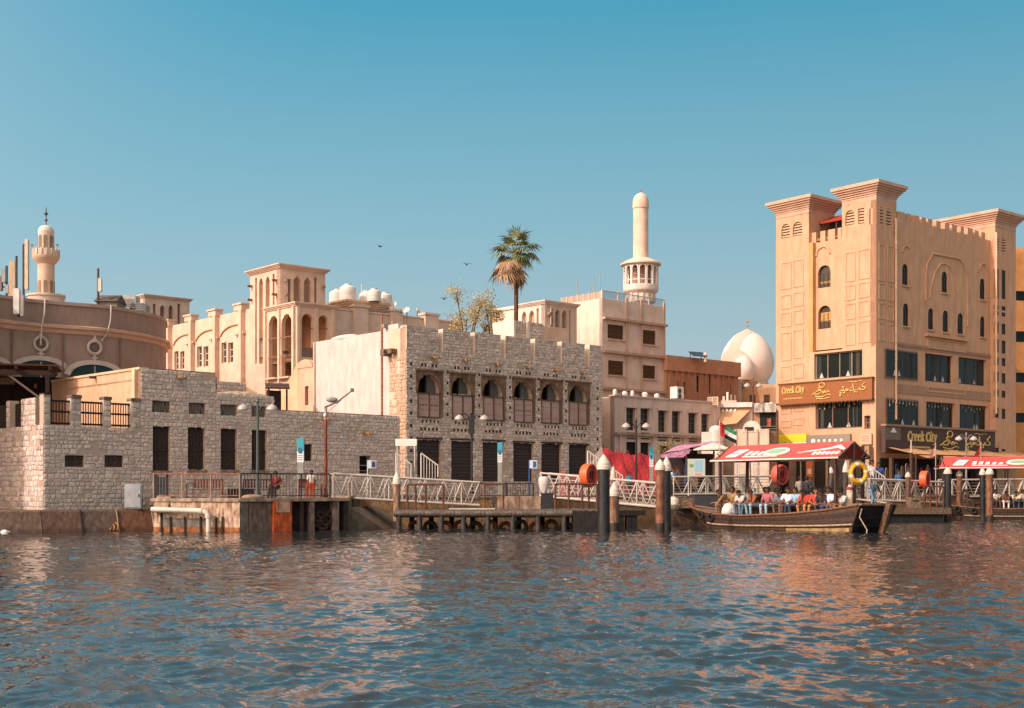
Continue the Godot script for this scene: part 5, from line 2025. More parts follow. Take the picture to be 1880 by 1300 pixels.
	var ac = thing("white_air_conditioner", "large white air conditioner on a stand above the pink plaster wall", "air conditioner", Transform3D(Basis(f.u, UP, f.n), f.o + f.u * f.x(1254) + UP * yt - f.n * 0.6))
	var e1 = 94 / FOC
	solid(ac, "casing", [-9.5 * e1, 0.2, -0.35, 9 * e1, 27 * e1, 0.35], mat("e9e2da", "metal", 0.5), Transform3D(), 0.04)
	for y in [9, 19]:
		m = M.new()
		m.ring(Vector3(-2.5 * e1, y * e1, 0.36), 0.17, 0.035, 16, 5)
		part(ac, "fan_ring", m, mat("6b625c", "metal", 0.5))
		solid(ac, "fan_disc", [-2.5 * e1 - 0.12, y * e1 - 0.12, 0.35, -2.5 * e1 + 0.12, y * e1 + 0.12, 0.362], mat("4c4642", "metal", 0.5))
	solid(ac, "stand", [-8 * e1, -0.5, -0.25, 8 * e1, 0.2, 0.25], mat("8b8078", "metal"))

	build_clutter()
	build_trees()


# small houses between the plaster house and the tan tower block
func build_clutter() -> void:
	var m: M
	var blk = func(called, label, px0, px1, y0, d, back, hexs, look := "plaster") -> Array:
		var p = at((px0 + px1) / 2.0, HY, d)
		var s = d / FOC
		var t = thing(called, label, "building", upright(Vector3(p.x, G, p.z), -0.25))
		var w = (px1 - px0) / 2.0 * s
		var h = EYE + (HY - y0) * s - G
		solid(t, "wall", [-w, 0, -back, w, h, 0], mat(hexs, look))
		return [t, w, h, s]
	var q = blk.call("white_flat_house", "white house with a thick flat roof slab and tan sloping awning, below the dome", 1322, 1381, 748, 98.0, 5.0, "e9d6c4")
	solid(q[0], "roof_slab", [-q[1] - 0.15, q[2], -5.1, q[1] + 0.15, q[2] + 0.36, 0.4], mat("f0e6dc"), Transform3D(), 0.05)
	m = M.new()
	m.quad(Vector3(-q[1], q[2] - 1.45, 1.1), Vector3(q[1] * 0.1, q[2] - 1.3, 1.1), Vector3(q[1], q[2] - 0.05, 0.02), Vector3(-q[1], q[2] - 0.1, 0.02))
	m.quad(Vector3(-q[1], q[2] - 1.45, 0.02), Vector3(-q[1], q[2] - 1.45, 1.1), Vector3(-q[1], q[2] - 0.1, 0.02), Vector3(-q[1], q[2] - 0.1, 0.01))
	part(q[0], "sloping_awning", m, mat("d8ab80"))
	for i in 4:
		m = M.new()
		m.ball(Vector3(-q[1] + 0.25 + i * 0.32, q[2] - 0.28, 0.2), Vector3(0.12, 0.16, 0.12), 8, 5)
		part(q[0], "roof_knob", m, mat("f1e8df"))
	q = blk.call("white_vault_house", "white house with a rounded vault and a dark ventilation grille, behind the red boat canopy", 1350, 1410, 788, 92.0, 4.0, "e6cfba")
	m = M.new()
	m.t = Transform3D(Basis(), Vector3(-q[1] + 0.55, 0, 0))
	m.prism(pane_poly([0.0, 1.3, q[2] - 0.2, q[2] + 0.62, 1]), -3.0, 0.05)
	part(q[0], "vault", m, mat("f0dfcf"))
	var gr = solid(q[0], "grille", [-q[1] + 0.7, q[2] - 0.1, 0.05, -q[1] + 1.35, q[2] + 0.16, 0.09], mat("4b3a30", "wood"))
	for i in 3:
		solid(gr, "grille_bar", [-q[1] + 0.72, q[2] - 0.06 + i * 0.08, 0.09, -q[1] + 1.33, q[2] - 0.02 + i * 0.08, 0.11], mat("6b584a", "wood"))
	for i in 4:
		solid(q[0], "buttress", [lerp(-q[1], q[1], i / 3.0) - 0.06, 0, 0, lerp(-q[1], q[1], i / 3.0) + 0.06, q[2], 0.14], mat("d8bda6"))
	q = blk.call("white_garden_wall_house", "plain white low house with a round turret left of the flag", 1288, 1322, 793, 93.0, 4.0, "f0ded0")
	m = M.new()
	m.lathe([Vector2(0.5, 0), Vector2(0.5, q[2] + 0.1), Vector2(0.46, q[2] + 0.28), Vector2(0.3, q[2] + 0.44), Vector2(0.02, q[2] + 0.5)], 16, q[1] - 0.35, -0.4)
	part(q[0], "turret", m, mat("f3e6da"))
	q = blk.call("brown_upper_house", "tan upper house with small windows between the white dome and the tan tower block", 1362, 1424, 712, 125.0, 6.0, "c99a74")
	solid(q[0], "white_wall", [-q[1] - 1.3, 0, -4, -q[1] - 0.003, q[2] + 0.9, 0.1], mat("f1e0d0"))
	solid(q[0], "upper_box", [-q[1] + 0.2, q[2], -4, -q[1] + 1.4, q[2] + 0.7, -0.3], mat("c28e66"))
	solid(q[0], "parapet", [0.2, q[2], -0.3, q[1], q[2] + 0.35, 0.0], mat("dcb896"))
	for x in [-0.9, 0.5]:
		window(q[0], [x, x + 0.55, q[2] - 1.5, q[2] - 0.7, 0], 0.02, mat("8f6c50", "wood"), glass("3b2e28", 0.2), 1, 1)
	m = M.new()
	m.prism(pane_poly([-q[1] - 0.8, -q[1] - 0.4, q[2] + 0.1, q[2] + 0.5, 1]), 0.1, 0.13)
	part(q[0], "round_window", m, mat("6b6058", "plain"))
	q = blk.call("cluttered_roof_shop", "shop with a ragged white roof sign and dark open room beside the tan tower block", 1384, 1425, 750, 94.0, 4.0, "b98f6c")
	solid(q[0], "roof_sign", [-q[1] - 0.1, q[2] - 0.3, 0.02, q[1], q[2] + 0.3, 0.4], mat("e6ddd3", "concrete"), Transform3D(), 0.06)
	solid(q[0], "open_room", [-q[1] * 0.45, q[2] - 1.7, 0.0, q[1] * 0.95, q[2] - 0.31, 0.03], mat("2f2b29", "wood"))
	for i in 3:
		solid(q[0], "balcony_rail", [-q[1] * 0.5, q[2] - 1.75 + i * 0.18, 0.35, q[1], q[2] - 1.69 + i * 0.18, 0.4], mat("7a6a5c", "metal"))
	solid(q[0], "hanging_cloth", [0.15, q[2] - 1.4, 0.1, 0.45, q[2] - 0.75, 0.14], mat("b5654a", "cloth"))
	for i in 5:
		m = M.new()
		m.ball(Vector3(-q[1] + 0.3 + i * 0.33, q[2] + 0.3, 0.1), Vector3(0.22, 0.12 + 0.06 * (i % 2), 0.2), 8, 5)
		part(q[0], "roof_bundle", m, mat(["d8cec2", "a09488", "efe6dc"][i % 3], "cloth"))
	q = blk.call("white_cornice_block", "small white block with finned vents on the roof line right of the pink house", 1324, 1352, 735, 104.0, 4.0, "d9c3b0")
	for i in 4:
		solid(q[0], "vent_fin", [-q[1] + 0.1 + i * 0.32, q[2], -0.6, -q[1] + 0.26 + i * 0.32, q[2] + [0.35, 0.7, 0.5, 0.45][i], -0.2], mat(["ece3d8", "f2ebe3", "9c8476", "8d7668"][i]))
	# pale box on the pink house's right end
	var t = thing("roof_box_frame", "open pale box frame standing on the pink roof's right end", "box", upright(at(1309, 741, 97), -0.5))
	for x in [-0.4, 0.0, 0.4]:
		solid(t, "upright", [x - 0.03, -0.2, -0.03, x + 0.03, 0.5, 0.03], mat("e6d2b8"))
	for y in [-0.1, 0.46]:
		solid(t, "cross_bar", [-0.4, y, -0.02, 0.4, y + 0.06, 0.02], mat("e6d2b8"))
	solid(t, "panel", [-0.36, -0.04, -0.06, 0.36, 0.45, -0.03], mat("b8977c"))


func build_trees() -> void:
	var r := RandomNumberGenerator.new()
	r.seed = 808
	# ---- fan palm
	var d = 98.0
	var p = at(952, 620, d)
	var t = thing("fan_palm", "tall fan palm with a ragged green crown and brown hanging skirt above the white house", "palm tree", upright(Vector3(p.x, G, p.z)))
	var s = d / FOC
	var top = EYE + (HY - 463) * s - G
	var m := M.new()
	var pts = []
	for i in 26:
		var y = top * i / 25.0
		pts.append(Vector3(-0.012 * y + 0.05 * sin(y * 0.4), y, 0.0))
	m.tube(pts, 0.24, 0.155, 9)
	for i in 60:
		var y = top * (0.25 + 0.75 * i / 60.0)
		m.tube([Vector3(-0.012 * y + 0.05 * sin(y * 0.4), y, 0), Vector3(-0.012 * y + 0.05 * sin(y * 0.4), y + 0.06, 0)], 0.235 - 0.07 * y / top, 0.21 - 0.07 * y / top, 9)
	part(t, "trunk", m, mat("8a6b55", "wood"))
	var hub = Vector3(-0.012 * top + 0.05 * sin(top * 0.4), top, 0)
	var green := StandardMaterial3D.new()
	green.resource_name = "palm_leaf"
	green.vertex_color_use_as_albedo = true
	green.roughness = 0.6
	green.backlight_enabled = true
	green.backlight = Color(0.10, 0.11, 0.04)
	var leaf = func(dry: bool) -> ArrayMesh:
		var q := M.new()
		var stalk = 1.05
		q.col = Color(0.16, 0.13, 0.05) if not dry else Color(0.24, 0.14, 0.07)
		q.tube([Vector3.ZERO, Vector3(0, 0.02, stalk)], 0.03, 0.018, 4)
		var n = 17
		for i in n:
			var a = (float(i) / (n - 1) - 0.5) * (3.7 if not dry else 2.2)
			var len_ = (1.0 + 0.35 * cos(a)) * r.randf_range(0.75, 1.05)
			var dir = Vector3(sin(a), 0, cos(a))
			var sag = r.randf_range(0.25, 0.6) if not dry else r.randf_range(0.1, 0.7)
			var side_ = Vector3(cos(a), 0, -sin(a)) * 0.06
			q.col = Color(0.10, 0.125, 0.04).lerp(Color(0.24, 0.235, 0.085), r.randf()) if not dry else Color(0.42, 0.25, 0.12).lerp(Color(0.24, 0.14, 0.08), r.randf())
			var o = Vector3(0, 0.02, stalk)
			var a0 = o + dir * 0.05
			var a1 = o + dir * len_ * 0.55 + Vector3(0, 0.05, 0)
			var a2 = o + dir * len_ * 0.95 + Vector3(0, -sag * len_ * 0.6, 0)
			q.quad(a0 - side_ * 0.5, a0 + side_ * 0.5, a1 + side_, a1 - side_)
			q.tri(a1 - side_, a1 + side_, a2)
		return q.mesh()
	var gl = [leaf.call(false), leaf.call(false), leaf.call(false)]
	var dl = [leaf.call(true), leaf.call(true)]
	for i in 27:
		var e = MeshInstance3D.new()
		e.name = "frond"
		e.mesh = gl[i % 3]
		e.material_override = green
		var pitch = lerp(1.25, -0.85, pow(i / 26.0, 0.8)) + r.randf_range(-0.15, 0.15)
		var yaw = i * 2.399 + r.randf_range(-0.3, 0.3)
		e.transform = Transform3D(Basis(UP, yaw) * Basis(Vector3(1, 0, 0), -pitch) * Basis.from_scale(Vector3.ONE * r.randf_range(0.8, 1.12)), hub + UP * r.randf_range(-0.1, 0.35))
		t.add_child(e, true)
	for i in 15:
		var e = MeshInstance3D.new()
		e.name = "dry_frond"
		e.mesh = dl[i % 2]
		e.material_override = green
		var pitch = r.randf_range(-1.5, -0.35)
		var yaw = -PI / 2 + r.randf_range(-1.5, 1.3) if i < 10 else r.randf() * TAU
		e.transform = Transform3D(Basis(UP, yaw) * Basis(Vector3(1, 0, 0), -pitch) * Basis.from_scale(Vector3.ONE * r.randf_range(0.6, 1.4)), hub + UP * r.randf_range(-0.6, 0.15))
		t.add_child(e, true)

	# ---- sparse yellow-green trees behind the battlements
	tree(at(858, 610, 95), at(858, 535, 95).y, 2.2, "sparse yellowing acacia behind the battlements, left of the palm", 3, Color(0.56, 0.42, 0.15), Color(0.38, 0.29, 0.10), 3200)
	tree(at(908, 612, 96), at(908, 566, 96).y, 1.1, "small yellow-green bush tree between the acacia and the palm", 5, Color(0.56, 0.43, 0.16), Color(0.36, 0.28, 0.10), 2000)
	tree(at(1226, 800, 88), at(1226, 822, 88).y + 0.2, 0.9, "low leafy planter tree above the red awning", 8, Color(0.20, 0.22, 0.06), Color(0.36, 0.30, 0.08), 400)


func tree(p: Vector3, top: float, wide: float, label: String, seed_: int, c0: Color, c1: Color, n: int) -> void:
	var r := RandomNumberGenerator.new()
	r.seed = seed_
	var t = thing("acacia_tree", label, "tree", upright(Vector3(p.x, G, p.z)), "")
	var h = top - G
	var m := M.new()
	var tips = []
	var fork = h * 0.6
	m.tube([Vector3.ZERO, Vector3(0.1, fork * 0.5, 0), Vector3(0, fork, 0.05)], 0.2, 0.13, 7)
	for i in 9:
		var a = TAU * i / 9.0 + r.randf_range(-0.3, 0.3)
		var out = wide * r.randf_range(0.35, 0.95)
		var e = Vector3(cos(a) * out, lerp(fork, h, r.randf_range(0.45, 1.0)), sin(a) * out)
		var mid = Vector3(cos(a) * out * 0.5, lerp(fork, e.y, 0.65), sin(a) * out * 0.5)
		m.tube([Vector3(0, fork * r.randf_range(0.85, 1.0), 0), mid, e], 0.09, 0.025, 5)
		for k in 5:
			var e2 = e + Vector3(r.randf_range(-0.6, 0.6), r.randf_range(-0.5, 0.55), r.randf_range(-0.6, 0.6)) * (0.5 + wide * 0.22)
			m.tube([mid.lerp(e, r.randf_range(0.3, 1)), e2], 0.025, 0.01, 4)
			tips.append(e2)
	part(t, "trunk", m, mat("9a7c5e", "wood"))
	m = M.new()
	for i in n:
		var c = tips[r.randi() % tips.size()] + Vector3(r.randfn(), r.randfn() * 0.8, r.randfn()) * (0.16 + wide * 0.07)
		var a = Basis.from_euler(Vector3(r.randf() * TAU, r.randf() * TAU, r.randf() * TAU))
		m.col = c0.lerp(c1, r.randf())
		var k = r.randf_range(0.05, 0.11)
		m.quad(c + a * Vector3(-k, 0, 0), c + a * Vector3(0, -k * 0.5, 0), c + a * Vector3(k, 0, 0), c + a * Vector3(0, k * 0.5, 0))
	var lm := StandardMaterial3D.new()
	lm.resource_name = "leaf"
	lm.vertex_color_use_as_albedo = true
	lm.roughness = 0.7
	lm.backlight_enabled = true
	lm.backlight = Color(0.3, 0.26, 0.08)
	part(t, "crown", m, lm, "", "stuff")


func lettering(parent: Node3D, called: String, text: String, serif: bool, box: Array, z: float, material: Material, xf := Transform3D(), thick := 0.03, shear := 0.0) -> void:
	var t := TextMesh.new()
	var font := SystemFont.new()
	font.font_names = PackedStringArray(["Droid Serif" if serif else "Droid Sans"])
	font.font_weight = 700
	t.font = font
	t.text = text
	t.font_size = 48
	t.pixel_size = 0.01
	t.depth = thick
	var a = t.get_aabb()
	var k = Vector3((box[1] - box[0]) / a.size.x, (box[3] - box[2]) / a.size.y, 1)
	var b = Basis.from_scale(k)
	b.y.x = shear * k.y
	for i in (2 if serif else 1):   # the painted letters are fat: a second, shifted layer
		var o = part(parent, called, t, material)
		o.transform = xf * Transform3D(b, Vector3((box[0] + box[1]) / 2 + i * 0.035, (box[2] + box[3]) / 2 + i * 0.02, z + i * 0.007) - b * (a.position + Vector3(a.size.x, a.size.y, 0) / 2))


# brush strokes, in a unit box laid over box = [x0, x1, y0, y1]
func strokes(parent: Node3D, called: String, lines: Array, box: Array, z: float, r: float, material: Material, xf := Transform3D()) -> void:
	var m := M.new()
	m.t = xf
	for l in lines:
		var pts = []
		for i in range(0, l.size(), 2):
			pts.append(Vector3(lerp(box[0], box[1], l[i]), lerp(box[2], box[3], l[i + 1]), z))
		if pts.size() == 1:
			m.ball(pts[0], Vector3(r * 1.4, r * 1.4, r), 8, 5)
			continue
		var c := Curve3D.new()
		for i in pts.size():
			var d = (pts[min(i + 1, pts.size() - 1)] - pts[max(i - 1, 0)]) / 6.0
			c.add_point(pts[i], -d, d)
		c.bake_interval = 0.06
		var pp = []
		for q in c.get_baked_points():
			pp.append(q)
		m.tube(pp, r, r * 0.75, 6)
	part(parent, called, m, material)


const ARABIC := [[0.98, 0.9, 0.86, 0.62, 0.98, 0.45, 0.95, 0.28, 0.80, 0.26], [0.80, 0.26, 0.76, 0.42, 0.70, 0.2, 0.66, 0.02], [0.66, 0.30, 0.58, 0.28, 0.52, 0.3], [0.60, 0.12], [0.565, 0.12], [0.52, 0.9, 0.53, 0.3, 0.42, 0.25, 0.40, 0.4], [0.48, 0.62, 0.45, 0.52, 0.49, 0.48], [0.34, 0.42, 0.33, 0.26, 0.30, 0.42, 0.28, 0.26, 0.26, 0.42, 0.24, 0.26, 0.16, 0.28], [0.20, 0.12], [0.165, 0.12], [0.16, 0.28, 0.15, 0.5], [0.15, 0.62], [0.12, 0.62], [0.15, 0.28, 0.06, 0.32, 0.02, 0.2, 0.08, 0.06, 0.0, 0.0], [0.05, -0.12], [0.02, -0.12]]
const EMBLEM := [[0.55, 0.98, 0.42, 0.92, 0.42, 0.76, 0.55, 0.7, 0.66, 0.78, 0.66, 0.92, 0.55, 0.98], [0.44, 0.72, 0.36, 0.62, 0.5, 0.55, 0.3, 0.5, 0.12, 0.36, 0.02, 0.30], [0.5, 0.55, 0.42, 0.36, 0.14, 0.34], [0.2, 0.22, 0.55, 0.16, 0.85, 0.28, 1.0, 0.22], [0.24, 0.10, 0.6, 0.04, 0.95, 0.12], [0.55, 0.5, 0.62, 0.36, 0.68, 0.5, 0.74, 0.36, 0.80, 0.48, 0.92, 0.4]]


func build_creek_house() -> void:
	var m: M
	var f := fr(1609, 95, Vector3(1.2, 0, -1))
	var tan_ = mat("dbac89", "streaky")
	var b = thing("tan_tower_block", "tall tan corner building with flared tower tops, arched windows and shop signs, at the right", "building", f.xf())
	var w = f.x(1818)
	var wr = f.x(1856)
	var ze = f.z(1425)
	var zt = f.z(1546)               # corner tower's far edge
	var zl = f.z(1485)               # left tower's near edge
	var xt = f.x(1646)
	# ---------- tops
	var ytop = f.y(1609, 333)
	var yl = f.sy(1484, 360)
	var yr = f.y(1819, 388.5)
	var yp = f.y(1700, 413)          # parapet of the front
	var ys = f.sy(1515, 441)         # parapet of the side
	# ---------- front wall
	var glassd = glass("1d2422", 0.06)
	var arches = [f.hole(1656.6, 1667.5, 484.7, 524, 1), f.hole(1658, 1668.5, 557, 599, 1), f.hole(1729, 1739.7, 498.7, 537.5, 1), f.hole(1704, 1714.3, 566, 605.5, 1), f.hole(1731, 1741.5, 570, 610, 1), f.hole(1758, 1769, 575, 613.6, 1), f.hole(1799, 1808.7, 511.5, 550, 1), f.hole(1799.5, 1808.7, 581, 619, 1)]
	var big = [f.hole(1624, 1682, 645, 694), f.hole(1698.7, 1750, 651, 702), f.hole(1760, 1811, 658, 707), f.hole(1626, 1683, 735, 782.5), f.hole(1700.7, 1753, 739, 787), f.hole(1762, 1813, 744, 790.5)]
	m = M.new()
	m.wall(xt + 0.002, 0, w - 0.002, yp, -0.45, 0, arches + big.slice(1, 3) + big.slice(4, 6))
	part(b, "front_wall", m, tan_)
	# corner tower, front side
	var tl = [f.hole(1612.5, 1621.5, 380, 410, 1), f.hole(1627, 1636, 384, 413, 1)]
	m = M.new()
	m.wall(0, 0, xt, ytop - 1.35, -0.5, 0.0, tl)
	part(b, "tower_front_wall", m, tan_)
	for h in [big[0], big[3]]:
		pass
	for h in arches:
		var wn = window(b, h, -0.14, mat("5c4a3f", "wood"), glassd, 1, 2, Transform3D(), 0.06)
		solid(wn, "sill", [h[0] - 0.1, h[2] - 0.12, -0.1, h[1] + 0.1, h[2] - 0.002, 0.12], mat("d8ad86"))
	for h in big:
		var proud = h[0] < xt
		var z = 0.08 if proud else -0.3
		if proud:
			solid(b, "window_box", [h[0] - 0.12, h[2] - 0.12, 0.003, h[1] + 0.12, h[3] + 0.12, 0.075], mat("a98a70"))
		var wn = window(b, h, z, mat("4a3c34", "metal", 0.5), glassd, 2, 0, Transform3D(), 0.08, "shop_window")
		dress_window(wn, h, z - 0.02, h == big[3] or h == big[4] or h == big[5], Transform3D())
	# greyer paint round the two shop storeys, in strips that leave the windows free
	var gp = mat("b48f74")
	var ya = f.y(1625, 632)
	for q in [[ya, ya + 0.28], [f.y(1720, 728), f.y(1720, 712)], [f.y(1720, 640) - 0.1, f.y(1720, 646)]]:
		solid(b, "string_course", [xt + 0.02, q[0], 0.002, w - 0.02, q[1], 0.06], gp)
	for h in tl:
		louvre(b, h, -0.18, Transform3D())
	m = M.new()
	var pts = []
	for q in [[1699, 552], [1699, 510], [1702, 484], [1712, 466], [1760, 475], [1768, 484], [1774, 503], [1776, 525], [1776, 600]]:
		pts.append(Vector3(f.x(q[0]), f.y(q[0], q[1]), 0.03))
	m.tube(pts, 0.09, -1, 6)
	part(b, "arch_moulding", m, mat("dba981"))
	m = M.new()
	pts = []
	for q in [[1707, 548], [1708, 530], [1713, 512], [1716, 500], [1726, 485], [1734, 484], [1744, 489], [1752, 506], [1756, 522], [1759, 540]]:
		pts.append(Vector3(f.x(q[0]), f.y(q[0], q[1]), 0.02))
	m.tube(pts, 0.07, -1, 6)
	part(b, "arch_moulding", m, mat("e2b28a"))
	solid(b, "window_ledge", [f.x(1698), f.y(1735, 620) - 0.1, 0, f.x(1774), f.y(1735, 617), 0.3], mat("dcae86"))
	for q in [[1702, 1771, 624, 643], [1702, 1771, 712, 722]]:
		var x0 = f.x(q[0])
		var x1 = f.x(q[1])
		var y0 = f.y(1735, q[3])
		var y1 = f.y(1735, q[2])
		m = M.new()
		m.box(x0, y0, 0, x1, y0 + 0.1, 0.09)
		m.box(x0, y1 - 0.1, 0, x1, y1, 0.09)
		m.box(x0, y0 + 0.1, 0, x0 + 0.1, y1 - 0.1, 0.09)
		m.box(x1 - 0.1, y0 + 0.1, 0, x1, y1 - 0.1, 0.09)
		part(b, "panel_moulding", m, mat("e2b28a"))
	for q in [[1658, 1670, 451], [1800, 1810, 483]]:
		var h = [f.x(q[0]) - 0.1, f.x(q[1]) + 0.1, f.y(q[0], q[2] + 22), f.y(q[0], q[2]), 1]
		m = M.new()
		var c = M.arch(h)
		pts = []
		for k in c:
			pts.append(Vector3(k.x, k.y, 0.02))
		m.tube(pts, 0.08, -1, 5)
		part(b, "arch_moulding", m, mat("d9a87f"))
	# parapet merlons of the front
	var spots = [[1649, 1662, 402], [1667, 1673, 404], [1678, 1688, 396], [1692, 1700, 405], [1704, 1712, 403], [1719, 1727, 412], [1735, 1743, 414], [1748, 1757, 415], [1764, 1770, 420], [1777, 1786, 419], [1790, 1797, 428], [1802, 1809, 431]]
	for q in spots:
		var mx = (q[0] + q[1]) / 2.0
		var x0 = f.x(q[0])
		solid(b, "merlon", [x0, yp + 0.002, -0.45, f.x(q[1]), max(yp + 0.55, f.y(mx, q[2])), 0.0], tan_)
	# corner tower, lit side
	var ss = side()
	var sl = [f.shole(1552, 1568.7, 386, 413, 1), f.shole(1575.6, 1586.5, 382.5, 410.6, 0), f.shole(1596, 1602, 383, 412, 0)]
	m = M.new()
	m.t = ss
	m.wall(zt, f.sy(1560, 642), -0.003, ytop - 1.35, -0.5, 0, sl)
	part(b, "tower_side_wall", m, tan_)
	for h in sl:
		louvre(b, h, -0.3, ss)
	# left tower, lit side
	var ll = [f.shole(1434.5, 1450, 411, 437, 1), f.shole(1455.6, 1473, 407, 433, 1)]
	m = M.new()
	m.t = ss
	m.wall(ze, 0, zl, yl - 1.3, -0.5, 0, ll)
	part(b, "left_tower_wall", m, tan_)
	for h in ll:
		louvre(b, h, -0.3, ss)
	m = M.new()
	m.box(0.002, 0, zl - 0.5, 3.4, yl - 1.31, zl - 0.002)
	part(b, "left_tower_return", m, tan_)
	solid(b, "ochre_strip", [-0.02, 0, zl + 0.02, 0.34, ys, zl + 0.4], mat("d3a468"))
	# middle of the lit side, set back a little
	var mid = Transform3D(ss.basis, Vector3(0.35, 0, 0))
	var ah = [f.shole(1501.6, 1525, 487, 528, 1, 0.35), f.shole(1502, 1525.5, 561, 603.5, 1, 0.35)]
	m = M.new()
	m.t = mid
	m.wall(zl + 0.02, f.sy(1515, 642, 0.35), zt, ys, -0.4, 0, ah)
	part(b, "side_wall", m, tan_)
	for i in 2:
		var wn = window(b, ah[i], -0.25, mat("6a4e3c", "wood"), glass("4b463c", 0.1), 2, 1, mid, 0.08)
		solid(wn, "blind", [ah[i][0] + 0.1, lerp(ah[i][2], ah[i][3], 0.3 if i else 0.2), -0.235, ah[i][1] - 0.1, lerp(ah[i][2], ah[i][3], 0.72 if i else 0.32), -0.22], mat("c89a5c" if i else "a8845e", "cloth"), mid)
	var bh = f.shole(1499, 1524, 453, 476, 1, 0.35)
	m = M.new()
	m.t = mid
	pts = []
	for k in M.arch(bh):
		pts.append(Vector3(k.x, k.y, 0.02))
	m.tube(pts, 0.1, -1, 5)
	part(b, "arch_moulding", m, tan_)
	for q in [[1488, 1498], [1506, 1515], [1520, 1533], [1538, 1545]]:
		solid(b, "merlon", [f.z(q[0], 0.35), ys + 0.002, -0.4, f.z(q[1], 0.35), ys + 0.85, 0.0], tan_, mid)
	# two lower storeys of the lit side: wide shop windows, a wall between
	var sw = [f.shole(1495.7, 1584, 646, 694, 0), f.shole(1498, 1584, 736, 787, 0), f.shole(1587.6, 1599, 763, 788, 0)]
	m = M.new()
	m.t = Transform3D(ss.basis, Vector3(-0.06, 0, 0))
	m.wall(zl + 0.02, 0, -0.003, f.sy(1540, 642), -0.45, 0, sw)
	part(b, "shopfront_wall", m, mat("deb08c", "streaky"))
	for i in 3:
		var wn = window(b, sw[i], -0.3, mat("8a6a5c" if i else "9a8878", "metal", 0.5), glassd, [3, 2, 1][i], [0, 0, 1][i], m.t, 0.09, "shop_window")
		if i < 2:
			dress_window(wn, sw[i], -0.32, i == 1, m.t)
	# raised panels on the towers
	var pm = mat("deb08f")
	for q in [[1434, 1453], [1456.5, 1475.5]]:
		for y in [[481, 531], [541, 567], [574, 600], [610, 662], [672, 699], [745, 760], [772, 785]]:
			frame(b, f.shole(q[0], q[1], y[0] - (q[0] - 1434) * 0.22, y[1] - (q[0] - 1434) * 0.2), ss, pm)
	for q in [[1552, 1571], [1576, 1598]]:
		for y in [[462, 517], [523, 551], [557, 586], [594, 634]]:
			frame(b, f.shole(q[0], q[1], y[0] - (q[0] - 1552) * 0.22, y[1] - (q[0] - 1552) * 0.2), ss, pm)
	for q in [[1613, 1624.5], [1629, 1641]]:
		for y in [[448, 516], [520, 550], [556, 586], [592, 626]]:
			frame(b, f.hole(q[0], q[1], y[0] + (q[0] - 1613) * 0.2, y[1] + (q[0] - 1613) * 0.18), Transform3D(), pm)
	# flared tower tops
	m = M.new()
	flare(m, 0, xt, zt, 0, ytop)
	part(b, "tower_cornice", m, mat("dcb296"))
	m = M.new()
	flare(m, 0, 3.4, ze, zl, yl)
	part(b, "tower_cornice", m, mat("dcb296"))
	# right tower
	var rt = []
	for q in [[1827, 1834], [1839, 1846.5]]:
		var o = (q[0] - 1827) * 0.2
		rt.append(f.hole(q[0], q[1], 433.6 + o, 459 + o, 1, 0.45))
		for y in [[494, 547], [560, 568], [571.5, 579], [592, 612], [623, 647], [655, 670], [683, 702], [715, 728], [748, 767], [822, 834]]:
			rt.append(f.hole(q[0], q[1], y[0] + o, y[1] + o, 0, 0.45))
	m = M.new()
	m.t = Transform3D(Basis(), Vector3(0, 0, 0.45))
	m.wall(w, 0, wr, yr - 1.3, -0.7, 0, rt)
	part(b, "right_tower_wall", m, tan_)
	for i in rt.size():
		if i % 11 == 0:
			louvre(b, rt[i], -0.18, Transform3D(Basis(), Vector3(0, 0, 0.45)))
		else:
			window(b, rt[i], -0.1, mat("4d3d33", "metal", 0.5), glass("17191a", 0.1), 0, 0, Transform3D(Basis(), Vector3(0, 0, 0.45)), 0.05)
	m = M.new()
	flare(m, w, wr, -4.5, 0.45, yr)
	part(b, "tower_cornice", m, mat("dcb296"))
	m = M.new()
	m.box(w, 0, -4.5, w + 0.4, yr - 1.31, -0.26)
	part(b, "right_tower_return", m, tan_)
	for q in [[1646.5, 400, 770], [1821, 428, 760]]:  # second is no pipe: a pale strip painting the tower's sunlit edge
		var x = f.x(q[0], 0.2)
		m = M.new()
		m.tube([Vector3(x, f.y(q[0], q[2], 0.2), 0.14 if q[0] < 1700 else 0.6), Vector3(x, f.y(q[0], q[1], 0.2), 0.14 if q[0] < 1700 else 0.6)], 0.09, -1, 6)
		part(b, "downpipe", m, mat("ecc9a6", "metal", 0.6))
	m = M.new()
	for q in [[xt + 0.5, wr, -12.0, -11.6], [wr - 0.4, wr, -11.6, -0.3]]:
		m.box(q[0], 0, q[2], q[1], yp - 0.01, q[3])
	m.box(0.8, 0, ze, wr - 0.4, yp - 0.01, ze + 0.4)
	part(b, "rear_wall", m, tan_)
	solid(b, "roof", [0.5, yp - 1.2, ze + 0.4, wr - 0.4, yp - 1.0, -0.46], mat("b89272", "concrete"))
	# rooftop awnings
	var ra = thing("rooftop_awning", "red rooftop awning showing between the two left tower tops", "awning", f.xf(), "red rooftop awnings")
	var y0 = f.sy(1520, 404, 1.6)
	m = M.new()
	m.quad(Vector3(1.4, y0 - 0.1, zl - 0.2), Vector3(1.4, y0 - 0.1, zt + 0.4), Vector3(3.2, y0 + 0.6, zt + 0.4), Vector3(3.2, y0 + 0.6, zl - 0.2))
	m.box(1.3, y0 - 0.28, zl - 0.2, 1.39, y0 - 0.09, zt + 0.4)
	part(ra, "awning_cover", m, mat("b23a28", "cloth"))
	for z in [zl + 0.1, (zl + zt) / 2, zt - 0.1]:
		solid(ra, "post", [1.44, yp - 1.0, z - 0.05, 1.54, y0 - 0.12, z + 0.05], mat("5c4a40", "metal"))
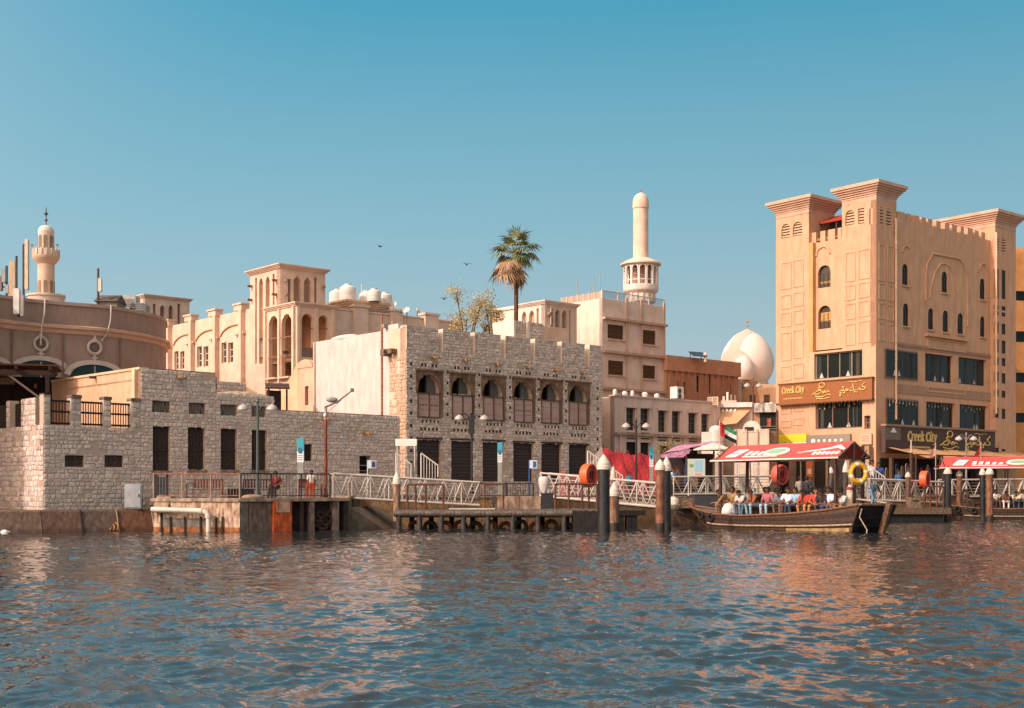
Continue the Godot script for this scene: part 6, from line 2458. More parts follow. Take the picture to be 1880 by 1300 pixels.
	solid(ra, "screen", [2.8, yp - 1.0, zl, 2.9, y0 + 0.2, zt], mat("6f747a", "cloth"))
	for q in [[1651, 1676, 390, "red and white striped rooftop awning right of the corner tower"], [1690, 1782, 404, "long low red rooftop awning behind the front battlements"]]:
		ra = thing("rooftop_awning", q[3], "awning", f.xf(), "red rooftop awnings")
		var x0 = f.x(q[0], -1.5)
		var x1 = f.x(q[1], -1.5)
		y0 = f.y(q[0], q[2], -1.5)
		for i in 6:
			solid(ra, "awning_strip", [x0, y0 - 0.55 + i * 0.11, -1.6 - i * 0.15, x1, y0 - 0.45 + i * 0.11, -1.46 - i * 0.15], mat("b54030" if i % 2 == 0 or q[0] > 1680 else "e9d9cc", "cloth"))
		for x in [x0 + 0.05, (x0 + x1) / 2, x1 - 0.1]:
			solid(ra, "post", [x, yp - 1.0, -2.0, x + 0.08, y0 - 0.55, -1.92], mat("5c4a40", "metal"))

	# ---------- signs
	var gold = mat("cdb068", "plain", 0.5, 0.2)
	var sg = thing("brown_shop_sign", "tilted-looking rust brown sign with gold lettering on the tan building's sunlit side", "sign", f.xf())
	var sx = Transform3D(ss.basis, Vector3(-0.36, 0, 0))
	var h = f.shole(1429.5, 1601, 740.5, 709, 0, -0.36)
	h[2] = f.sy(1600, 731.5, -0.36)
	h[3] = f.sy(1600, 693.5, -0.36)
	m = M.new()
	m.t = sx
	m.cbox(h[0], h[2], -0.3, h[1], h[3], 0, 0.03)
	part(sg, "board", m, mat("8e5428", "plain", 0.6))
	m = M.new()
	m.t = sx
	m.box(h[0] - 0.05, h[3] + 0.003, -0.3, h[1] + 0.05, h[3] + 0.09, 0.08)
	m.box(h[0] - 0.05, h[2] - 0.09, -0.3, h[1] + 0.05, h[2] - 0.003, 0.08)
	part(sg, "rim", m, mat("744522", "plain", 0.6))
	sign_face(sg, h, 0.01, gold, sx)
	for i in 24:
		m = M.new()
		m.t = sx
		var x = lerp(h[0], h[1], (i + 0.5) / 24)
		m.ball(Vector3(x, h[2] - 0.14, 0.0), Vector3(0.07, 0.09, 0.05), 6, 4)
		part(sg, "string_light", m, mat("6b4a30", "plain", 0.5))
	sg = thing("dark_shop_sign", "wide dark brown sign with large gold lettering on the tan building's shaded front", "sign", f.xf())
	h = [f.x(1614, 0.3), f.x(1826, 0.8), f.y(1614, 832, 0.3), f.y(1614, 782.5, 0.3)]
	var fx = Transform3D(Basis(), Vector3(0, 0, 0.85))
	m = M.new()
	m.t = fx
	m.cbox(h[0], h[2], -0.35, h[1], h[3], 0, 0.03)
	part(sg, "board", m, mat("46302a", "plain", 0.6))
	m = M.new()
	m.t = fx
	m.box(h[0] - 0.05, h[3] + 0.003, -0.35, h[1] + 0.05, h[3] + 0.16, 0.1)
	part(sg, "rim", m, mat("94705a", "plain", 0.6))
	var lp = [lerp(h[0], h[1], 0.005), lerp(h[0], h[1], 0.125), lerp(h[2], h[3], 0.5), lerp(h[2], h[3], 0.97)]
	solid(sg, "emblem_panel", [lp[0], lp[2], 0, lp[1], lp[3], 0.02], mat("6a5e50", "plain", 0.6), fx)
	m = M.new()
	m.t = fx
	m.prism(PackedVector2Array([Vector2(lerp(lp[0], lp[1], 0.3), lp[2] + 0.55), Vector2(lerp(lp[0], lp[1], 0.72), lp[2] + 0.55), Vector2(lerp(lp[0], lp[1], 0.5), lp[2] + 0.95)]), 0.02, 0.05)
	part(sg, "white_emblem", m, mat("d8d0c4", "plain", 0.6))
	sign_face(sg, [lerp(h[0], h[1], 0.15), h[1], h[2], h[3]], 0.01, gold, fx, true)

	# yellow and grey signs over the shops on the lit side
	sg = thing("yellow_shop_sign", "bright yellow sign board low on the tan building's left corner", "sign", f.xf())
	h = f.shole(1423, 1482, 797, 812, 0, -0.2)
	solid(sg, "board", [h[0], h[2], -0.05, h[1], h[3], 0.12], mat("e6d02e", "plain", 0.6), Transform3D(ss.basis, Vector3(-0.2, 0, 0)))
	solid(sg, "white_strip", [h[0], h[2] - 0.35, -0.05, h[1], h[2] - 0.005, 0.1], mat("ece4d2", "plain", 0.6), Transform3D(ss.basis, Vector3(-0.2, 0, 0)))
	sg = thing("grey_shop_sign", "dull grey sign with small white marks beside the yellow sign", "sign", f.xf())
	h = f.shole(1483, 1562, 798, 814, 0, -0.2)
	solid(sg, "board", [h[0], h[2], -0.05, h[1], h[3], 0.1], mat("8c7f70", "plain", 0.7), Transform3D(ss.basis, Vector3(-0.2, 0, 0)))
	for i in 6:
		m = M.new()
		m.t = Transform3D(ss.basis, Vector3(-0.2, 0, 0))
		var x = lerp(h[0], h[1], 0.15 + 0.13 * i)
		m.ball(Vector3(x, lerp(h[2], h[3], 0.3), 0.1), Vector3(0.13 if i else 0.24, 0.13 if i else 0.2, 0.03), 8, 5)
		part(sg, "white_mark", m, mat("e9e3da", "plain", 0.7))
	sg = thing("tan_notice_board", "small tan notice board between the grey sign and the building's corner", "sign", f.xf())
	h = f.shole(1580, 1601, 796, 816, 0, -0.2)
	solid(sg, "board", [h[0], h[2], -0.05, h[1], h[3], 0.08], mat("caa183", "plain", 0.7), Transform3D(ss.basis, Vector3(-0.2, 0, 0)))
	for i in 3:
		solid(sg, "print_line", [h[0] + 0.15, lerp(h[3], h[2], 0.25 + 0.2 * i), 0.08, h[1] - 0.2, lerp(h[3], h[2], 0.30 + 0.2 * i), 0.084], mat("8f6d58", "plain", 0.7), Transform3D(ss.basis, Vector3(-0.2, 0, 0)))

	# ---------- orange block at the right edge
	var g := fr(1857, 121, Vector3(0.97, 0, -0.24))
	var ob = thing("orange_block", "orange building with dark ribbon windows at the right edge of the view", "building", g.xf())
	var gt = g.y(1865, 462)
	var bands = []
	for q in [[534, 552], [608, 628], [684, 702], [758, 776]]:
		bands.append([0.5, 11.0, g.y(1868, q[1]), g.y(1868, q[0])])
	m = M.new()
	m.wall(0, 0, 11.5, gt, -0.5, 0, bands)
	part(ob, "wall", m, mat("dd9a5c"))
	for q in bands:
		var wn = window(ob, q, -0.35, mat("3d322c", "metal", 0.5), glass("1b2022", 0.06), 6, 0, Transform3D(), 0.08, "ribbon_window")
	solid(ob, "roof_box", [1.0, gt, -6, 11, gt + 0.6, -1], mat("e0a770"))
	for q in [[0.002, 0.4], [11.1, 11.49]]:
		solid(ob, "end_wall", [q[0], 0, -8, q[1], gt - 0.003, -0.5], mat("dd9a5c"))
	solid(ob, "roof", [0.4, gt - 0.5, -8, 11.1, gt - 0.4, -0.5], mat("b98a62", "concrete"))
	build_shops(f)


func sign_face(sg: Node3D, h: Array, z: float, gold: Material, xf: Transform3D, wide := false) -> void:
	var hh = h[3] - h[2]
	lettering(sg, "lettering", "Creek City", true, [lerp(h[0], h[1], 0.04), lerp(h[0], h[1], 0.34 if wide else 0.29), h[2] + hh * (0.36 if wide else 0.42), h[2] + hh * 0.88], z, gold, xf, 0.04, 0.12)
	lettering(sg, "small_lettering", "~~~~~~~~~~~~~~~", false, [lerp(h[0], h[1], 0.06), lerp(h[0], h[1], 0.27), h[2] + hh * 0.22, h[2] + hh * 0.3], z, gold, xf, 0.02)
	strokes(sg, "emblem", EMBLEM, [lerp(h[0], h[1], 0.37), lerp(h[0], h[1], 0.58), h[2] + hh * 0.10, h[2] + hh * 0.96], z + 0.02, 0.065 if wide else 0.055, gold, xf)
	strokes(sg, "arabic_lettering", ARABIC, [lerp(h[0], h[1], 0.67), lerp(h[0], h[1], 0.94), h[2] + hh * 0.3, h[2] + hh * 0.86], z + 0.02, 0.06 if wide else 0.05, gold, xf)
	strokes(sg, "arabic_small_lettering", [[0, 0.3, 0.2, 0.6, 0.3, 0.2, 0.5, 0.4, 0.6, 0.1, 0.8, 0.6, 1.0, 0.3]], [lerp(h[0], h[1], 0.76), lerp(h[0], h[1], 0.9), h[2] + hh * 0.84, h[2] + hh * 0.95], z + 0.02, 0.035, gold, xf)


# hangings, lamps and tables seen behind a shop window
func dress_window(wn: Node3D, h: Array, z: float, lamps: bool, xf: Transform3D) -> void:
	var r := RandomNumberGenerator.new()
	r.seed = int(h[0] * 1000)
	if lamps:
		for i in 9:
			var x = lerp(h[0], h[1], (i + 0.6) / 9.4)
			var m := M.new()
			m.t = xf
			var y = h[3] - r.randf_range(0.15, 0.55)
			m.ball(Vector3(x, y, z + 0.12), Vector3(0.07, 0.1, 0.05), 7, 5)
			m.tube([Vector3(x, h[3] - 0.02, z + 0.12), Vector3(x, y, z + 0.12)], 0.015, -1, 4)
			part(wn, "hanging_lamp", m, mat(["8a8f8a", "a98a5c", "6b7a7d"][i % 3], "plain", 0.5))
	for i in 3:
		var x = lerp(h[0] + 0.25, h[1] - 0.25, r.randf())
		solid(wn, "curtain", [x - 0.16, h[2] + 0.12, z + 0.03, x + 0.16, h[3] - 0.12, z + 0.045], mat(["2b3533", "38403c", "46423a"][i], "cloth"), xf)
	for i in 2:
		var x = lerp(h[0] + 0.4, h[1] - 0.4, r.randf())
		var m := M.new()
		m.t = xf
		m.prism(PackedVector2Array([Vector2(x - 0.2, h[2] + 0.12), Vector2(x + 0.2, h[2] + 0.12), Vector2(x, h[2] + 0.55)]), z + 0.03, z + 0.06)
		part(wn, "folded_napkin", m, mat("c9c7bf", "cloth"))


func louvre(b: Node3D, h: Array, z: float, xf: Transform3D) -> void:
	var m := M.new()
	m.t = xf
	m.prism(pane_poly(h), z - 0.05, z)
	var o = part(b, "louvre_back", m, mat("4a372c", "wood"))
	for i in 5:
		var y = lerp(h[2], h[3], (i + 0.4) / 5.2)
		solid(o, "louvre_blade", [h[0] + 0.02, y, z, h[1] - 0.02, y + 0.12, z + 0.2], mat("d9b594"), xf)


func frame(b: Node3D, h: Array, xf: Transform3D, material: Material) -> void:
	var m := M.new()
	m.t = xf
	m.box(h[0], h[2], 0.002, h[1], h[2] + 0.09, 0.045)
	m.box(h[0], h[3] - 0.09, 0.002, h[1], h[3], 0.045)
	m.box(h[0], h[2] + 0.09, 0.002, h[0] + 0.09, h[3] - 0.09, 0.045)
	m.box(h[1] - 0.09, h[2] + 0.09, 0.002, h[1], h[3] - 0.09, 0.045)
	part(b, "panel_frame", m, material)


func flare(m: M, x0, x1, z0, z1, y) -> void:
	m.box(x0, y - 1.36, z0, x1, y - 1.0, z1)
	for i in 5:
		var e = 0.5 * pow((i + 1) / 5.0, 1.5)
		m.box(x0 - e, y - 1.0 + 0.15 * i + 0.002, z0 - e, x1 + e, y - 1.0 + 0.15 * (i + 1), z1 + e)
	m.box(x0 - 0.62, y - 0.248, z0 - 0.62, x1 + 0.62, y, z1 + 0.62)


# shop fronts, awnings and posts at the foot of the tan block
func build_shops(f: Fr) -> void:
	var m: M
	var sh = thing("clothes_shop", "deep dark shop front crowded with hanging clothes under the sagging beige awning", "shop", f.xf())
	var y1 = f.y(1650, 842)
	solid(sh, "recess", [0.4, 0, 0.02, 16.0, y1, 0.1], mat("2d2724", "wood"))
	var r := RandomNumberGenerator.new()
	r.seed = 55
	for i in 34:
		var x = 0.7 + i * 0.45
		var h = r.randf_range(0.5, 1.2)
		var y = y1 - r.randf_range(0.3, 0.9)
		m = M.new()
		m.prism(PackedVector2Array([Vector2(x - 0.15, y - h), Vector2(x + 0.15, y - h), Vector2(x + 0.19, y - 0.2), Vector2(x + 0.06, y), Vector2(x - 0.06, y), Vector2(x - 0.19, y - 0.2)]), 0.4 + 0.2 * (i % 3), 0.46 + 0.2 * (i % 3))
		part(sh, "hanging_garment", m, mat(["2f5a6e", "8d7a66", "3c4a52", "b5a391", "6f3a30", "2a3f66"][r.randi() % 6], "cloth"))
	for i in 6:
		solid(sh, "pillar", [0.3 + i * 3.0, 0, 0.9, 0.55 + i * 3.0, y1, 1.15], mat("7b5c48", "wood"))
	var aw = thing("beige_awning", "long sagging beige cloth awning under the dark sign", "awning", f.xf())
	var rows = []
	for j in 7:
		var row = []
		for i in 41:
			var x = 0.2 + i * 0.48
			var s = j / 6.0
			row.append(Vector3(x, y1 + 0.75 - 0.55 * s - 0.22 * sin(PI * fmod(x, 3.2) / 3.2) * s + 0.05 * sin(x * 2.3), 0.9 + s * 2.4))
		rows.append(row)
	m = M.new()
	m.sheet(rows)
	part(aw, "awning_cover", m, mat("cf9d6b", "cloth"))
	for i in 7:
		m = M.new()
		m.tube([Vector3(0.2 + i * 3.2, 0, 3.25), Vector3(0.2 + i * 3.2, y1 + 0.25, 3.25)], 0.06, -1, 6)
		part(aw, "post", m, mat("6d4c3a", "wood"))
	m = M.new()
	m.tube([Vector3(0.2, y1 + 0.2, 3.25), Vector3(19.5, y1 + 0.22, 3.25)], 0.05, -1, 6)
	part(aw, "front_rail", m, mat("8d6a50", "wood"))
	# ground floor behind the red canopy
	var sf = thing("lit_shop", "sunlit shop front with pillars and a bright orange poster behind the red canopy", "shop", f.xf())
	var ze = f.z(1425)
	var ss = side(-0.5)
	solid(sf, "recess", [ze, 0, -0.4, -0.3, f.sy(1500, 822), -0.3], mat("4a3c34", "wood"), ss)
	for i in 6:
		solid(sf, "pillar", [lerp(ze, -0.6, i / 5.0), 0, -0.3, lerp(ze, -0.6, i / 5.0) + 0.4, f.sy(1500, 822), 0.15], mat("b08f74"), ss)
	var ph = f.shole(1481, 1493, 848, 876, 0, -0.6)
	solid(sf, "poster", [ph[0], ph[2], 0.16, ph[1], ph[3], 0.2], mat("d8743c", "plain", 0.7), ss)
	solid(sf, "poster_patch", [lerp(ph[0], ph[1], 0.25), lerp(ph[2], ph[3], 0.2), 0.2, lerp(ph[0], ph[1], 0.8), lerp(ph[2], ph[3], 0.55), 0.204], mat("ecd9c9", "plain", 0.7), ss)
	# brick-like pillar and posts on the right promenade
	for q in [[1691, 806, 86, "brown lamp post rising past the dark sign, nearest the red ring"], [1799, 812, 88, "brown lamp post in front of the dark sign's right end"]]:
		pass


# ---------------------------------------------------------------- street furniture
func fence(label: String, a: Vector3, e: Vector3, h: float, rail: Material, bar: Material, step := 0.13, group := "") -> Node3D:
	var f := Fr.new(a, e - a)
	var t = thing("railing", label, "railing", f.xf(), group)
	var l = Vector2(e.x - a.x, e.z - a.z).length()
	solid(t, "top_rail", [0, h - 0.06, -0.035, l, h, 0.035], rail, Transform3D(), 0.015)
	solid(t, "bottom_rail", [0, 0.1, -0.02, l, 0.14, 0.02], rail)
	var n = max(1, roundi(l / 1.6))
	for i in n + 1:
		solid(t, "post", [l * i / n - 0.03, 0, -0.03, l * i / n + 0.03, h - 0.061, 0.03], bar)
	var k = int(l / step)
	var bm := M.new()
	bm.tube([Vector3(0, 0.14, 0), Vector3(0, h - 0.06, 0)], 0.012, -1, 5)
	var shared = bm.mesh()
	for i in range(1, k):
		var o = part(t, "baluster", shared, bar)
		o.position.x = l * i / k
	return t


func lamp_double(label: String, px: float, d: float, ytop: float, base: float, spread: float, pole: Material, called := "street_lamp") -> Node3D:
	var p = at(px, HY, d)
	var t = thing(called, label, "street lamp", upright(Vector3(p.x, base, p.z), 0.1))
	var h = EYE + (HY - ytop) / FOC * d - base
	var m := M.new()
	m.lathe([Vector2(0.16, 0), Vector2(0.16, 0.25), Vector2(0.1, 0.35), Vector2(0.075, 0.9), Vector2(0.055, h - 0.6), Vector2(0.05, h - 0.1), Vector2(0.09, h - 0.05), Vector2(0.02, h + 0.15)], 10)
	part(t, "pole", m, pole)
	for s in [-1, 1]:
		m = M.new()
		var pts = []
		for i in 8:
			var a = i / 7.0
			pts.append(Vector3(s * spread * a, h - 0.55 + 0.5 * sin(a * PI * 0.75), 0))
		m.tube(pts, 0.03, 0.022, 6)
		part(t, "arm", m, pole)
		m = M.new()
		var y = h - 0.55 + 0.5 * sin(PI * 0.75) - 0.05
		m.lathe([Vector2(0.26, y - 0.16), Vector2(0.25, y - 0.08), Vector2(0.18, y + 0.02), Vector2(0.07, y + 0.08), Vector2(0.02, y + 0.12)], 14, s * spread)
		var sh = part(t, "lamp_shade", m, mat("b4aba2", "metal", 0.4))
		m = M.new()
		m.ball(Vector3(s * spread, y - 0.15, 0), Vector3(0.16, 0.1, 0.16), 12, 6)
		part(sh, "globe", m, mat("e9e2d6", "plain", 0.3))
	return t


func totem(label: String, px: float, d: float, y0: float, y1: float, w: float, teal_to: float) -> void:
	var p = at(px, HY, d)
	var s = d / FOC
	var t = thing("information_totem", label, "sign", upright(Vector3(p.x, G, p.z), -0.15), "teal information totems")
	var top = EYE + (HY - y0) * s - G
	var hw = w / 2.0 * s
	var q = EYE + (HY - teal_to) * s - G
	solid(t, "teal_head", [-hw, q, -0.06, hw, top, 0.06], mat("2f93a5", "plain", 0.5), Transform3D(), 0.02)
	solid(t, "white_panel", [-hw * 0.95, q - 0.55, -0.05, hw * 0.95, q - 0.003, 0.05], mat("cfd3d2", "plain", 0.5))
	solid(t, "blue_disc", [-hw * 0.6, q - 0.12, 0.051, hw * 0.6, q + 0.16, 0.066], mat("1d5b78", "plain", 0.5), Transform3D(), 0.04)
	for i in 3:
		solid(t, "print_line", [-hw * 0.7, q - 0.24 - i * 0.1, 0.05, hw * 0.7, q - 0.20 - i * 0.1, 0.054], mat("7f8d92", "plain", 0.6))
	solid(t, "base_panel", [-hw * 0.9, 0, -0.05, hw * 0.9, q - 0.553, 0.05], mat("8a8f86", "metal", 0.5))


func bench(label: String, px: float, d: float, turn: float, hexs: String) -> void:
	var p = at(px, HY, d)
	var t = thing("bench", label, "bench", upright(Vector3(p.x, G, p.z), turn), "wooden benches on the terrace")
	var w = mat(hexs, "wood", 0.7)
	for i in 4:
		solid(t, "seat_slat", [-0.7, 0.42, -0.2 + i * 0.11, 0.7, 0.455, -0.11 + i * 0.11], w)
	for i in 9:
		solid(t, "back_slat", [-0.62 + i * 0.14, 0.5, -0.27, -0.55 + i * 0.14, 0.86, -0.235], w)
	solid(t, "top_rail", [-0.72, 0.86, -0.29, 0.72, 0.93, -0.22], w, Transform3D(), 0.015)
	for s in [-1, 1]:
		solid(t, "leg", [s * 0.68 - 0.035, 0, 0.14, s * 0.68 + 0.035, 0.66, 0.21], w)
		solid(t, "leg", [s * 0.68 - 0.035, 0, -0.285, s * 0.68 + 0.035, 0.86, -0.22], w)
		solid(t, "armrest", [s * 0.68 - 0.045, 0.66, -0.22, s * 0.68 + 0.045, 0.70, 0.24], w)


func build_quay_things() -> void:
	var m: M
	var dark = mat("2b2624", "metal", 0.5)
	var red = mat("8f4e3c", "rust", 0.6)
	var y = G + 0.04
	# terrace railing, left and right run
	var a = at(282, HY, 56.2)
	var c = at(440, HY, 55.6)
	var e = at(606, HY, 57.9)
	fence("terrace railing with a pinkish red top rail, left of the double lamp", Vector3(a.x, y, a.z), Vector3(c.x, y, c.z), 1.13, mat("b0705c", "rust", 0.6), mat("8f7a6c", "metal", 0.5), 0.14)
	fence("dark terrace railing between the double lamp and the white gangway", Vector3(c.x + 0.05, y, c.z - 0.02), Vector3(e.x, y, e.z), 1.13, dark, mat("4a4340", "metal", 0.5), 0.15)
	# dark gate post pair at the left end
	var gp = thing("gate_panel", "dark narrow gate panel at the left end of the terrace railing", "gate", upright(Vector3(a.x + 0.1, y, a.z + 0.0), 0.1))
	for x in [0.0, 0.5]:
		solid(gp, "post", [x - 0.06, 0, -0.06, x + 0.06, 1.1, 0.06], dark)
	for i in 3:
		solid(gp, "cross_bar", [0.062, 0.15 + 0.38 * i, -0.02, 0.438, 0.2 + 0.38 * i, 0.02], dark)
	solid(gp, "infill", [0.08, 0.21, -0.012, 0.42, 0.9, 0.012], mat("34424a", "metal", 0.4))
	bench("reddish slatted bench on the terrace, left of the double lamp", 382, 59.5, 0.25, "a8523a")
	bench("dark maroon bench behind the double lamp post", 474, 60.0, 0.2, "5c2a26")
	bench("orange-red bench end-on beside the white-topped figure", 571, 59.6, 1.2, "b0492c")
	var p = at(343, HY, 59)
	var t = thing("cafe_table", "small round café table left of the reddish bench", "table", upright(Vector3(p.x, G, p.z)))
	m = M.new()
	m.lathe([Vector2(0.02, 0.70), Vector2(0.42, 0.70), Vector2(0.42, 0.74), Vector2(0.0, 0.74)], 16)
	part(t, "tabletop", m, mat("b9a793", "wood"))
	m = M.new()
	m.lathe([Vector2(0.25, 0), Vector2(0.24, 0.04), Vector2(0.04, 0.08), Vector2(0.04, 0.70)], 10)
	part(t, "pedestal", m, dark)
	p = at(436, HY, 59.2)
	t = thing("planter_box", "low black planter box between the reddish and maroon benches", "planter", upright(Vector3(p.x, G, p.z), 0.2))
	solid(t, "box", [-0.45, 0, -0.2, 0.75, 0.42, 0.2], mat("241f1f", "wood"), Transform3D(), 0.02)
	solid(t, "rim", [-0.48, 0.42, -0.23, 0.78, 0.47, 0.23], mat("352c2a", "wood"))
	# lamps
	lamp_double("green-grey double-headed lamp standing on the terrace in front of the fourth shutter", 473, 57.2, 736, G, 0.65, mat("4b5350", "metal", 0.5))
	lamp_double("black double-headed lamp in front of the second roller shutter", 866, 70, 757, G, 0.7, mat("1f1c1c", "metal", 0.5))
	lamp_double("black double-headed lamp in front of the pink plaster house and red awning", 1168, 74, 772, G, 0.6, mat("22201f", "metal", 0.5))
	lamp_double("grey double-headed lamp before the dark gold-lettered sign", 1774, 89, 797, G, 0.55, mat("8a7d73", "metal", 0.5))
	lamp_double("tall brown twin-headed post among the small houses below the dome", 1382.5, 93, 700, G, 0.45, mat("6e4534", "metal", 0.6))
	p = at(866, HY, 69.9)
	t = thing("lamp_banner", "narrow black banner box hanging on the black lamp before the stone house", "banner", upright(Vector3(p.x, 0, p.z)))
	solid(t, "banner_box", [-0.16, EYE + (HY - 797) / FOC * 70, -0.1, 0.16, EYE + (HY - 765) / FOC * 70, 0.12], mat("1d1b1b", "plain", 0.6), Transform3D(), 0.02)
	solid(t, "clamp", [-0.1, EYE + (HY - 763) / FOC * 70, -0.12, 0.1, EYE + (HY - 761) / FOC * 70, 0.1], dark)
	# crane-headed post
	p = at(598, HY, 60.5)
	var s = 60.5 / FOC
	t = thing("boom_lamp", "rust-red post with a grey boom arm pointing up to the right, before the white wall", "street lamp", upright(Vector3(p.x, G, p.z)))
	var yy = func(q): return EYE + (HY - q) * s - G
	m = M.new()
	m.lathe([Vector2(0.13, 0), Vector2(0.13, 0.2), Vector2(0.085, 0.25), Vector2(0.075, yy.call(770))], 10)
	part(t, "post", m, mat("9a4a32", "rust", 0.6))
	m = M.new()
	m.lathe([Vector2(0.07, yy.call(770)), Vector2(0.07, yy.call(752)), Vector2(0.1, yy.call(750))], 10)
	part(t, "upper_post", m, mat("b9aea4", "metal", 0.5))
	m = M.new()
	m.tube([Vector3(-0.06, yy.call(748), 0), Vector3(0.55, yy.call(738), 0.0), Vector3(1.28, yy.call(717), 0)], 0.055, 0.035, 6)
	part(t, "boom", m, mat("77706c", "metal", 0.5))
	solid(t, "boom_tip", [1.2, yy.call(720), -0.06, 1.36, yy.call(713), 0.06], mat("6a625e", "metal", 0.5))
	m = M.new()
	m.ball(Vector3(0.3, yy.call(734), 0), Vector3(0.28, 0.14, 0.12), 12, 6)
	part(t, "lamp_housing", m, mat("8f8a86", "metal", 0.5))
	m = M.new()
	m.tube([Vector3(0.0, yy.call(760), 0), Vector3(0.75, yy.call(734), 0)], 0.018, -1, 5)
	part(t, "stay", m, mat("8a827c", "metal", 0.5))
	m = M.new()
	m.ball(Vector3(-0.02, yy.call(763), 0.1), Vector3(0.08, 0.11, 0.08), 8, 6)
	part(t, "camera_dome", m, mat("d7cfc6", "plain", 0.4))
	# totems and little signs
	totem("teal information totem on the terrace beside the rust-red post", 552, 60.5, 804, 868, 13, 828)
	totem("teal information totem in front of the third roller shutter", 918, 70, 812, 872, 9, 831)
	totem("slim teal information totem in front of the red awning", 1196, 75, 819, 878, 7.5, 840)
	for q in [[681, 845, 860, 62, "small white and blue sign on a white post before the dark niche", "2c4a8a"], [977, 845, 860, 68, "small blue and white sign on a blue post between the fourth and fifth roller shutters", "2b5f9a"]]:
		p = at(q[0], HY, q[3])
		s = q[3] / FOC
		t = thing("small_sign", q[4], "sign", upright(Vector3(p.x, G, p.z), 0.1))
		var h0 = EYE + (HY - q[2]) * s - G
		var h1 = EYE + (HY - q[1]) * s - G
		m = M.new()
		m.tube([Vector3(-0.16, 0, 0), Vector3(-0.16, h1, 0)], 0.03, -1, 6)
		part(t, "post", m, mat("d9dadb" if q[0] < 700 else "3c5f9a", "metal", 0.5))
		solid(t, "board", [-0.14, h0, 0.0, 0.26, h1, 0.03], mat("d3d8de", "plain", 0.5))
		solid(t, "blue_patch", [0.04, h0 + 0.05, 0.03, 0.22, h1 - 0.06, 0.036], mat(q[5], "plain", 0.5))
	p = at(745.5, HY, 69)
	s = 69 / FOC
	t = thing("white_name_board", "long white board on posts above the white stair rails", "sign", upright(Vector3(p.x, G, p.z)))
	solid(t, "board", [-19.5 * s, EYE + (HY - 818.5) * s - G, 0, 19.5 * s, EYE + (HY - 806) * s - G, 0.05], mat("ece4da", "plain", 0.5))
	for i in 2:
		solid(t, "print_line", [-16 * s, EYE + (HY - 815 + i * 4) * s - G, 0.05, 15 * s, EYE + (HY - 814 + i * 4) * s - G, 0.054], mat("cfc6ba", "plain", 0.6))
	for x in [-16 * s, 16 * s]:
		m = M.new()
		m.tube([Vector3(x, 0, 0.03), Vector3(x, EYE + (HY - 818) * s - G, 0.03)], 0.035, -1, 6)
		part(t, "post", m, mat("d9d0c6", "metal", 0.5))
	# white stair rails
	stair("white stair railing sloping down beneath the long white board, before the stone house corner", 727, 804, 68.5, 832, 876, true)
	stair("white stair railing sloping down right of the orange ring and black pile", 1079, 1143, 71, 828, 880, false)
	stair("white slatted stair railing under the red boat canopy", 1352, 1404, 76, 850, 886, true)
	stair("white stair railing right of the yellow ring, before the shop awning", 1588, 1624, 76, 850, 884, false)
	# middle promenade railings
	a = at(880, HY, 67.2)
	c = at(979, HY, 68.0)
	fence("black railing before the fourth roller shutter", Vector3(a.x, G, a.z), Vector3(c.x, G, c.z), 0.8, dark, dark, 0.14)
	a = at(1152, HY, 73.2)
	c = at(1264, HY, 75.2)
	fence("low black railing at the foot of the red awning", Vector3(a.x, G, a.z), Vector3(c.x, G, c.z), 0.75, dark, dark, 0.2)
	a = at(640, HY, 66.3)
	c = at(880, HY, 67.1)
	fence("thin grey promenade railing before the roller shutters", Vector3(a.x, G, a.z), Vector3(c.x, G, c.z), 0.7, mat("6a5850", "metal"), mat("6a5850", "metal"), 0.2)

	# red tent, lilac awning, white parasol
	var f := fr(1135, 78, Vector3(0.97, 0, -0.2))
	t = thing("red_awning", "big red sagging market awning before the pink plaster house", "awning", f.xf())
	var x1 = f.x(1213)
	var rows = []
	for j in 9:
		var row = []
		for i in 17:
			var q = i / 16.0
			var v = j / 8.0
			row.append(Vector3(lerp(-0.6, x1, q), lerp(f.y(1170, 822), 0.25, v) - 0.35 * q - 0.15 * sin(PI * q) * (1 - v) + 0.07 * sin(q * 19 + v * 3), lerp(-1.6, 0.5, v) + 0.1 * sin(q * 11 + j)))
		rows.append(row)
	m = M.new()
	m.sheet(rows, true)
	part(t, "awning_cover", m, mat("b02c30", "cloth"))
	for i in 4:
		m = M.new()
		var pts = []
		for k in 6:
			var v = k / 5.0
			pts.append(Vector3(lerp(0.3, x1 - 0.2, i / 3.0) + 0.5 * v, lerp(f.y(1170, 822), 0.3, v) - 0.12 * i, lerp(-1.5, 0.64, v)))
		m.tube(pts, 0.035, -1, 5)
		part(t, "fold_cord", m, mat("8a2228", "cloth"))
	m = M.new()
	m.quad(Vector3(-2.3, 0.7, 0.3), Vector3(-0.62, 0.3, 0.4), Vector3(-0.62, f.y(1170, 819), -1.55), Vector3(-1.2, f.y(1170, 835), -1.2))
	part(t, "grey_side_flap", m, mat("a8948a", "cloth"))
	for x in [-0.5, x1 - 0.1]:
		m = M.new()
		m.tube([Vector3(x, 0, -1.7), Vector3(x, f.y(1170, 815), -1.7)], 0.05, -1, 6)
		part(t, "post", m, mat("6a4238", "wood"))
	p = at(1270, HY, 80)
	s = 80 / FOC
	t = thing("lilac_awning", "lilac pink sloping awning rising to the right of the red awning", "awning", upright(Vector3(p.x, G, p.z), -0.12))
	yy = func(q): return EYE + (HY - q) * s - G
	m = M.new()
	rows = []
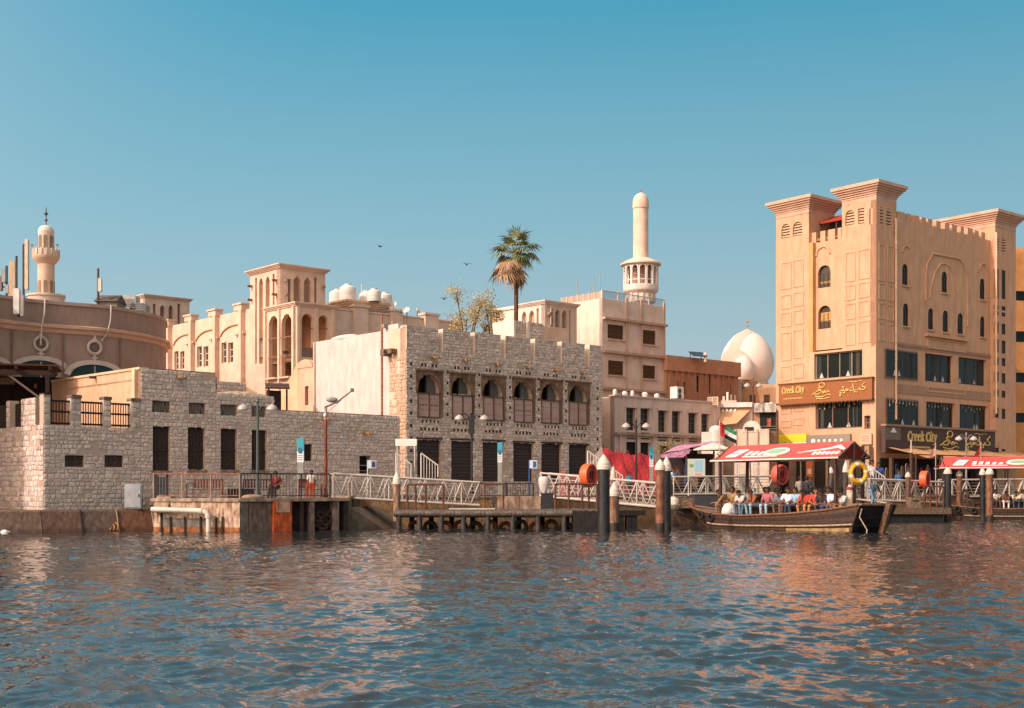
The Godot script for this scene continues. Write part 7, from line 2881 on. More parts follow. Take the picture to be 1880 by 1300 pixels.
	for j in 5:
		var row = []
		for i in 13:
			var q = i / 12.0
			var v = j / 4.0
			row.append(Vector3(lerp(-57, 56, q) * s + (1 - v) * 0.9, lerp(yy.call(835), yy.call(812), pow(q, 0.85)) + lerp(0.55, 0.0, v) * (1.0 - 0.6 * q) + 0.04 * sin(q * 14), lerp(-1.4, 0.6, v)))
		rows.append(row)
	m.sheet(rows, true)
	m.quad(Vector3(-57 * s, yy.call(841), 0.61), Vector3(-15 * s, yy.call(840), 0.61), Vector3(0 * s, yy.call(826), 0.61), Vector3(-57 * s, yy.call(835), 0.61))
	part(t, "awning_cover", m, mat("c48cab", "cloth"))
	for q in [-52, -10, 40]:
		m = M.new()
		m.tube([Vector3(q * s, 0, 0.5), Vector3(q * s, yy.call(829), 0.5)], 0.05, -1, 6)
		part(t, "post", m, mat("5a4a52", "metal"))
	for i in 3:
		solid(t, "hanging_goods", [(-30 + i * 16) * s, 0.6, -0.8, (-20 + i * 16) * s, 2.0 + 0.15 * i, -0.5], mat(["6a4a3a", "3f5f86", "8c6a4c"][i], "cloth"), Transform3D(), 0.06)
	solid(t, "stall_back", [-1.6, 0, -1.5, 1.4, yy.call(832), -1.45], mat("4a3836", "wood"))
	p = at(1310, HY, 77)
	t = thing("white_parasol", "flat white canvas parasol edge between the lilac awning and the red canopy", "parasol", upright(Vector3(p.x, G, p.z)))
	m = M.new()
	s = 77 / FOC
	m.lathe([Vector2(1.25, EYE + (HY - 827) * s - G), Vector2(1.25, EYE + (HY - 825) * s - G), Vector2(0.6, EYE + (HY - 818) * s - G), Vector2(0.05, EYE + (HY - 813) * s - G)], 8)
	part(t, "canopy", m, mat("ead9cb", "cloth"))
	m = M.new()
	m.tube([Vector3.ZERO, Vector3(0, EYE + (HY - 814) * s - G, 0)], 0.045, -1, 6)
	part(t, "pole", m, mat("8a6a52", "wood"))
	p = at(1279, HY, 74.5)
	s = 74.5 / FOC
	t = thing("poster_board", "pale blue-green poster board standing under the lilac awning", "sign", upright(Vector3(p.x, G, p.z)))
	solid(t, "board", [-16.5 * s, EYE + (HY - 876) * s - G, -0.04, 15.5 * s, EYE + (HY - 842.5) * s - G, 0.04], mat("b9bfae", "plain", 0.6))
	solid(t, "blue_print", [-4 * s, EYE + (HY - 866) * s - G, 0.04, 11 * s, EYE + (HY - 845) * s - G, 0.044], mat("8fb6c6", "plain", 0.6))
	solid(t, "green_print", [-13 * s, EYE + (HY - 858) * s - G, 0.04, -6 * s, EYE + (HY - 852) * s - G, 0.044], mat("6f8a5e", "plain", 0.6))
	solid(t, "pink_print", [-3 * s, EYE + (HY - 874) * s - G, 0.044, 9 * s, EYE + (HY - 869) * s - G, 0.048], mat("c98f86", "plain", 0.6))
	for x in [-15 * s, 14 * s]:
		solid(t, "leg", [x - 0.03, 0, -0.03, x + 0.03, EYE + (HY - 876) * s - G, 0.03], dark)
	p = at(1048, HY, 74)
	t = thing("maroon_cabinet", "low maroon cabinet before the last roller shutter, left of the orange ring", "cabinet", upright(Vector3(p.x, G, p.z), -0.2))
	solid(t, "casing", [-0.3, 0, -0.25, 0.5, 1.35, 0.25], mat("6f3434", "metal", 0.5), Transform3D(), 0.03)
	solid(t, "side_box", [-0.6, 0, -0.2, -0.302, 1.5, 0.2], mat("a5554a", "metal", 0.5), Transform3D(), 0.03)
	solid(t, "door", [-0.24, 0.1, 0.25, 0.44, 1.28, 0.27], mat("763a38", "metal", 0.5))


func stair(label: String, x0: float, x1: float, d: float, y0: float, y1: float, two: bool) -> void:
	var p = at(x0, HY, d)
	var s = d / FOC
	var t = thing("stair_railing", label, "railing", upright(Vector3(p.x, G, p.z)))
	var w = mat("d6cdc2", "metal", 0.6)
	var runs = [[0.0, x1 - x0]] if not two else [[0.0, (x1 - x0) * 0.36], [(x1 - x0) * 0.6, x1 - x0]]
	var yb = EYE + (HY - y1) * s - G
	var yt = EYE + (HY - y0) * s - G
	for r in runs:
		var n = max(4, int((r[1] - r[0]) / 5))
		var m := M.new()
		var fall = (r[1] - r[0]) * s * 0.72
		m.tube([Vector3(r[0] * s, yt, 0), Vector3(r[1] * s, yt - fall, 0), Vector3(r[1] * s, yb, 0)], 0.04, -1, 6)
		m.tube([Vector3(r[0] * s, yt, 0), Vector3(r[0] * s, max(0.0, yb - 0.6), 0)], 0.045, -1, 6)
		part(t, "handrail", m, w)
		for i in range(1, n):
			var q = float(i) / n
			m = M.new()
			m.tube([Vector3(lerp(r[0], r[1], q) * s, yt - fall * q, 0), Vector3(lerp(r[0], r[1], q) * s, max(0.02, yb - 0.2), 0)], 0.022, -1, 5)
			part(t, "baluster", m, w)
	for i in 5:
		solid(t, "step", [(x1 - x0) * s * (0.2 + i * 0.15), 0.0, -1.0, (x1 - x0) * s * (0.345 + i * 0.15), max(0.1, (yb + 0.5) * (1 - i / 5.0)), -0.1], mat("8f8880", "metal", 0.6))


# ================================================================ pier
func pile_post(label: String, px: float, d: float, ytop: float, ycap: float, w: float, hexs: String, base := -0.8) -> void:
	var p = at(px, HY, d)
	var s = d / FOC
	var t = thing("mooring_pile", label, "pile", upright(Vector3(p.x, base, p.z)))
	var top = EYE + (HY - ytop) * s - base
	var cap = EYE + (HY - ycap) * s - base
	var r = w / 2.0 * s
	var m := M.new()
	m.lathe([Vector2(r, 0), Vector2(r, cap * 0.6), Vector2(r * 1.01, cap)], 18)
	part(t, "shaft", m, mat(hexs, "rust", 0.45 if hexs.begins_with("2") else 0.7))
	m = M.new()
	var h = top - cap
	m.lathe([Vector2(r * 1.02, cap - 0.02), Vector2(r * 1.2, cap), Vector2(r * 1.2, cap + h * 0.22), Vector2(r * 1.08, cap + h * 0.26), Vector2(r * 1.08, cap + h * 0.4), Vector2(r * 1.0, cap + h * 0.46), Vector2(r * 0.55, cap + h * 0.76), Vector2(r * 0.12, cap + h * 0.97), Vector2(0.0, cap + h)], 18)
	part(t, "cap", m, mat("dfd2c2", "plaster", 0.6))
	m = M.new()
	m.lathe([Vector2(r * 1.015, 0.45), Vector2(r * 1.03, 0.7), Vector2(r * 1.02, 1.05), Vector2(r * 1.006, 1.2)], 18)
	part(t, "weed_band", m, mat("3d3327" if hexs != "2a2f33" else "23282b", "rust", 0.6))


func gangway(label: String, a: Vector3, e: Vector3, h: float, bays: int, width := 1.5) -> void:
	var f := Fr.new(a, e - a)
	var l = Vector2(e.x - a.x, e.z - a.z).length()
	var rise = e.y - a.y
	var t = thing("gangway", label, "gangway", f.xf(), "white truss gangways")
	var w = mat("c2b8ac", "metal", 0.6)
	for side_ in 2:
		var z = -width * side_
		var m := M.new()
		m.tube([Vector3(0, h, z), Vector3(l, h + rise, z)], 0.06, -1, 6)
		part(t, "top_chord", m, w)
		m = M.new()
		m.tube([Vector3(0, 0.06, z), Vector3(l, 0.06 + rise, z)], 0.075, -1, 6)
		part(t, "bottom_chord", m, w)
		for i in bays:
			var x0 = l * i / bays
			var x1 = l * (i + 1) / bays
			var y0 = rise * i / bays
			var y1 = rise * (i + 1) / bays
			m = M.new()
			m.tube([Vector3(x0, y0 + h, z), Vector3((x0 + x1) / 2, (y0 + y1) / 2 + 0.06, z), Vector3(x1, y1 + h, z)], 0.05, -1, 5)
			part(t, "brace", m, w)
			m = M.new()
			m.tube([Vector3(x0, y0, z), Vector3(x0, y0 + h, z)], 0.04, -1, 5)
			part(t, "upright", m, w)
		for k in 5:
			m = M.new()
			m.tube([Vector3(0, 0.2 + k * h * 0.16, z - 0.06), Vector3(l, 0.2 + k * h * 0.16 + rise, z - 0.06)], 0.016, -1, 4)
			part(t, "rail", m, mat("b5aca1", "metal", 0.6))
	var m2 := M.new()
	m2.quad(Vector3(0, 0.04, 0), Vector3(l, 0.04 + rise, 0), Vector3(l, 0.04 + rise, -width), Vector3(0, 0.04, -width))
	m2.quad(Vector3(0, -0.05, -width), Vector3(l, -0.05 + rise, -width), Vector3(l, -0.05 + rise, 0), Vector3(0, -0.05, 0))
	part(t, "walkway", m2, mat("8f867c", "metal", 0.7))


# a railing of rusty pipe: posts at pixel columns
func pipe_rail(label: String, cols: Array, d: float, ytop: float, deck: float, mid := true) -> void:
	var s = d / FOC
	var p = at(cols[0], HY, d)
	var t = thing("pipe_railing", label, "railing", upright(Vector3(p.x, deck, p.z)), "rust-brown pipe railings")
	var h = EYE + (HY - ytop) * s - deck
	var rust = mat("7a4734", "rust", 0.7)
	var m := M.new()
	m.tube([Vector3(0, h, 0), Vector3((cols[-1] - cols[0]) * s, h, 0)], 0.05, -1, 6)
	part(t, "top_rail", m, rust)
	if mid:
		m = M.new()
		m.tube([Vector3(0, h * 0.52, 0), Vector3((cols[-1] - cols[0]) * s, h * 0.52, 0)], 0.035, -1, 6)
		part(t, "mid_rail", m, rust)
	for c in cols:
		m = M.new()
		m.tube([Vector3((c - cols[0]) * s, 0, 0), Vector3((c - cols[0]) * s, h, 0)], 0.055, -1, 6)
		part(t, "post", m, rust)


func ring_housing(label: String, px: float, py: float, d: float, hgt: float, turn: float, deck: float, hexs: String) -> void:
	var s = d / FOC
	var p = at(px, py, d)
	var t = thing("lifebuoy_housing", label, "lifebuoy", upright(p, turn), "lifebuoys on the piers")
	var r = hgt / 2.0 * s
	var m := M.new()
	var half = 0.2
	m.t = Transform3D(Basis(Vector3(1, 0, 0), PI / 2), Vector3.ZERO)
	m.lathe([Vector2(r * 0.96, -half), Vector2(r, -half + 0.05), Vector2(r, half - 0.06), Vector2(r * 0.95, half), Vector2(r * 0.8, half), Vector2(r * 0.76, half - 0.07)], 28)
	m.lathe([Vector2(0.01, -half), Vector2(r * 0.96, -half)], 28)
	part(t, "casing", m, mat(hexs, "plain", 0.5))
	m = M.new()
	m.ring(Vector3(0, 0, half - 0.1), r * 0.52, r * 0.2, 26, 8)
	part(t, "buoy_ring", m, mat("a3332a", "plain", 0.5))
	m = M.new()
	m.t = Transform3D(Basis(Vector3(1, 0, 0), PI / 2), Vector3.ZERO)
	m.lathe([Vector2(r * 0.78, half - 0.2), Vector2(0.01, half - 0.2)], 24)
	part(t, "back_plate", m, mat("5e1f1c", "plain", 0.6))
	for x in [-0.09, 0.09]:
		solid(t, "holding_bar", [x - 0.025, -r * 0.8, half - 0.02, x + 0.025, r * 0.8, half + 0.02], mat("7d2a26", "metal", 0.5))
	m = M.new()
	m.tube([Vector3(0, -r, 0), Vector3(0, deck - p.y, 0)], 0.05, -1, 6)
	part(t, "stand", m, mat("6a3a30", "rust", 0.6))


func build_pier() -> void:
	var m: M
	# slipway under the first gangway
	var q0 = at(642, HY, 59.0)
	var q1 = at(735, HY, 60.5)
	m = M.new()
	m.quad(Vector3(q0.x, 1.1, q0.z), Vector3(q1.x, -0.5, q1.z), Vector3(q1.x + 0.6, -0.5, q1.z - 6), Vector3(q0.x + 0.6, 1.1, q0.z - 6))
	m.quad(Vector3(q0.x, -0.6, q0.z), Vector3(q1.x, -0.6, q1.z), Vector3(q1.x, -0.5, q1.z), Vector3(q0.x, 1.1, q0.z))
	structure("slipway", m, mat("8f7c68", "concrete"))
	# floating pier
	var deck = 0.97
	var f := fr(725, 59, Vector3(1, 0, 0.0), 0.0)
	var w = f.x(1098)
	var t = thing("landing_pier", "long low landing pier on dark posts with a heavy grey fender beam", "pier", f.xf())
	var n = 46
	for i in n:
		solid(t, "deck_plank", [w * i / n + 0.008, deck - 0.06, -4.5, w * (i + 1) / n - 0.008, deck + 0.004 * (i % 3), -0.1], mat(["85786b", "7a6d61", "8f8376"][i % 3], "wood"))
	solid(t, "deck_beam", [0, deck - 0.36, -4.4, w, deck - 0.065, -0.15], mat("3a332e", "wood"))
	m = M.new()
	m.tube([Vector3(-0.05, deck - 0.17, 0.0), Vector3(w - 1.2, deck - 0.17, 0.0)], 0.15, -1, 10)
	part(t, "fender_beam", m, mat("6c665f", "rust", 0.6))
	for x in [732, 770, 810, 851, 895.5, 941.5, 987.5, 1036]:
		m = M.new()
		m.tube([Vector3(f.x(x), -0.8, -0.05), Vector3(f.x(x), deck - 0.3, -0.05)], 0.13, -1, 10)
		part(t, "support_post", m, mat("4b4743", "rust", 0.6))
		m = M.new()
		m.tube([Vector3(f.x(x) + 0.3, -0.8, -4.0), Vector3(f.x(x) + 0.3, deck - 0.3, -4.0)], 0.13, -1, 8)
		part(t, "support_post", m, mat("3d3935", "rust", 0.6))
	for i in 12:
		m = M.new()
		m.ring(Vector3(0.9 + i * 0.72, 0.12 + 0.06 * sin(i * 3.0), -0.7), 0.26, 0.1, 14, 6)
		part(t, "rust_blotch_ring", m, mat(["5c3524", "33302d", "7c4526"][i % 3], "rust"))  # ring shapes in place of rusty dark marks at the waterline
	solid(t, "end_block", [f.x(1052), -0.6, -1.2, f.x(1100), deck - 0.07, 0.12], mat("272423", "rust"), Transform3D(), 0.05)
	solid(t, "boarding_plate", [f.x(822), deck + 0.012, -1.9, f.x(908), deck + 0.05, -0.9], mat("d5cbbf", "metal", 0.5))
	# its right arm
	f = fr(1098, 60.5, Vector3(1, 0, -0.1), 0.0)
	w = f.x(1170)
	t = thing("pier_arm", "short black pier arm between the black pile and the brown pile", "pier", f.xf())
	n = 9
	for i in n:
		solid(t, "deck_plank", [w * i / n + 0.008, deck - 0.06, -2.5, w * (i + 1) / n - 0.008, deck + 0.004 * (i % 3), 0], mat(["6d6258", "645a50"][i % 2], "wood"))
	solid(t, "deck_beam", [0, deck - 0.3, -2.4, w + 0.4, deck - 0.065, 0.06], mat("25211f", "wood"))
	for x in [1130, 1141, 1155]:
		solid(t, "support_block", [f.x(x) - 0.12, -0.7, -0.5, f.x(x) + 0.12, deck - 0.302, 0.0], mat("1f1c1b", "rust"))
	solid(t, "end_block", [f.x(1158), -0.7, -1.5, f.x(1170), deck - 0.303, 0.0], mat("1c1a1a", "rust"))
	# things on the pier
	f = fr(913, 62.2, Vector3(1, 0, 0.05), deck)
	t = thing("concrete_block", "long tan concrete block on the pier before the black railing", "block", f.xf())
	solid(t, "block", [0, 0, -1.0, f.x(993), f.y(950, 911), 0], mat("a8917a", "concrete"), Transform3D(), 0.04)
	solid(t, "joint", [f.x(953), 0.02, 0.002, f.x(953) + 0.03, f.y(950, 911) - 0.05, 0.01], mat("7a6a5a", "concrete"))
	f = fr(994, 62.0, Vector3(1, 0, 0.0), deck)
	t = thing("black_locker", "black locker at the right end of the tan concrete block", "locker", f.xf())
	solid(t, "casing", [0, 0, -0.8, f.x(1016), f.y(1005, 907), 0], mat("24282b", "metal", 0.5), Transform3D(), 0.03)
	solid(t, "lid", [-0.03, f.y(1005, 907), -0.83, f.x(1016) + 0.03, f.y(1005, 907) + 0.05, 0.03], mat("2f3336", "metal", 0.5))
	f = fr(902, 62.6, Vector3(1, 0, 0.0), deck)
	t = thing("small_meter_box", "small dark meter box at the left end of the tan concrete block", "box", f.xf())
	solid(t, "casing", [0.0, 0.25, -0.2, 0.24, 0.62, 0], mat("3a3632", "metal", 0.5))
	solid(t, "foot", [0.08, 0, -0.14, 0.16, 0.25, -0.06], mat("2d2a27", "metal", 0.5))
	pipe_rail("rust-brown pipe railing with four posts right of the pale pile", [748, 763, 781.5, 814], 60.0, 889.5, deck, false)
	pipe_rail("short rust-brown pipe railing with two posts before the tan concrete block", [889.5, 924], 60.6, 889, deck, false)
	pipe_rail("rust-brown pipe railing with mid rail left of the orange ring", [1019.5, 1044, 1069, 1096], 60.4, 888.5, deck)
	t = thing("white_flood_lamp", "white tapered bucket lamp on the second gangway's left post", "lamp", upright(at(999, 876, 64.5)))
	m = M.new()
	m.lathe([Vector2(0.26, 0), Vector2(0.3, -0.12), Vector2(0.28, -0.45), Vector2(0.12, -0.8), Vector2(0.1, -1.0)], 14)
	m.lathe([Vector2(0.26, 0), Vector2(0.02, 0.04)], 14)
	part(t, "shade", m, mat("ded5ca", "metal", 0.5))
	m = M.new()
	m.tube([Vector3(0, -1.0, 0), Vector3(0, deck - at(999, 876, 64.5).y, 0)], 0.06, -1, 6)
	part(t, "post", m, mat("c9c0b5", "metal", 0.5))
	# gangways
	var gw = func(label, x0, y0, d0, x1, y1, d1, h, bays):
		gangway(label, at(x0, y0, d0), at(x1, y1, d1), h, bays)
	gw.call("white truss gangway from the terrace down to the pier, left of the pale pile's railing", 612, 915, 61.0, 880, 930, 62.8, 1.2, 8)
	gw.call("white truss gangway behind the orange ring and the black pile", 992, 913, 66.5, 1206, 933, 64.5, 1.28, 6)
	gw.call("white truss gangway between the brown pile and the boat canopy's left post", 1264, 910, 69.5, 1420, 908, 72.0, 1.05, 5)
	gw.call("white truss gangway right of the yellow ring, behind the far landing", 1596, 920, 73.5, 1735, 925, 76.0, 1.3, 5)
	gw.call("white truss gangway behind the two tall brown piles at the far right", 1748, 914, 84.0, 1905, 912, 86.0, 1.2, 6)
	# rings
	ring_housing("orange lifebuoy drum on the pier beside the tall black pile", 1081, 873, 60.8, 44, 0.95, deck, "dd5a24")
	ring_housing("faded red lifebuoy drum below the middle of the boat's red canopy", 1432, 872, 67.5, 38, 0.7, 0.95, "b8503e")
	ring_housing("orange lifebuoy drum on the far landing, left of the dark pile", 1698, 880, 74.5, 31, 0.95, 0.95, "e0562c")
	# piles
	pile_post("tall black pile with a white pointed cap, right of the orange ring", 1108.5, 56.0, 834, 862, 22, "2a2f33")
	pile_post("tan pile with white cap standing close right of the tall black pile", 1128, 57.5, 884, 911, 17, "9a7a5e")
	pile_post("thin pile whose white cap shows above the shorter tan pile", 1126, 66, 855, 881, 9, "8a7260")
	pile_post("thick brown pile with white cap, left one of the pair at the boat's bow", 1212, 56.8, 843, 863, 17, "93654a")
	pile_post("black pile with white cap, right one of the pair at the boat's bow", 1224, 57.6, 838, 864.5, 15.5, "25282b")
	pile_post("pale pile with white cap at the left end of the landing pier", 728.5, 60.5, 866, 889, 13.5, "b59a80")
	pile_post("dark pile with white cap behind the passenger in the pale blue shirt", 1525.5, 66, 857, 869, 9, "6a6058")
	pile_post("pile with white cap just left of the yellow ring", 1553, 65, 846, 867, 10, "5a5048")
	pile_post("brown pile with white cap left of the far orange ring", 1667, 74.5, 866, 876, 9, "7d6354")
	pile_post("black pile with white cap right of the far orange ring", 1740, 75, 858, 870, 12.5, "2c2d2e")
	pile_post("brown pile with white cap between two black piles at the right", 1761.5, 81, 862, 874, 10, "8a6248")
	pile_post("black pile close left of the last tall brown pile", 1804, 79.5, 859, 872, 10, "29292a")
	pile_post("tall brown pile furthest right, before the second red canopy", 1817, 75, 857, 871, 12.5, "9a6a4a")
	# second landing, behind the boat and to its right
	f = fr(1240, 66, Vector3(1, 0, -0.06), 0.0)
	w = f.x(1470)
	t = thing("second_landing", "second low landing behind the passenger boat's bow", "pier", f.xf())
	for i in 24:
		solid(t, "deck_plank", [w * i / 24 + 0.008, 0.88, -3, w * (i + 1) / 24 - 0.008, 0.94 + 0.004 * (i % 3), 0], mat(["8f7c68", "85735f"][i % 2], "wood"))
	solid(t, "hull", [0.05, -0.6, -2.9, w, 0.875, -0.05], mat("5a4636", "rust"))
	f = fr(1276, 65.2, Vector3(1, 0, -0.06), 0.94)
	t = thing("grey_locker", "wide dark grey locker on the landing behind the boat's bow", "locker", f.xf())
	solid(t, "casing", [0, 0, -0.9, f.x(1317), f.y(1296, 909), 0], mat("3a3d40", "metal", 0.6), Transform3D(), 0.03)
	solid(t, "lid", [-0.03, f.y(1296, 909) + 0.001, -0.93, f.x(1317) + 0.03, f.y(1296, 909) + 0.05, 0.03], mat("4a4d50", "metal", 0.6))
	f = fr(1246, 65.6, Vector3(1, 0, -0.06), 0.94)
	t = thing("tan_crate", "tan crate standing left of the dark grey locker at the boat's bow", "crate", f.xf())
	for i in 4:
		solid(t, "board", [0, 0.02 + i * 0.14, -0.6, f.x(1273), 0.15 + i * 0.14, 0], mat(["b49a80", "a98f76"][i % 2], "wood"))
	solid(t, "crate_frame", [0.02, 0, 0.002, 0.1, 0.58, 0.03], mat("8f775f", "wood"))
	t = thing("white_mooring_hump", "small white canvas heap beside the bow of the boat", "tarpaulin", upright(at(1236, 926, 64.6)))
	m = M.new()
	m.ball(Vector3(0, 0.05, 0), Vector3(0.32, 0.36, 0.3), 12, 8)
	part(t, "cover", m, mat("e2d3c2", "cloth"))
	solid(t, "tie", [-0.3, -0.05, -0.02, 0.3, -0.02, 0.32], mat("a89a8a", "cloth"))
	f = fr(1600, 73.0, Vector3(1, 0, -0.04), 0.0)
	w = f.x(1746)
	t = thing("far_landing", "weathered far landing with a dark underside, right of the boat's stern", "pier", f.xf())
	for i in 18:
		solid(t, "deck_plank", [w * i / 18 + 0.008, 0.80, -3, w * (i + 1) / 18 - 0.008, 0.86 + 0.004 * (i % 3), 0], mat(["9a836c", "8d7762"][i % 2], "wood"))
	solid(t, "fascia", [0, 0.5, 0.0, w, 0.86, 0.06], mat("8d7560", "wood"))
	solid(t, "float", [0.3, -0.6, -2.8, w - 0.4, 0.49, -0.1], mat("1e1c1b", "rust"))
	pipe_rail("dark pipe railing with four posts on the far landing, below the orange ring", [1697, 1708, 1720, 1732], 73.6, 893, 0.86)
	f = fr(1674, 73.4, Vector3(1, 0, -0.04), 0.86)
	t = thing("slotted_box", "tan slotted box on the far landing left of the dark railing", "box", f.xf())
	solid(t, "casing", [-0.05, 0, -0.5, 0.55, 0.62, 0], mat("a48a72", "wood"), Transform3D(), 0.03)
	solid(t, "slot", [0.06, 0.36, 0.0, 0.42, 0.46, 0.01], mat("2d2420", "plain"))
	var p = at(1673, HY, 76)
	t = thing("flag_mast", "slender mast, pale above and brown below, before the dark sign", "mast", upright(Vector3(p.x, 0.5, p.z)))
	m = M.new()
	m.tube([Vector3.ZERO, Vector3(0, EYE + (HY - 831) / FOC * 76 - 0.5, 0)], 0.11, 0.09, 8)
	part(t, "lower_mast", m, mat("6f5040", "wood"))
	m = M.new()
	m.tube([Vector3(0, EYE + (HY - 831) / FOC * 76 - 0.5, 0), Vector3(0, EYE + (HY - 808) / FOC * 76 - 0.5, 0)], 0.05, 0.04, 6)
	part(t, "upper_mast", m, mat("c9b9a8", "metal"))
	# white water pipe along the terrace front
	var fa := fr(282, 55.7, at(440, HY, 55.0) - at(282, HY, 55.7), 0.0)
	t = thing("white_water_pipe", "thick white pipe running along the sunlit quay front and bending into the water", "pipe", fa.xf())
	m = M.new()
	var x1 = fa.x(388)
	m.tube([Vector3(0.05, 1.05, 0.3), Vector3(x1 - 0.35, 0.99, 0.3), Vector3(x1 - 0.12, 0.93, 0.3), Vector3(x1, 0.75, 0.3), Vector3(x1, -0.6, 0.3)], 0.115, -1, 12)
	part(t, "pipe_run", m, mat("e6d8c8", "plaster", 0.5))
	m = M.new()
	m.tube([Vector3(x1, 0.82, 0.3), Vector3(x1, 0.68, 0.3)], 0.15, -1, 12)
	m.tube([Vector3(x1 - 0.4, 0.985, 0.3), Vector3(x1 - 0.28, 0.97, 0.3)], 0.145, -1, 12)
	part(t, "coupling", m, mat("d9cbbb", "plaster", 0.5))
	t = thing("coiled_rope", "tan rope loop lying at the waterline on the sloped sea wall", "rope", Transform3D(Basis(Vector3(1, 0, 0), -0.8), at(197, 972, 56.6)))
	for i in 3:
		m = M.new()
		m.ring(Vector3(0.1 * i - 0.1, 0.03 * i, 0.04), 0.26 + 0.06 * i, 0.035, 22, 6, -0.4, PI + 0.5)
		part(t, "rope_loop", m, mat("a8743f", "cloth"))
	t = thing("white_float", "small white float on the water at the left edge", "buoy", upright(at(8, 984, 54.2) * Vector3(1, 0, 1)))
	m = M.new()
	m.ball(Vector3(0, 0.06, 0), Vector3(0.18, 0.13, 0.16), 12, 8)
	part(t, "float_body", m, mat("e9e4dc", "plain", 0.4))
	m = M.new()
	m.ring(Vector3(0.2, 0.07, 0), 0.05, 0.02, 10, 5)
	part(t, "eye_ring", m, mat("b9b2a8", "plain", 0.4))


# ================================================================ boats
# bow at x = 0, stern at x = l, near side at z = 0, far side at z = -3.1, water at y = 0
const BEAM := 1.3
const CANOPY := 1.05

func sheer(x: float) -> float:
	var k = [[0.0, 1.08], [1.5, 0.86], [3.0, 0.70], [5.0, 0.66], [8.0, 0.80], [10.0, 0.98], [12.0, 1.24]]
	for i in k.size() - 1:
		if x <= k[i + 1][0]:
			var s = (x - k[i][0]) / (k[i + 1][0] - k[i][0])
			return lerp(k[i][1], k[i + 1][1], s)
	return 1.24


func half_beam(x: float) -> float:
	return BEAM * (0.04 + 0.96 * pow(sin(clamp(x / 5.2, 0.0, 1.0) * PI / 2), 0.75)) * (1.0 - 0.08 * clamp((x - 8) / 4.0, 0, 1))


# a point of the hull: s = 0 at the gunwale, 1 at the waterline, 2 at the keel
func hull(x: float, s: float, side_: float, out := 0.0) -> Vector3:
	var y = lerp(sheer(x), 0.0, s) if s <= 1 else lerp(0.0, -0.45, s - 1)
	var w = half_beam(x) * (1.0 - 0.10 * s * s if s <= 1 else lerp(0.9, 0.0, s - 1)) + out
	var rake = 1.5 * clamp(1 - x / 3.0, 0, 1) * s + (-0.55 * s * clamp((x - 10.5) / 1.5, 0, 1))
	return Vector3(x + rake, y, -BEAM + side_ * w)


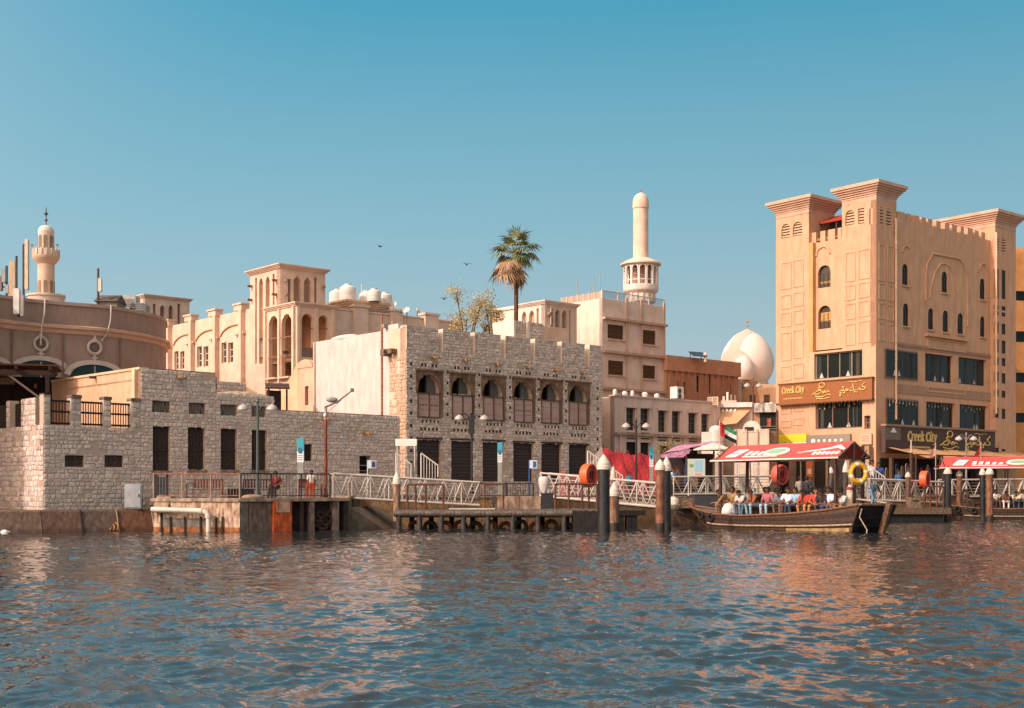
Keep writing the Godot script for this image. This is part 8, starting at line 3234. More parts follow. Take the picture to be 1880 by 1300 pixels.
func make_boat(label: String, xf: Transform3D, left: float) -> Node3D:
	var t = thing("passenger_boat", label, "boat", xf, "wooden passenger boats with red canopies")
	var woods = ["75543c", "4d382b", "634a38", "453327", "76573f", "3d2e25"]
	for side_ in [1.0, -1.0]:
		var levels = [0.0, 0.16, 0.36, 0.55, 0.74, 1.0]
		for k in 5:
			var rows = []
			for q in [[levels[k + 1] + 0.01, 0.0], [levels[k + 1] + 0.01, 0.022], [levels[k] + 0.012, 0.022], [levels[k], 0.008]]:
				var row = []
				for i in 31:
					row.append(hull(12.0 * i / 30.0, q[0], side_, q[1]))
				rows.append(row)
			var m := M.new()
			m.sheet(rows, side_ < 0)
			part(t, "hull_plank", m, mat(woods[k], "wood", 0.6))
		var m := M.new()
		var rows = []
		for q in 6:
			var row = []
			for i in 31:
				row.append(hull(12.0 * i / 30.0, lerp(2.0, 1.0, q / 5.0), side_, 0.0))
			rows.append(row)
		m.sheet(rows, side_ < 0)
		part(t, "hull_bottom", m, mat("3c2e22", "wood", 0.5))
		# rubbing strake and gunwale
		var pts = []
		var pts2 = []
		for i in 31:
			var x = 0.15 + 11.8 * i / 30.0
			pts.append(hull(x, 0.0, side_, 0.03) + Vector3(0, 0.03, 0))
			if i > 3:
				pts2.append(hull(x, 0.66, side_, 0.05))
		m = M.new()
		m.tube(pts, 0.06, -1, 6)
		part(t, "gunwale", m, mat("9a6e4a", "wood", 0.6))
		m = M.new()
		m.tube(pts2, 0.05, -1, 6)
		part(t, "rubbing_strake", m, mat("d6c0a4", "wood", 0.6))
		m = M.new()
		rows = []
		for q in [[0.92, 0.03], [0.78, 0.035]]:
			var row = []
			for i in 12:
				row.append(hull(7.8 + 4.0 * i / 11.0, q[0], side_, q[1]))
			rows.append(row)
		m.sheet(rows, side_ < 0)
		part(t, "worn_paint_patch", m, mat("c9b27c", "rust", 0.7))
		for x in [1.7, 2.7]:
			m = M.new()
			var a = hull(x, 0.06, side_, 0.07)
			m.t = Transform3D(Basis(Vector3(1, 0, 0), PI / 2 * 0), a)
			m.ring(Vector3(0, -0.12, side_ * 0.02), 0.16, 0.07, 16, 7)
			part(t, "tyre_fender", m, mat("1d1b1b", "rust", 0.8))
	# transom, deck, stem
	var m := M.new()
	var p = []
	for s in [0.0, 0.5, 1.0, 1.5, 2.0]:
		p.append(hull(12.0, s, 1.0))
	for s in [1.5, 1.0, 0.5, 0.0]:
		p.append(hull(12.0, s, -1.0))
	for i in range(1, p.size() - 1):
		m.tri(p[0], p[i], p[i + 1])
	part(t, "transom", m, mat("2c211b", "wood", 0.6))
	for k in 3:
		m = M.new()
		var a = hull(12.0, 0.15 + k * 0.28, 1.0) + Vector3(0.02, 0, -0.05)
		var e = hull(12.0, 0.15 + k * 0.28, -1.0) + Vector3(0.02, 0, 0.05)
		m.tube([a, e], 0.03, -1, 5)
		part(t, "transom_batten", m, mat("3a2c24", "wood", 0.6))
	for i in 23:
		var x0 = 0.7 + i * 0.49
		m = M.new()
		var y = 0.62 if x0 < 10.8 else 1.16
		m.quad(Vector3(x0, y, -BEAM + half_beam(x0) * 0.92), Vector3(x0 + 0.475, y, -BEAM + half_beam(x0 + 0.475) * 0.92), Vector3(x0 + 0.475, y, -BEAM - half_beam(x0 + 0.475) * 0.92), Vector3(x0, y, -BEAM - half_beam(x0) * 0.92))
		part(t, "deck_plank", m, mat(["8f6f52", "84664b", "997a5c"][i % 3], "wood"))
	m = M.new()
	m.tube([Vector3(0.0, 1.25, -BEAM), Vector3(0.25, 0.9, -BEAM), Vector3(1.3, 0.1, -BEAM), Vector3(1.9, -0.4, -BEAM)], 0.09, 0.08, 7)
	part(t, "stem", m, mat("a45a34", "wood", 0.6))
	m = M.new()
	m.t = Transform3D(Basis(Vector3(0, 0, 1), -0.32), Vector3(12.15, 0.55, -BEAM - 0.25))
	m.cbox(-0.12, -1.1, -0.09, 0.12, 0.85, 0.09, 0.03)
	part(t, "rudder_post", m, mat("8f6a4c", "wood", 0.6))
	m = M.new()
	m.tube([Vector3(11.0, 1.5, -1.2), Vector3(12.3, 1.34, -BEAM - 0.25), Vector3(12.5, 1.3, -BEAM - 0.3)], 0.045, -1, 6)
	part(t, "tiller", m, mat("d9cbbb", "wood", 0.6))
	solid(t, "stern_plank", [11.3, 1.26, -2.45, 12.12, 1.32, -0.1], mat("b79c82", "wood", 0.6))
	# bench down the middle
	for i in 5:
		solid(t, "bench_slat", [2.9, 1.03, -0.89 - i * 0.17, 10.6, 1.08, -0.75 - i * 0.17], mat(["7c4a34", "6e412e"][i % 2], "wood", 0.6))
	solid(t, "engine_box", [3.0, 0.625, -1.5, 10.5, 1.03, -0.85], mat("5f3a2a", "wood", 0.6))
	# canopy
	var ridge = 4.07
	var eave = 3.36
	var x0 = left
	var x1 = 10.7
	for side_ in [1, -1]:
		var rows = []
		for j in 7:
			var row = []
			for i in 25:
				var s = j / 6.0
				var q = i / 24.0
				row.append(Vector3(lerp(x0 + 0.45 * s, x1, q), lerp(eave, ridge, s) - 0.06 * sin(PI * s) - 0.02 * sin(q * 24.0) * (1 - s), -BEAM + side_ * CANOPY * (1 - s)))
			rows.append(row)
		m = M.new()
		m.sheet(rows, side_ < 0)
		part(t, "canopy_slope", m, mat("d9504a", "cloth", 0.7))
		m = M.new()
		m.tube([Vector3(x0, eave - 0.04, -BEAM + side_ * CANOPY), Vector3(x1, eave - 0.04, -BEAM + side_ * CANOPY)], 0.045, -1, 6)
		part(t, "eave_rail", m, mat("e2d2c4", "metal", 0.5))
		for x in [x0 + 0.55, 5.2, 8.4, 10.4]:
			m = M.new()
			var thick = 0.085 if x in [x0 + 0.55, 10.4] else 0.035
			m.tube([Vector3(x, 0.6, -BEAM + side_ * 0.85), Vector3(x, eave + 0.05, -BEAM + side_ * 0.93)], thick, -1, 7)
			part(t, "canopy_post", m, mat("5a3226" if thick > 0.05 else "8a7a6c", "wood", 0.6))
		# end truss
		for x in [x0 + 0.3, x1 - 0.03]:
			m = M.new()
			m.tube([Vector3(x, eave - 0.03, -BEAM + side_ * CANOPY), Vector3(x, ridge - 0.04, -BEAM)], 0.05, -1, 6)
			m.tube([Vector3(x, eave - 0.02, -BEAM + side_ * 0.5), Vector3(x, lerp(eave, ridge, 0.5) - 0.04, -BEAM + side_ * 0.85)], 0.03, -1, 5)
			part(t, "gable_rafter", m, mat("8a7466", "wood", 0.6))
	for x in [x0 + 0.3, 5.2, 8.4, x1 - 0.03]:
		if x > 10:
			m = M.new()
			m.tube([Vector3(x, 0.6, -BEAM), Vector3(x, ridge - 0.05, -BEAM)], 0.085, -1, 7)
			part(t, "rear_post", m, mat("5a3226", "wood", 0.6))
		m = M.new()
		m.tube([Vector3(x, eave - 0.05, -BEAM - 1.0), Vector3(x, eave - 0.05, -BEAM + 1.0)], 0.04, -1, 6)
		m.tube([Vector3(x, eave - 0.05, -BEAM), Vector3(x, ridge - 0.05, -BEAM)], 0.035, -1, 6)
		part(t, "cross_tie", m, mat("6a4c3c", "wood", 0.6))
	# print on the near slope: placed as flat shapes lying on the cloth
	var sl = sqrt(CANOPY * CANOPY + (ridge - eave) * (ridge - eave))
	var ax = Vector3(1, 0, 0)
	var ay = Vector3(0, ridge - eave, -CANOPY).normalized()
	var pm = Transform3D(Basis(ax, ay, ax.cross(ay)), Vector3(0, eave, -BEAM + CANOPY))
	var white = mat("eadfd6", "plain", 0.7)
	var shp = func(called, pts, hexs, z := 0.0):
		var q := M.new()
		q.t = pm
		var pp = PackedVector2Array()
		for i in range(0, pts.size(), 2):
			pp.append(Vector2(pts[i], pts[i + 1] * sl))
		q.prism(pp, -0.03, 0.016 + z)
		part(t, called, q, mat(hexs, "plain", 0.7))
	shp.call("printed_block", [x0 + 0.85, 0.2, x0 + 1.5, 0.2, x0 + 1.95, 0.68, x0 + 1.3, 0.68], "eadfd6")
	shp.call("printed_stripe", [x0 + 1.05, 0.34, x0 + 1.55, 0.34, x0 + 1.65, 0.44, x0 + 1.15, 0.44], "6f7fa0", 0.008)
	for i in 5:
		shp.call("printed_letter", [x0 + 2.05 + i * 0.4, 0.28, x0 + 2.3 + i * 0.4, 0.28, x0 + 2.42 + i * 0.4, 0.55 - 0.03 * i, x0 + 2.2 + i * 0.4, 0.55 - 0.03 * i], "eadfd6")
	shp.call("printed_rule", [x0 + 2.0, 0.16, x0 + 4.2, 0.16, x0 + 4.25, 0.2, x0 + 2.05, 0.2], "eadfd6")
	var ov = []
	var ov2 = []
	for i in 22:
		var a = TAU * i / 22
		ov.append(lerp(x0, x1, 0.49) + 0.75 * cos(a) + 0.1 * sin(a))
		ov.append(0.48 + 0.24 * sin(a))
		ov2.append(lerp(x0, x1, 0.49) + 0.58 * cos(a) + 0.08 * sin(a))
		ov2.append(0.48 + 0.17 * sin(a))
	shp.call("printed_oval", ov, "e8e2cf")
	shp.call("oval_centre", ov2, "7fa183", 0.008)
	var b = lerp(x0, x1, 0.66)
	shp.call("printed_swoosh", [b, 0.36, b + 1.7, 0.6, b + 2.2, 0.78, b + 2.7, 0.5, b + 2.45, 0.5, b + 2.15, 0.62, b + 1.6, 0.5], "eadfd6")
	for i in 6:
		shp.call("printed_letter", [b + 1.0 + i * 0.27, 0.2, b + 1.18 + i * 0.27, 0.2, b + 1.21 + i * 0.27, 0.36, b + 1.05 + i * 0.27, 0.36], "eadfd6")
	# loose mooring rope at the stern
	m = M.new()
	m.tube([hull(12.0, 0.1, 1.0) + Vector3(0.05, 0, -0.15), hull(12, 0.4, 1.0) + Vector3(0.1, 0, -0.12), Vector3(12.2, 0.2, -0.35), Vector3(12.1, -0.3, -0.3)], 0.03, -1, 5)
	part(t, "mooring_rope", m, mat("b9a890", "cloth"))
	return t


func boat_frame() -> Fr:
	return fr(1232, 63.4, Vector3(0.56, 0, 0.83), 0.0)


func build_boats() -> void:
	var f := boat_frame()
	make_boat("wooden passenger boat with red printed canopy and full bench, stern towards the viewer", f.xf(), f.x(1304, -0.25))
	# yellow ring at the stern
	var t = thing("yellow_lifebuoy", "bright yellow lifebuoy with white bands hanging at the boat's stern", "lifebuoy", f.xf() * Transform3D(Basis(UP, PI / 2 - 0.25), Vector3(10.82, f.sy(1576, 869, 10.82), f.z(1576, 10.82))))
	for i in 4:
		var m := M.new()
		m.ring(Vector3.ZERO, 0.385, 0.10, 10, 10, TAU * i / 4 + 0.42, TAU * (i + 1) / 4 + 0.12)
		part(t, "yellow_section", m, mat("e6a31e", "plain", 0.5))
		m = M.new()
		m.ring(Vector3.ZERO, 0.385, 0.102, 4, 10, TAU * i / 4 + 0.12, TAU * i / 4 + 0.42)
		part(t, "white_band", m, mat("e9dfcf", "plain", 0.5))
	var m := M.new()
	m.ring(Vector3(0, 0, -0.02), 0.52, 0.018, 26, 5)
	part(t, "grab_line", m, mat("d8c49c", "cloth"))
	# second boat further right
	var g := fr(1708, 80.5, Vector3(0.985, 0, 0.17), 0.0)
	make_boat("second wooden passenger boat with a red canopy, moored at the far right", g.xf(), 0.6)
	# white cloth bundle by the passengers
	t = thing("white_sack", "bulging white sack on the boat's deck at the feet of the leaning man", "sack", upright(f.xf() * Vector3(f.x(1338, -0.45), 0.62, -0.5)))
	var rows = []
	var prof = [[0.04, 0.0], [0.34, 0.02], [0.42, 0.2], [0.36, 0.42], [0.24, 0.58], [0.10, 0.66], [0.02, 0.68]]
	for q in prof:
		var row = []
		for k in 19:
			var a = TAU * k / 18
			var r = q[0] * (1 + 0.08 * sin(a * 3 + q[1] * 6) + 0.05 * sin(a * 5))
			row.append(Vector3(cos(a) * r, q[1], sin(a) * r * 0.8))
		rows.append(row)
	m = M.new()
	m.sheet(rows, true)
	part(t, "sack_body", m, mat("e8e0d8", "cloth"))
	m = M.new()
	m.ring(Vector3.ZERO, 0.1, 0.025, 12, 5)
	var o = part(t, "tie_cord", m, mat("8a7a66", "cloth"))
	o.transform = Transform3D(Basis(Vector3(1, 0, 0), PI / 2), Vector3(0, 0.64, 0))
	# flag on the landing behind
	t = thing("national_flag", "red, green, white and black flag drooping from a thin pole above the canopy's left end", "flag", upright(at(1321, HY, 66) * Vector3(1, 0, 1)))
	m = M.new()
	m.tube([Vector3(0, 0.94, 0), Vector3(0, EYE + (HY - 772) / FOC * 66, 0)], 0.03, 0.022, 6)
	part(t, "pole", m, mat("cfc4b8", "metal"))
	var ft = EYE + (HY - 774) / FOC * 66
	var cloth = func(u0, u1, v0, v1) -> M:
		var q := M.new()
		var rr = []
		for j in 6:
			var row = []
			for i in 9:
				var u = lerp(u0, u1, i / 8.0)
				var v = lerp(v0, v1, j / 5.0)
				row.append(Vector3(0.03 + u * 0.86, ft - 0.02 - (1 - v) * 0.74 - u * (0.42 + 0.12 * v), 0.07 * sin(u * 7 + v * 1.5)))
			rr.append(row)
		q.sheet(rr)
		return q
	part(t, "red_band", cloth.call(0.0, 0.27, 0.0, 1.0), mat("c22d24", "cloth"))
	part(t, "green_stripe", cloth.call(0.275, 1.0, 0.67, 1.0), mat("2c8a5a", "cloth"))
	part(t, "white_stripe", cloth.call(0.275, 1.0, 0.335, 0.665), mat("eee8e2", "cloth"))
	part(t, "black_stripe", cloth.call(0.275, 1.0, 0.0, 0.33), mat("1f1c1c", "cloth"))
	for q in [[1718, 817, 838, "folded pink and white flag on a pole before the dark sign's emblem", "d9a59a"], [1801, 815, 840, "folded red and dark flag on a pole at the dark sign's right end", "b03a30"]]:
		t = thing("furled_flag", q[3], "flag", upright(at(q[0], HY, 84) * Vector3(1, 0, 1)))
		m = M.new()
		m.tube([Vector3(0, 0.9, 0), Vector3(0.0, EYE + (HY - q[1] + 4) / FOC * 84, 0)], 0.035, 0.025, 6)
		part(t, "pole", m, mat("b9a898", "metal"))
		m = M.new()
		m.t = Transform3D(Basis(), Vector3(0, EYE + (HY - q[1]) / FOC * 84, 0))
		m.quad(Vector3(-0.5, -0.85, 0.05), Vector3(-0.04, -0.75, -0.05), Vector3(-0.03, 0, 0), Vector3(-0.1, -0.15, 0.02))
		m.quad(Vector3(-0.3, -0.85, -0.06), Vector3(-0.04, -0.7, 0.03), Vector3(-0.03, -0.02, 0), Vector3(-0.08, -0.1, -0.02))
		part(t, "furled_cloth", m, mat(q[4], "cloth"))


# ================================================================ people
# Bodies: tapered capsules joined by a smooth minimum on a grid and meshed as surface nets.
# capsule: [from, to, radius, radius, region]; regions 0 shirt, 1 trousers, 2 skin, 3 shoes, 4 hair, 5 eyes, 6 lips
func nets(caps: Array, cell: float, blend: float) -> Dictionary:
	var lo = Vector3.ONE * 1e9
	var hi = Vector3.ONE * -1e9
	for c in caps:
		var r = max(c[2], c[3]) + cell * 3
		for p in [c[0], c[1]]:
			lo = lo.min(p - Vector3.ONE * r)
			hi = hi.max(p + Vector3.ONE * r)
	var nx = int((hi.x - lo.x) / cell) + 2
	var ny = int((hi.y - lo.y) / cell) + 2
	var nz = int((hi.z - lo.z) / cell) + 2
	var field := PackedFloat32Array()
	var near := PackedFloat32Array()
	var reg := PackedInt32Array()
	field.resize(nx * ny * nz)
	near.resize(nx * ny * nz)
	reg.resize(nx * ny * nz)
	field.fill(1.0)
	near.fill(1e9)
	for c in caps:
		var a: Vector3 = c[0]
		var d: Vector3 = c[1] - c[0]
		var dd = max(d.length_squared(), 1e-9)
		var r = max(c[2], c[3]) + cell * 2 + blend
		var l0 = ((a.min(c[1]) - Vector3.ONE * r - lo) / cell).floor().max(Vector3.ZERO)
		var h0 = ((a.max(c[1]) + Vector3.ONE * r - lo) / cell).ceil()
		for k in range(int(l0.z), min(int(h0.z), nz)):
			for j in range(int(l0.y), min(int(h0.y), ny)):
				for i in range(int(l0.x), min(int(h0.x), nx)):
					var p = lo + Vector3(i, j, k) * cell
					var s = clampf((p - a).dot(d) / dd, 0.0, 1.0)
					var q = p.distance_to(a + d * s) - lerpf(c[2], c[3], s)
					var at_ = (k * ny + j) * nx + i
					var o = field[at_]
					var h = maxf(blend - absf(o - q), 0.0) / blend
					field[at_] = minf(o, q) - h * h * blend * 0.25
					if q < near[at_]:
						near[at_] = q
						reg[at_] = c[4]
	var ids := PackedInt32Array()
	ids.resize(nx * ny * nz)
	ids.fill(-1)
	var v := PackedVector3Array()
	var rg := PackedInt32Array()
	var ix := PackedInt32Array()
	var st = [1, nx, nx * ny]
	var corner = []
	for e in 8:
		corner.append([Vector3(e & 1, (e >> 1) & 1, e >> 2), (e & 1) + ((e >> 1) & 1) * nx + (e >> 2) * nx * ny])
	var edges = [[0, 1], [2, 3], [4, 5], [6, 7], [0, 2], [1, 3], [4, 6], [5, 7], [0, 4], [1, 5], [2, 6], [3, 7]]
	for k in nz - 1:
		for j in ny - 1:
			for i in nx - 1:
				var o = (k * ny + j) * nx + i
				var neg = 0
				for e in 8:
					if field[o + corner[e][1]] < 0:
						neg += 1
				if neg == 0 or neg == 8:
					continue
				var sum = Vector3.ZERO
				var n = 0
				for e in edges:
					var a = field[o + corner[e[0]][1]]
					var b = field[o + corner[e[1]][1]]
					if (a < 0) != (b < 0):
						sum += corner[e[0]][0].lerp(corner[e[1]][0], a / (a - b))
						n += 1
				ids[o] = v.size()
				v.push_back(lo + (Vector3(i, j, k) + sum / n) * cell)
				var best = 0
				for e in 8:
					if absf(field[o + corner[e][1]]) < absf(field[o + corner[best][1]]):
						best = e
				rg.push_back(reg[o + corner[best][1]])
	for k in range(1, nz - 1):
		for j in range(1, ny - 1):
			for i in range(1, nx - 1):
				var o = (k * ny + j) * nx + i
				for ax in 3:
					var a = field[o] < 0
					if a == (field[o + st[ax]] < 0):
						continue
					var s1 = st[(ax + 1) % 3]
					var s2 = st[(ax + 2) % 3]
					var q = [ids[o], ids[o - s1], ids[o - s1 - s2], ids[o - s2]]
					if q.min() < 0:
						continue
					if a:
						ix.append_array(PackedInt32Array([q[0], q[2], q[1], q[0], q[3], q[2]]))
					else:
						ix.append_array(PackedInt32Array([q[0], q[1], q[2], q[0], q[2], q[3]]))
	var nn := PackedVector3Array()
	nn.resize(v.size())
	for t in range(0, ix.size(), 3):
		var g = (v[ix[t + 2]] - v[ix[t]]).cross(v[ix[t + 1]] - v[ix[t]])
		for e in 3:
			nn[ix[t + e]] += g
	for t in nn.size():
		nn[t] = nn[t].normalized()
	return {"v": v, "n": nn, "r": rg, "i": ix}


func add_net(to: Dictionary, what: Dictionary, xf: Transform3D) -> void:
	var k = to.v.size()
	var flip = xf.basis.determinant() < 0
	to.v.append_array(xf * what.v)
	for q in what.n:
		to.n.push_back((xf.basis * q).normalized())
	to.r.append_array(what.r)
	for t in range(0, what.i.size(), 3):
		to.i.push_back(what.i[t] + k)
		to.i.push_back(what.i[t + (2 if flip else 1)] + k)
		to.i.push_back(what.i[t + (1 if flip else 2)] + k)


var head_net := {}
var hand_net := {}
var pose_nets := {}


# joints of a pose, metres, facing +z; the seat (or the floor when standing) is y = 0
func pose(kind: int) -> Dictionary:
	var j = {}
	match kind:
		0:   # sitting upright, hands on the thighs
			j = {"pel": Vector3(0, 0.11, 0), "chest": Vector3(0, 0.40, 0.03), "neck": Vector3(0, 0.56, 0.04), "head": Vector3(0, 0.72, 0.07), "sh": [Vector3(-0.19, 0.50, 0.02), Vector3(0.19, 0.50, 0.02)], "el": [Vector3(-0.25, 0.25, 0.10), Vector3(0.25, 0.25, 0.10)], "wr": [Vector3(-0.14, 0.21, 0.32), Vector3(0.12, 0.2, 0.33)], "kn": [Vector3(-0.12, 0.09, 0.45), Vector3(0.12, 0.09, 0.45)], "an": [Vector3(-0.12, -0.37, 0.42), Vector3(0.13, -0.37, 0.44)], "yaw": 0.1, "nod": 0.1}
		1:   # leaning forward, elbows on the knees
			j = {"pel": Vector3(0, 0.11, 0), "chest": Vector3(0, 0.37, 0.16), "neck": Vector3(0, 0.50, 0.26), "head": Vector3(0.01, 0.63, 0.36), "sh": [Vector3(-0.19, 0.45, 0.20), Vector3(0.19, 0.45, 0.20)], "el": [Vector3(-0.19, 0.20, 0.36), Vector3(0.19, 0.20, 0.36)], "wr": [Vector3(-0.05, 0.18, 0.58), Vector3(0.05, 0.17, 0.58)], "kn": [Vector3(-0.15, 0.09, 0.45), Vector3(0.15, 0.09, 0.45)], "an": [Vector3(-0.13, -0.37, 0.40), Vector3(0.15, -0.37, 0.43)], "yaw": -0.2, "nod": 0.45}
		2:   # sitting turned, looking aside
			j = {"pel": Vector3(0, 0.11, 0), "chest": Vector3(0.02, 0.40, 0.05), "neck": Vector3(0.02, 0.56, 0.07), "head": Vector3(0.02, 0.72, 0.10), "sh": [Vector3(-0.16, 0.50, 0.12), Vector3(0.19, 0.50, -0.03)], "el": [Vector3(-0.22, 0.27, 0.22), Vector3(0.28, 0.26, 0.02)], "wr": [Vector3(-0.06, 0.24, 0.38), Vector3(0.16, 0.19, 0.25)], "kn": [Vector3(-0.10, 0.09, 0.46), Vector3(0.16, 0.09, 0.43)], "an": [Vector3(-0.16, -0.37, 0.47), Vector3(0.15, -0.37, 0.36)], "yaw": 0.8, "nod": 0.0}
		3:   # standing
			j = {"pel": Vector3(0, 0.93, 0), "chest": Vector3(0, 1.24, 0.01), "neck": Vector3(0, 1.43, 0.0), "head": Vector3(0, 1.59, 0.03), "sh": [Vector3(-0.20, 1.37, 0), Vector3(0.20, 1.37, 0)], "el": [Vector3(-0.25, 1.09, -0.03), Vector3(0.25, 1.09, -0.03)], "wr": [Vector3(-0.24, 0.85, 0.06), Vector3(0.24, 0.85, 0.06)], "kn": [Vector3(-0.10, 0.50, 0.02), Vector3(0.11, 0.50, 0.0)], "an": [Vector3(-0.11, 0.07, -0.03), Vector3(0.12, 0.07, 0.03)], "yaw": 0.3, "nod": 0.1}
		4:   # bending forward on his feet, arms reaching down and ahead
			j = {"pel": Vector3(0, 0.86, -0.10), "chest": Vector3(0, 1.08, 0.14), "neck": Vector3(0, 1.19, 0.29), "head": Vector3(0, 1.28, 0.43), "sh": [Vector3(-0.19, 1.15, 0.20), Vector3(0.19, 1.15, 0.20)], "el": [Vector3(-0.23, 0.90, 0.34), Vector3(0.23, 0.90, 0.30)], "wr": [Vector3(-0.15, 0.74, 0.50), Vector3(0.17, 0.74, 0.44)], "kn": [Vector3(-0.11, 0.47, 0.04), Vector3(0.12, 0.47, 0.0)], "an": [Vector3(-0.12, 0.07, -0.05), Vector3(0.13, 0.07, -0.10)], "yaw": 0.0, "nod": 0.5}
	return j


func pose_net(kind: int) -> Dictionary:
	if pose_nets.has(kind):
		return pose_nets[kind]
	if head_net.is_empty():
		head_net = nets([[Vector3(0, 0.02, -0.03), Vector3(0, 0.035, 0.015), 0.088, 0.085, 2], [Vector3(0, -0.02, 0.02), Vector3(0, -0.075, 0.045), 0.068, 0.045, 2], [Vector3(0, 0.01, 0.09), Vector3(0, -0.022, 0.108), 0.011, 0.016, 2], [Vector3(-0.088, 0.005, -0.005), Vector3(-0.086, -0.03, 0.0), 0.017, 0.012, 2], [Vector3(0.088, 0.005, -0.005), Vector3(0.086, -0.03, 0.0), 0.017, 0.012, 2], [Vector3(-0.035, 0.018, 0.084), Vector3(-0.028, 0.018, 0.086), 0.011, 0.011, 5], [Vector3(0.035, 0.018, 0.084), Vector3(0.028, 0.018, 0.086), 0.011, 0.011, 5], [Vector3(-0.02, -0.055, 0.088), Vector3(0.02, -0.055, 0.088), 0.008, 0.008, 6], [Vector3(0, 0.055, -0.035), Vector3(0, 0.06, 0.005), 0.097, 0.092, 4], [Vector3(-0.04, 0.0, -0.06), Vector3(0.04, 0.0, -0.06), 0.07, 0.07, 4]], 0.012, 0.012)
		var c = [[Vector3(-0.025, -0.03, 0), Vector3(-0.028, -0.085, 0.004), 0.017, 0.016, 2], [Vector3(0.005, -0.03, 0), Vector3(0.0, -0.09, 0.004), 0.018, 0.017, 2], [Vector3(0.028, -0.03, 0), Vector3(0.027, -0.082, 0.004), 0.016, 0.015, 2], [Vector3(0, 0.0, 0), Vector3(0, -0.04, 0), 0.025, 0.027, 2]]
		for i in 4:
			var x = [-0.032, -0.011, 0.011, 0.031][i]
			var l = [0.036, 0.042, 0.039, 0.030][i]
			var a = Vector3(x, -0.09, 0.004)
			var b = a + Vector3(x * 0.15, -l, 0.010)
			var d = b + Vector3(0, -l * 0.62, 0.018)
			c.append([a, b, 0.0095, 0.0088, 2])
			c.append([b, d, 0.0088, 0.0078, 2])
		c.append([Vector3(-0.03, -0.03, 0.006), Vector3(-0.058, -0.065, 0.018), 0.014, 0.0105, 2])
		c.append([Vector3(-0.058, -0.065, 0.018), Vector3(-0.060, -0.098, 0.028), 0.0105, 0.009, 2])
		hand_net = nets(c, 0.0062, 0.006)
	var j = pose(kind)
	var caps = [[j.pel + Vector3(-0.06, 0, 0), j.pel + Vector3(0.06, 0, 0), 0.125, 0.125, 1], [j.pel + Vector3(0, 0.08, 0.0), j.chest + Vector3(0, -0.06, 0), 0.135, 0.145, 0], [j.chest + Vector3(-0.07, 0.03, 0), j.chest + Vector3(0.07, 0.03, 0), 0.13, 0.13, 0], [j.sh[0] + Vector3(0.03, 0, 0), j.sh[1] - Vector3(0.03, 0, 0), 0.075, 0.075, 0], [j.neck - Vector3(0, 0.05, 0), j.head - Vector3(0, 0.06, 0.02), 0.06, 0.052, 2]]
	for s in 2:
		var k = [-1, 1][s]
		caps.append([j.sh[s], j.sh[s].lerp(j.el[s], 0.62), 0.064, 0.056, 0])
		caps.append([j.sh[s].lerp(j.el[s], 0.55), j.el[s], 0.045, 0.04, 2])
		caps.append([j.el[s], j.wr[s], 0.041, 0.028, 2])
		caps.append([j.pel + Vector3(0.085 * k, -0.01, 0.02), j.kn[s], 0.092, 0.062, 1])
		caps.append([j.kn[s], j.an[s] + Vector3(0, 0.02, 0), 0.060, 0.045, 1])
		caps.append([j.an[s] + Vector3(0, -0.035, -0.03), j.an[s] + Vector3(0.01 * k, -0.045, 0.14), 0.042, 0.036, 3])
	var body = nets(caps, 0.02, 0.035)
	add_net(body, head_net, Transform3D(Basis(UP, j.yaw) * Basis(Vector3(1, 0, 0), j.nod), j.head))
	for s in 2:
		var d = (j.wr[s] - j.el[s]).normalized()
		var y = -d
		var x = y.cross(Vector3(0, 0.3, 1)).normalized()
		if kind < 3:
			x = UP.cross(y).normalized() * (1 if s == 0 else 1)
		var z = x.cross(y).normalized()
		var b = Basis(x, y, z)
		if s == 1:
			b = b * Basis.from_scale(Vector3(-1, 1, 1))
		add_net(body, hand_net, Transform3D(b, j.wr[s]))
	pose_nets[kind] = body
	return body


const CLOTH := ["8c6a48", "98794f", "b6b4ae", "7d7c78", "8d5138", "a35d68", "df9637", "eee8e6", "7fa6bd", "d03c2e", "c9502f", "d4dce8", "a9a69e", "2f4657"]

func person(label: String, xf: Transform3D, kind: int, shirt: String, legs: String, skin := "8a5a3e", hair := "1c1715", grp := "", shoes := "2b2523") -> Node3D:
	var net = pose_net(kind)
	var cols = [Color(shirt), Color(legs), Color(skin), Color(shoes), Color(hair), Color("1a1412"), Color(skin).darkened(0.3)]
	for i in cols.size():
		cols[i] = cols[i].srgb_to_linear()
	var m := M.new()
	m.v = net.v
	m.n = net.n
	m.ix = net.i
	var c := PackedColorArray()
	c.resize(net.r.size())
	for i in net.r.size():
		c[i] = cols[net.r[i]]
	m.c = c
	var o = part(self, "person", m, person_mat())
	o.transform = xf
	return tag(o, label, "person", grp)


func person_mat() -> Material:
	if not mats.has("person"):
		var m := StandardMaterial3D.new()
		m.resource_name = "clothing"
		m.vertex_color_use_as_albedo = true
		m.roughness = 0.85
		_bump(m, noise_tex("fold", 0.008, grey(0), grey(0), 3), 2.5)
		m.uv1_triplanar = true
		m.uv1_scale = Vector3(2.5, 2.5, 2.5)
		mats["person"] = m
	return mats["person"]


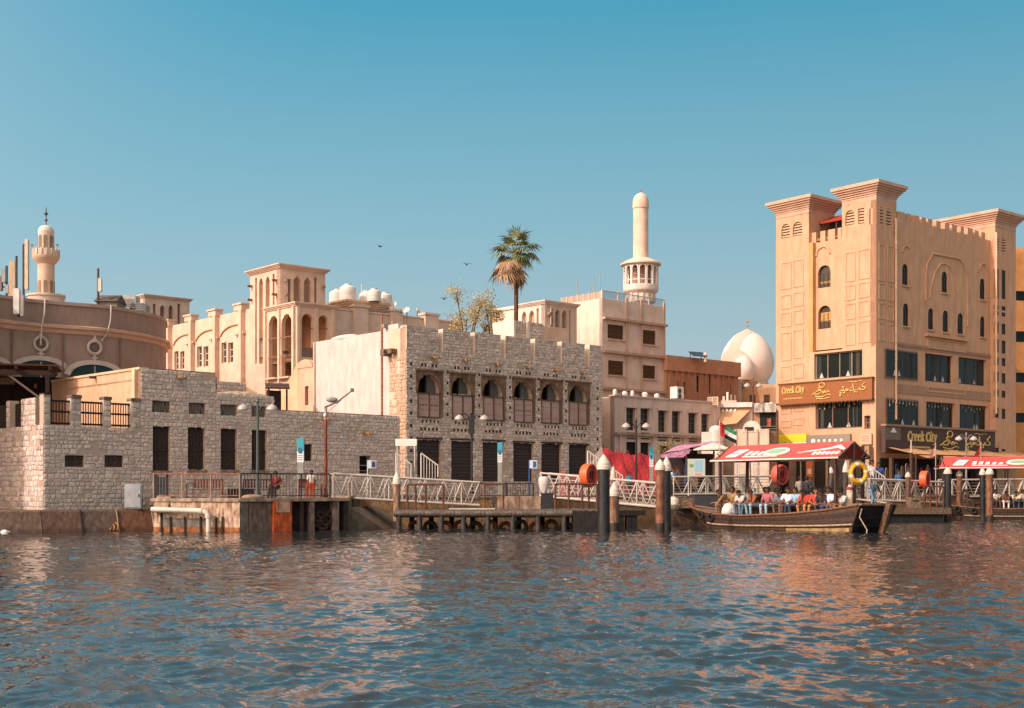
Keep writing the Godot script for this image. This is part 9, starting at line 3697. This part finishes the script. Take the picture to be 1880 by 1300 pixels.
func build_people() -> void:
	var f := boat_frame()
	var riders = "passengers sitting along the boat's bench"
	# px, pose, turn, shirt, legs, z, label
	var list = [
		[1331, 1, -0.7, "8a6842", "7a6248", -1.0, "seated passenger in a brown shirt leaning forward, nearest the bow"],
		[1346, 2, -0.5, "96784c", "8a7150", -1.25, "seated passenger in a tan shirt, second from the bow"],
		[1362, 1, 0.1, "b7b6b2", "5f7f98", -1.0, "bent passenger in a light grey shirt and blue jeans beside the white sack"],
		[1373, 2, 0.4, "83827e", "4d7184", -1.15, "passenger in a mid grey shirt and blue jeans, left of the one with a backpack"],
		[1386, 1, -0.1, "8d4f34", "86a3b4", -1.05, "passenger in a rust brown shirt and pale jeans wearing a dark backpack"],
		[1408, 0, 0.3, "a25c66", "9db0bf", -1.05, "passenger in a mauve checked shirt and pale jeans"],
		[1426, 0, 2.8, "dd9636", "c98a3c", -1.75, "person in a mustard orange top seen from behind"],
		[1444, 2, 0.5, "f0eae6", "5b3a30", -1.1, "passenger in a bright white shirt"],
		[1461, 2, -0.4, "84abc2", "30445a", -1.1, "passenger in a light blue shirt, looking down the bench"],
		[1479, 1, 0.2, "d43a2b", "b9814f", -1.1, "passenger in a bright red shirt leaning forward"],
		[1496, 2, 0.3, "cb4631", "a8794c", -1.15, "passenger in an orange-red shirt beside a dark backpack"],
		[1523, 2, -0.6, "d3dcea", "41526e", -1.1, "passenger in a white and pale blue shirt and dark jeans, sitting upright"],
		[1548, 1, 0.05, "aeb2ac", "8d755f", -1.1, "passenger in a pale grey shirt and beige trousers, hands clasped, nearest the stern"],
		[1399, 2, 2.9, "6a4438", "3a3634", -1.8, "dark-capped person on the bench's far side, behind the one with a backpack"],
		[1455, 0, 2.6, "c87a4a", "4a4440", -1.8, "person in a terracotta top on the bench's far side"],
		[1512, 0, 3.0, "3c3a3a", "2f2f33", -1.8, "person in black on the bench's far side"],
		[1337, 2, 2.5, "7d5f44", "3a3634", -1.8, "person in dull tan on the bench's far side nearest the bow"],
		[1368, 0, 2.9, "54606a", "3a3634", -1.8, "person in slate grey on the bench's far side, behind the bent one in light grey"],
		[1418, 2, 2.6, "8c7a5c", "3a3634", -1.85, "person in khaki on the bench's far side left of the mustard orange top"],
		[1434, 1, 0.2, "5d6f86", "6b5a4c", -1.1, "passenger in a faded blue top between the mustard orange and white shirts"],
		[1486, 0, 2.9, "3f4a58", "2f2f33", -1.8, "person in dark blue on the bench's far side behind the red shirts"],
		[1510, 1, 0.3, "27262a", "4a4340", -1.1, "passenger in black leaning forward between the orange-red and pale blue shirts"],
		[1536, 0, -0.2, "c9c4ba", "5b5048", -1.15, "passenger in an off-white shirt second from the stern"],
		[1538, 2, 2.8, "5a4a40", "3a3634", -1.8, "person in dark brown on the bench's far side near the stern"],
	]
	var skins = ["8a5a3e", "7a4c34", "9a6a4a", "6e452f"]
	for i in list.size():
		var q = list[i]
		q[5] += 0.25
		var x = f.x(q[0], q[5] + 0.1)
		var t = Transform3D(Basis(f.u, UP, f.n) * Basis(UP, q[2]) * Basis.from_scale(Vector3.ONE * [1.1, 1.14, 1.07, 1.12][i % 4]), f.o + f.u * x + f.n * q[5] + UP * 1.085)
		person(q[6], t, q[1], q[3], q[4], skins[i % 4], "1c1715" if i != 4 else "3a1a16", riders)
	# backpack on one of them
	var x = f.x(1390, -0.9)
	var t = thing("backpack", "dark backpack on the passenger in the rust brown shirt", "backpack", Transform3D(Basis(f.u, UP, f.n) * Basis(UP, -0.1), f.o + f.u * x + f.n * -0.87 + UP * 1.3))
	solid(t, "bag", [-0.15, 0.0, -0.2, 0.15, 0.4, -0.03], mat("2c2422", "cloth"), Transform3D(), 0.06)
	solid(t, "pocket", [-0.11, 0.04, -0.25, 0.11, 0.2, -0.202], mat("352c28", "cloth"), Transform3D(), 0.03)
	x = f.x(1506, -0.7)
	t = thing("backpack", "black backpack on the bench right of the orange-red shirt", "backpack", Transform3D(Basis(f.u, UP, f.n), f.o + f.u * x + f.n * -0.75 + UP * 1.085))
	solid(t, "bag", [-0.16, 0.0, -0.12, 0.16, 0.46, 0.1], mat("1f1e1f", "cloth"), Transform3D(), 0.07)
	solid(t, "pocket", [-0.12, 0.04, 0.102, 0.12, 0.22, 0.15], mat("2a292a", "cloth"), Transform3D(), 0.03)
	# helmsman leaning at the stern
	var p = Transform3D(Basis(f.u, UP, f.n), f.o) * Vector3(11.75, 1.17, -1.25)
	person("man in a dark teal top and blue jeans bending over the stern", Transform3D(Basis(f.u, UP, f.n) * Basis(UP, 2.0) * Basis.from_scale(Vector3.ONE * 0.8), p), 4, "254457", "66869c", "6e452f")
	t = thing("cream_cloth_roll", "cream cloth roll with a red tie hanging on the canopy's rear post", "cloth", Transform3D(Basis(f.u, UP, f.n), f.o + f.u * 10.6 - f.n * 1.1 + UP * 1.2))
	var m := M.new()
	m.lathe([Vector2(0.02, 0), Vector2(0.12, 0.03), Vector2(0.15, 0.4), Vector2(0.13, 0.8), Vector2(0.03, 0.95)], 12)
	part(t, "cloth_roll", m, mat("ddd0b8", "cloth"))
	m = M.new()
	m.lathe([Vector2(0.15, 0.72), Vector2(0.16, 0.78), Vector2(0.14, 0.84)], 12)
	part(t, "tie", m, mat("a03a34", "cloth"))
	# people on the quays and landings
	var st = func(px, d, base, turn, shirt, legs, label, kind := 3, sc := 1.0, hair := "1c1715"):
		var q = at(px, HY, d)
		person(label, Transform3D(Basis(UP, turn) * Basis.from_scale(Vector3.ONE * sc), Vector3(q.x, base, q.z)), kind, shirt, legs, "83553a", hair)
	st.call(1481, 68.0, 0.94, 2.6, "2c2f38", "2a2b30", "man in dark clothes standing behind the bench passengers, below the red canopy")
	st.call(1468, 69.5, 0.94, 2.2, "8a8478", "6a645c", "person in a grey-beige top standing beside the dark-clothed man")
	st.call(1155, 74.6, G, 0.3, "2f7f97", "2a4450", "person in a teal blue top before the red awning", 3, 0.85)
	st.call(507, 59.4, G + 0.45, -0.3, "7a2226", "3a2626", "person in a dark red top sitting on the maroon bench", 2)
	st.call(572, 58.8, G, 0.2, "ddd2c4", "c4502c", "person in a white top and orange-red trousers standing at the terrace railing", 3, 0.78, "2a211d")
	st.call(1600, 76.2, G, 0.6, "e4d6cc", "2d4468", "person in a white top standing at the head of the right stair railing", 3, 1.3)
	st.call(1613, 76.5, G, -0.3, "2a4a86", "2c3440", "person in a blue top beside the one in white at the right stair railing", 3, 1.22)
	st.call(1236, 79.0, G, 0.2, "3f63a0", "3a3a40", "person in a blue top under the lilac awning", 3, 1.05)
	st.call(1228, 78.4, G, -0.3, "c9d0d4", "4a4440", "person in a pale top under the lilac awning", 3, 1.05)
	st.call(1650, 84.0, G, 0.2, "35648a", "2c2c30", "person in a mid blue top at the dark shop front", 3, 1.0)
	# second boat's passengers
	var g := fr(1708, 80.5, Vector3(0.985, 0, 0.17), 0.0)
	for q in [[1828, "e6dccf", "5a4a40", 0, 0.2, "passenger in a cream shirt on the second boat, left of the one with white trousers"], [1845, "6a4634", "e4ddd4", 1, 0.0, "passenger in brown with white trousers on the second boat"], [1866, "d8c0a0", "3f5a66", 1, -0.2, "passenger in a tan shirt and blue jeans on the second boat"], [1876, "c9b8a0", "34454f", 2, 0.4, "passenger at the right edge on the second boat"], [1773, "4a3c36", "3a3430", 2, 0.3, "passenger in dark clothes on the second boat, between the brown piles"]]:
		x = g.x(q[0], -0.75)
		person(q[5], Transform3D(Basis(g.u, UP, g.n) * Basis(UP, q[4]), g.o + g.u * x - g.n * 0.8 + UP * 1.085), q[3], q[1], q[2], "6e452f", "1c1715", "passengers on the second boat")


func build_small() -> void:
	# birds over the roofs
	for q in [[857, 486, 90, "dark bird in flight just left of the palm crown", 0.3], [698, 453, 110, "tiny dark bird highest in the sky, above the water tanks", 0.9], [815, 549, 95, "small dark bird just above the acacia", -0.4]]:
		var t = thing("bird", q[3], "bird", Transform3D(Basis(UP, q[4]), at(q[0], q[1], q[2])))
		var m := M.new()
		m.ball(Vector3.ZERO, Vector3(0.055, 0.05, 0.16), 10, 6)
		m.ball(Vector3(0, 0.03, 0.16), Vector3(0.04, 0.04, 0.06), 8, 5)
		m.tri(Vector3(-0.03, 0.0, -0.12), Vector3(0.03, 0.0, -0.12), Vector3(0.0, 0.0, -0.3))
		part(t, "body", m, mat("2c2a2a", "plain"))
		for s in [-1, 1]:
			m = M.new()
			m.quad(Vector3(0.03 * s, 0.02, 0.08), Vector3(0.2 * s, 0.12, 0.06), Vector3(0.2 * s, 0.11, -0.06), Vector3(0.03 * s, 0.02, -0.08))
			m.tri(Vector3(0.2 * s, 0.12, 0.06), Vector3(0.42 * s, 0.07, -0.08), Vector3(0.2 * s, 0.11, -0.06))
			part(t, "wing", m, mat("353232", "plain"))
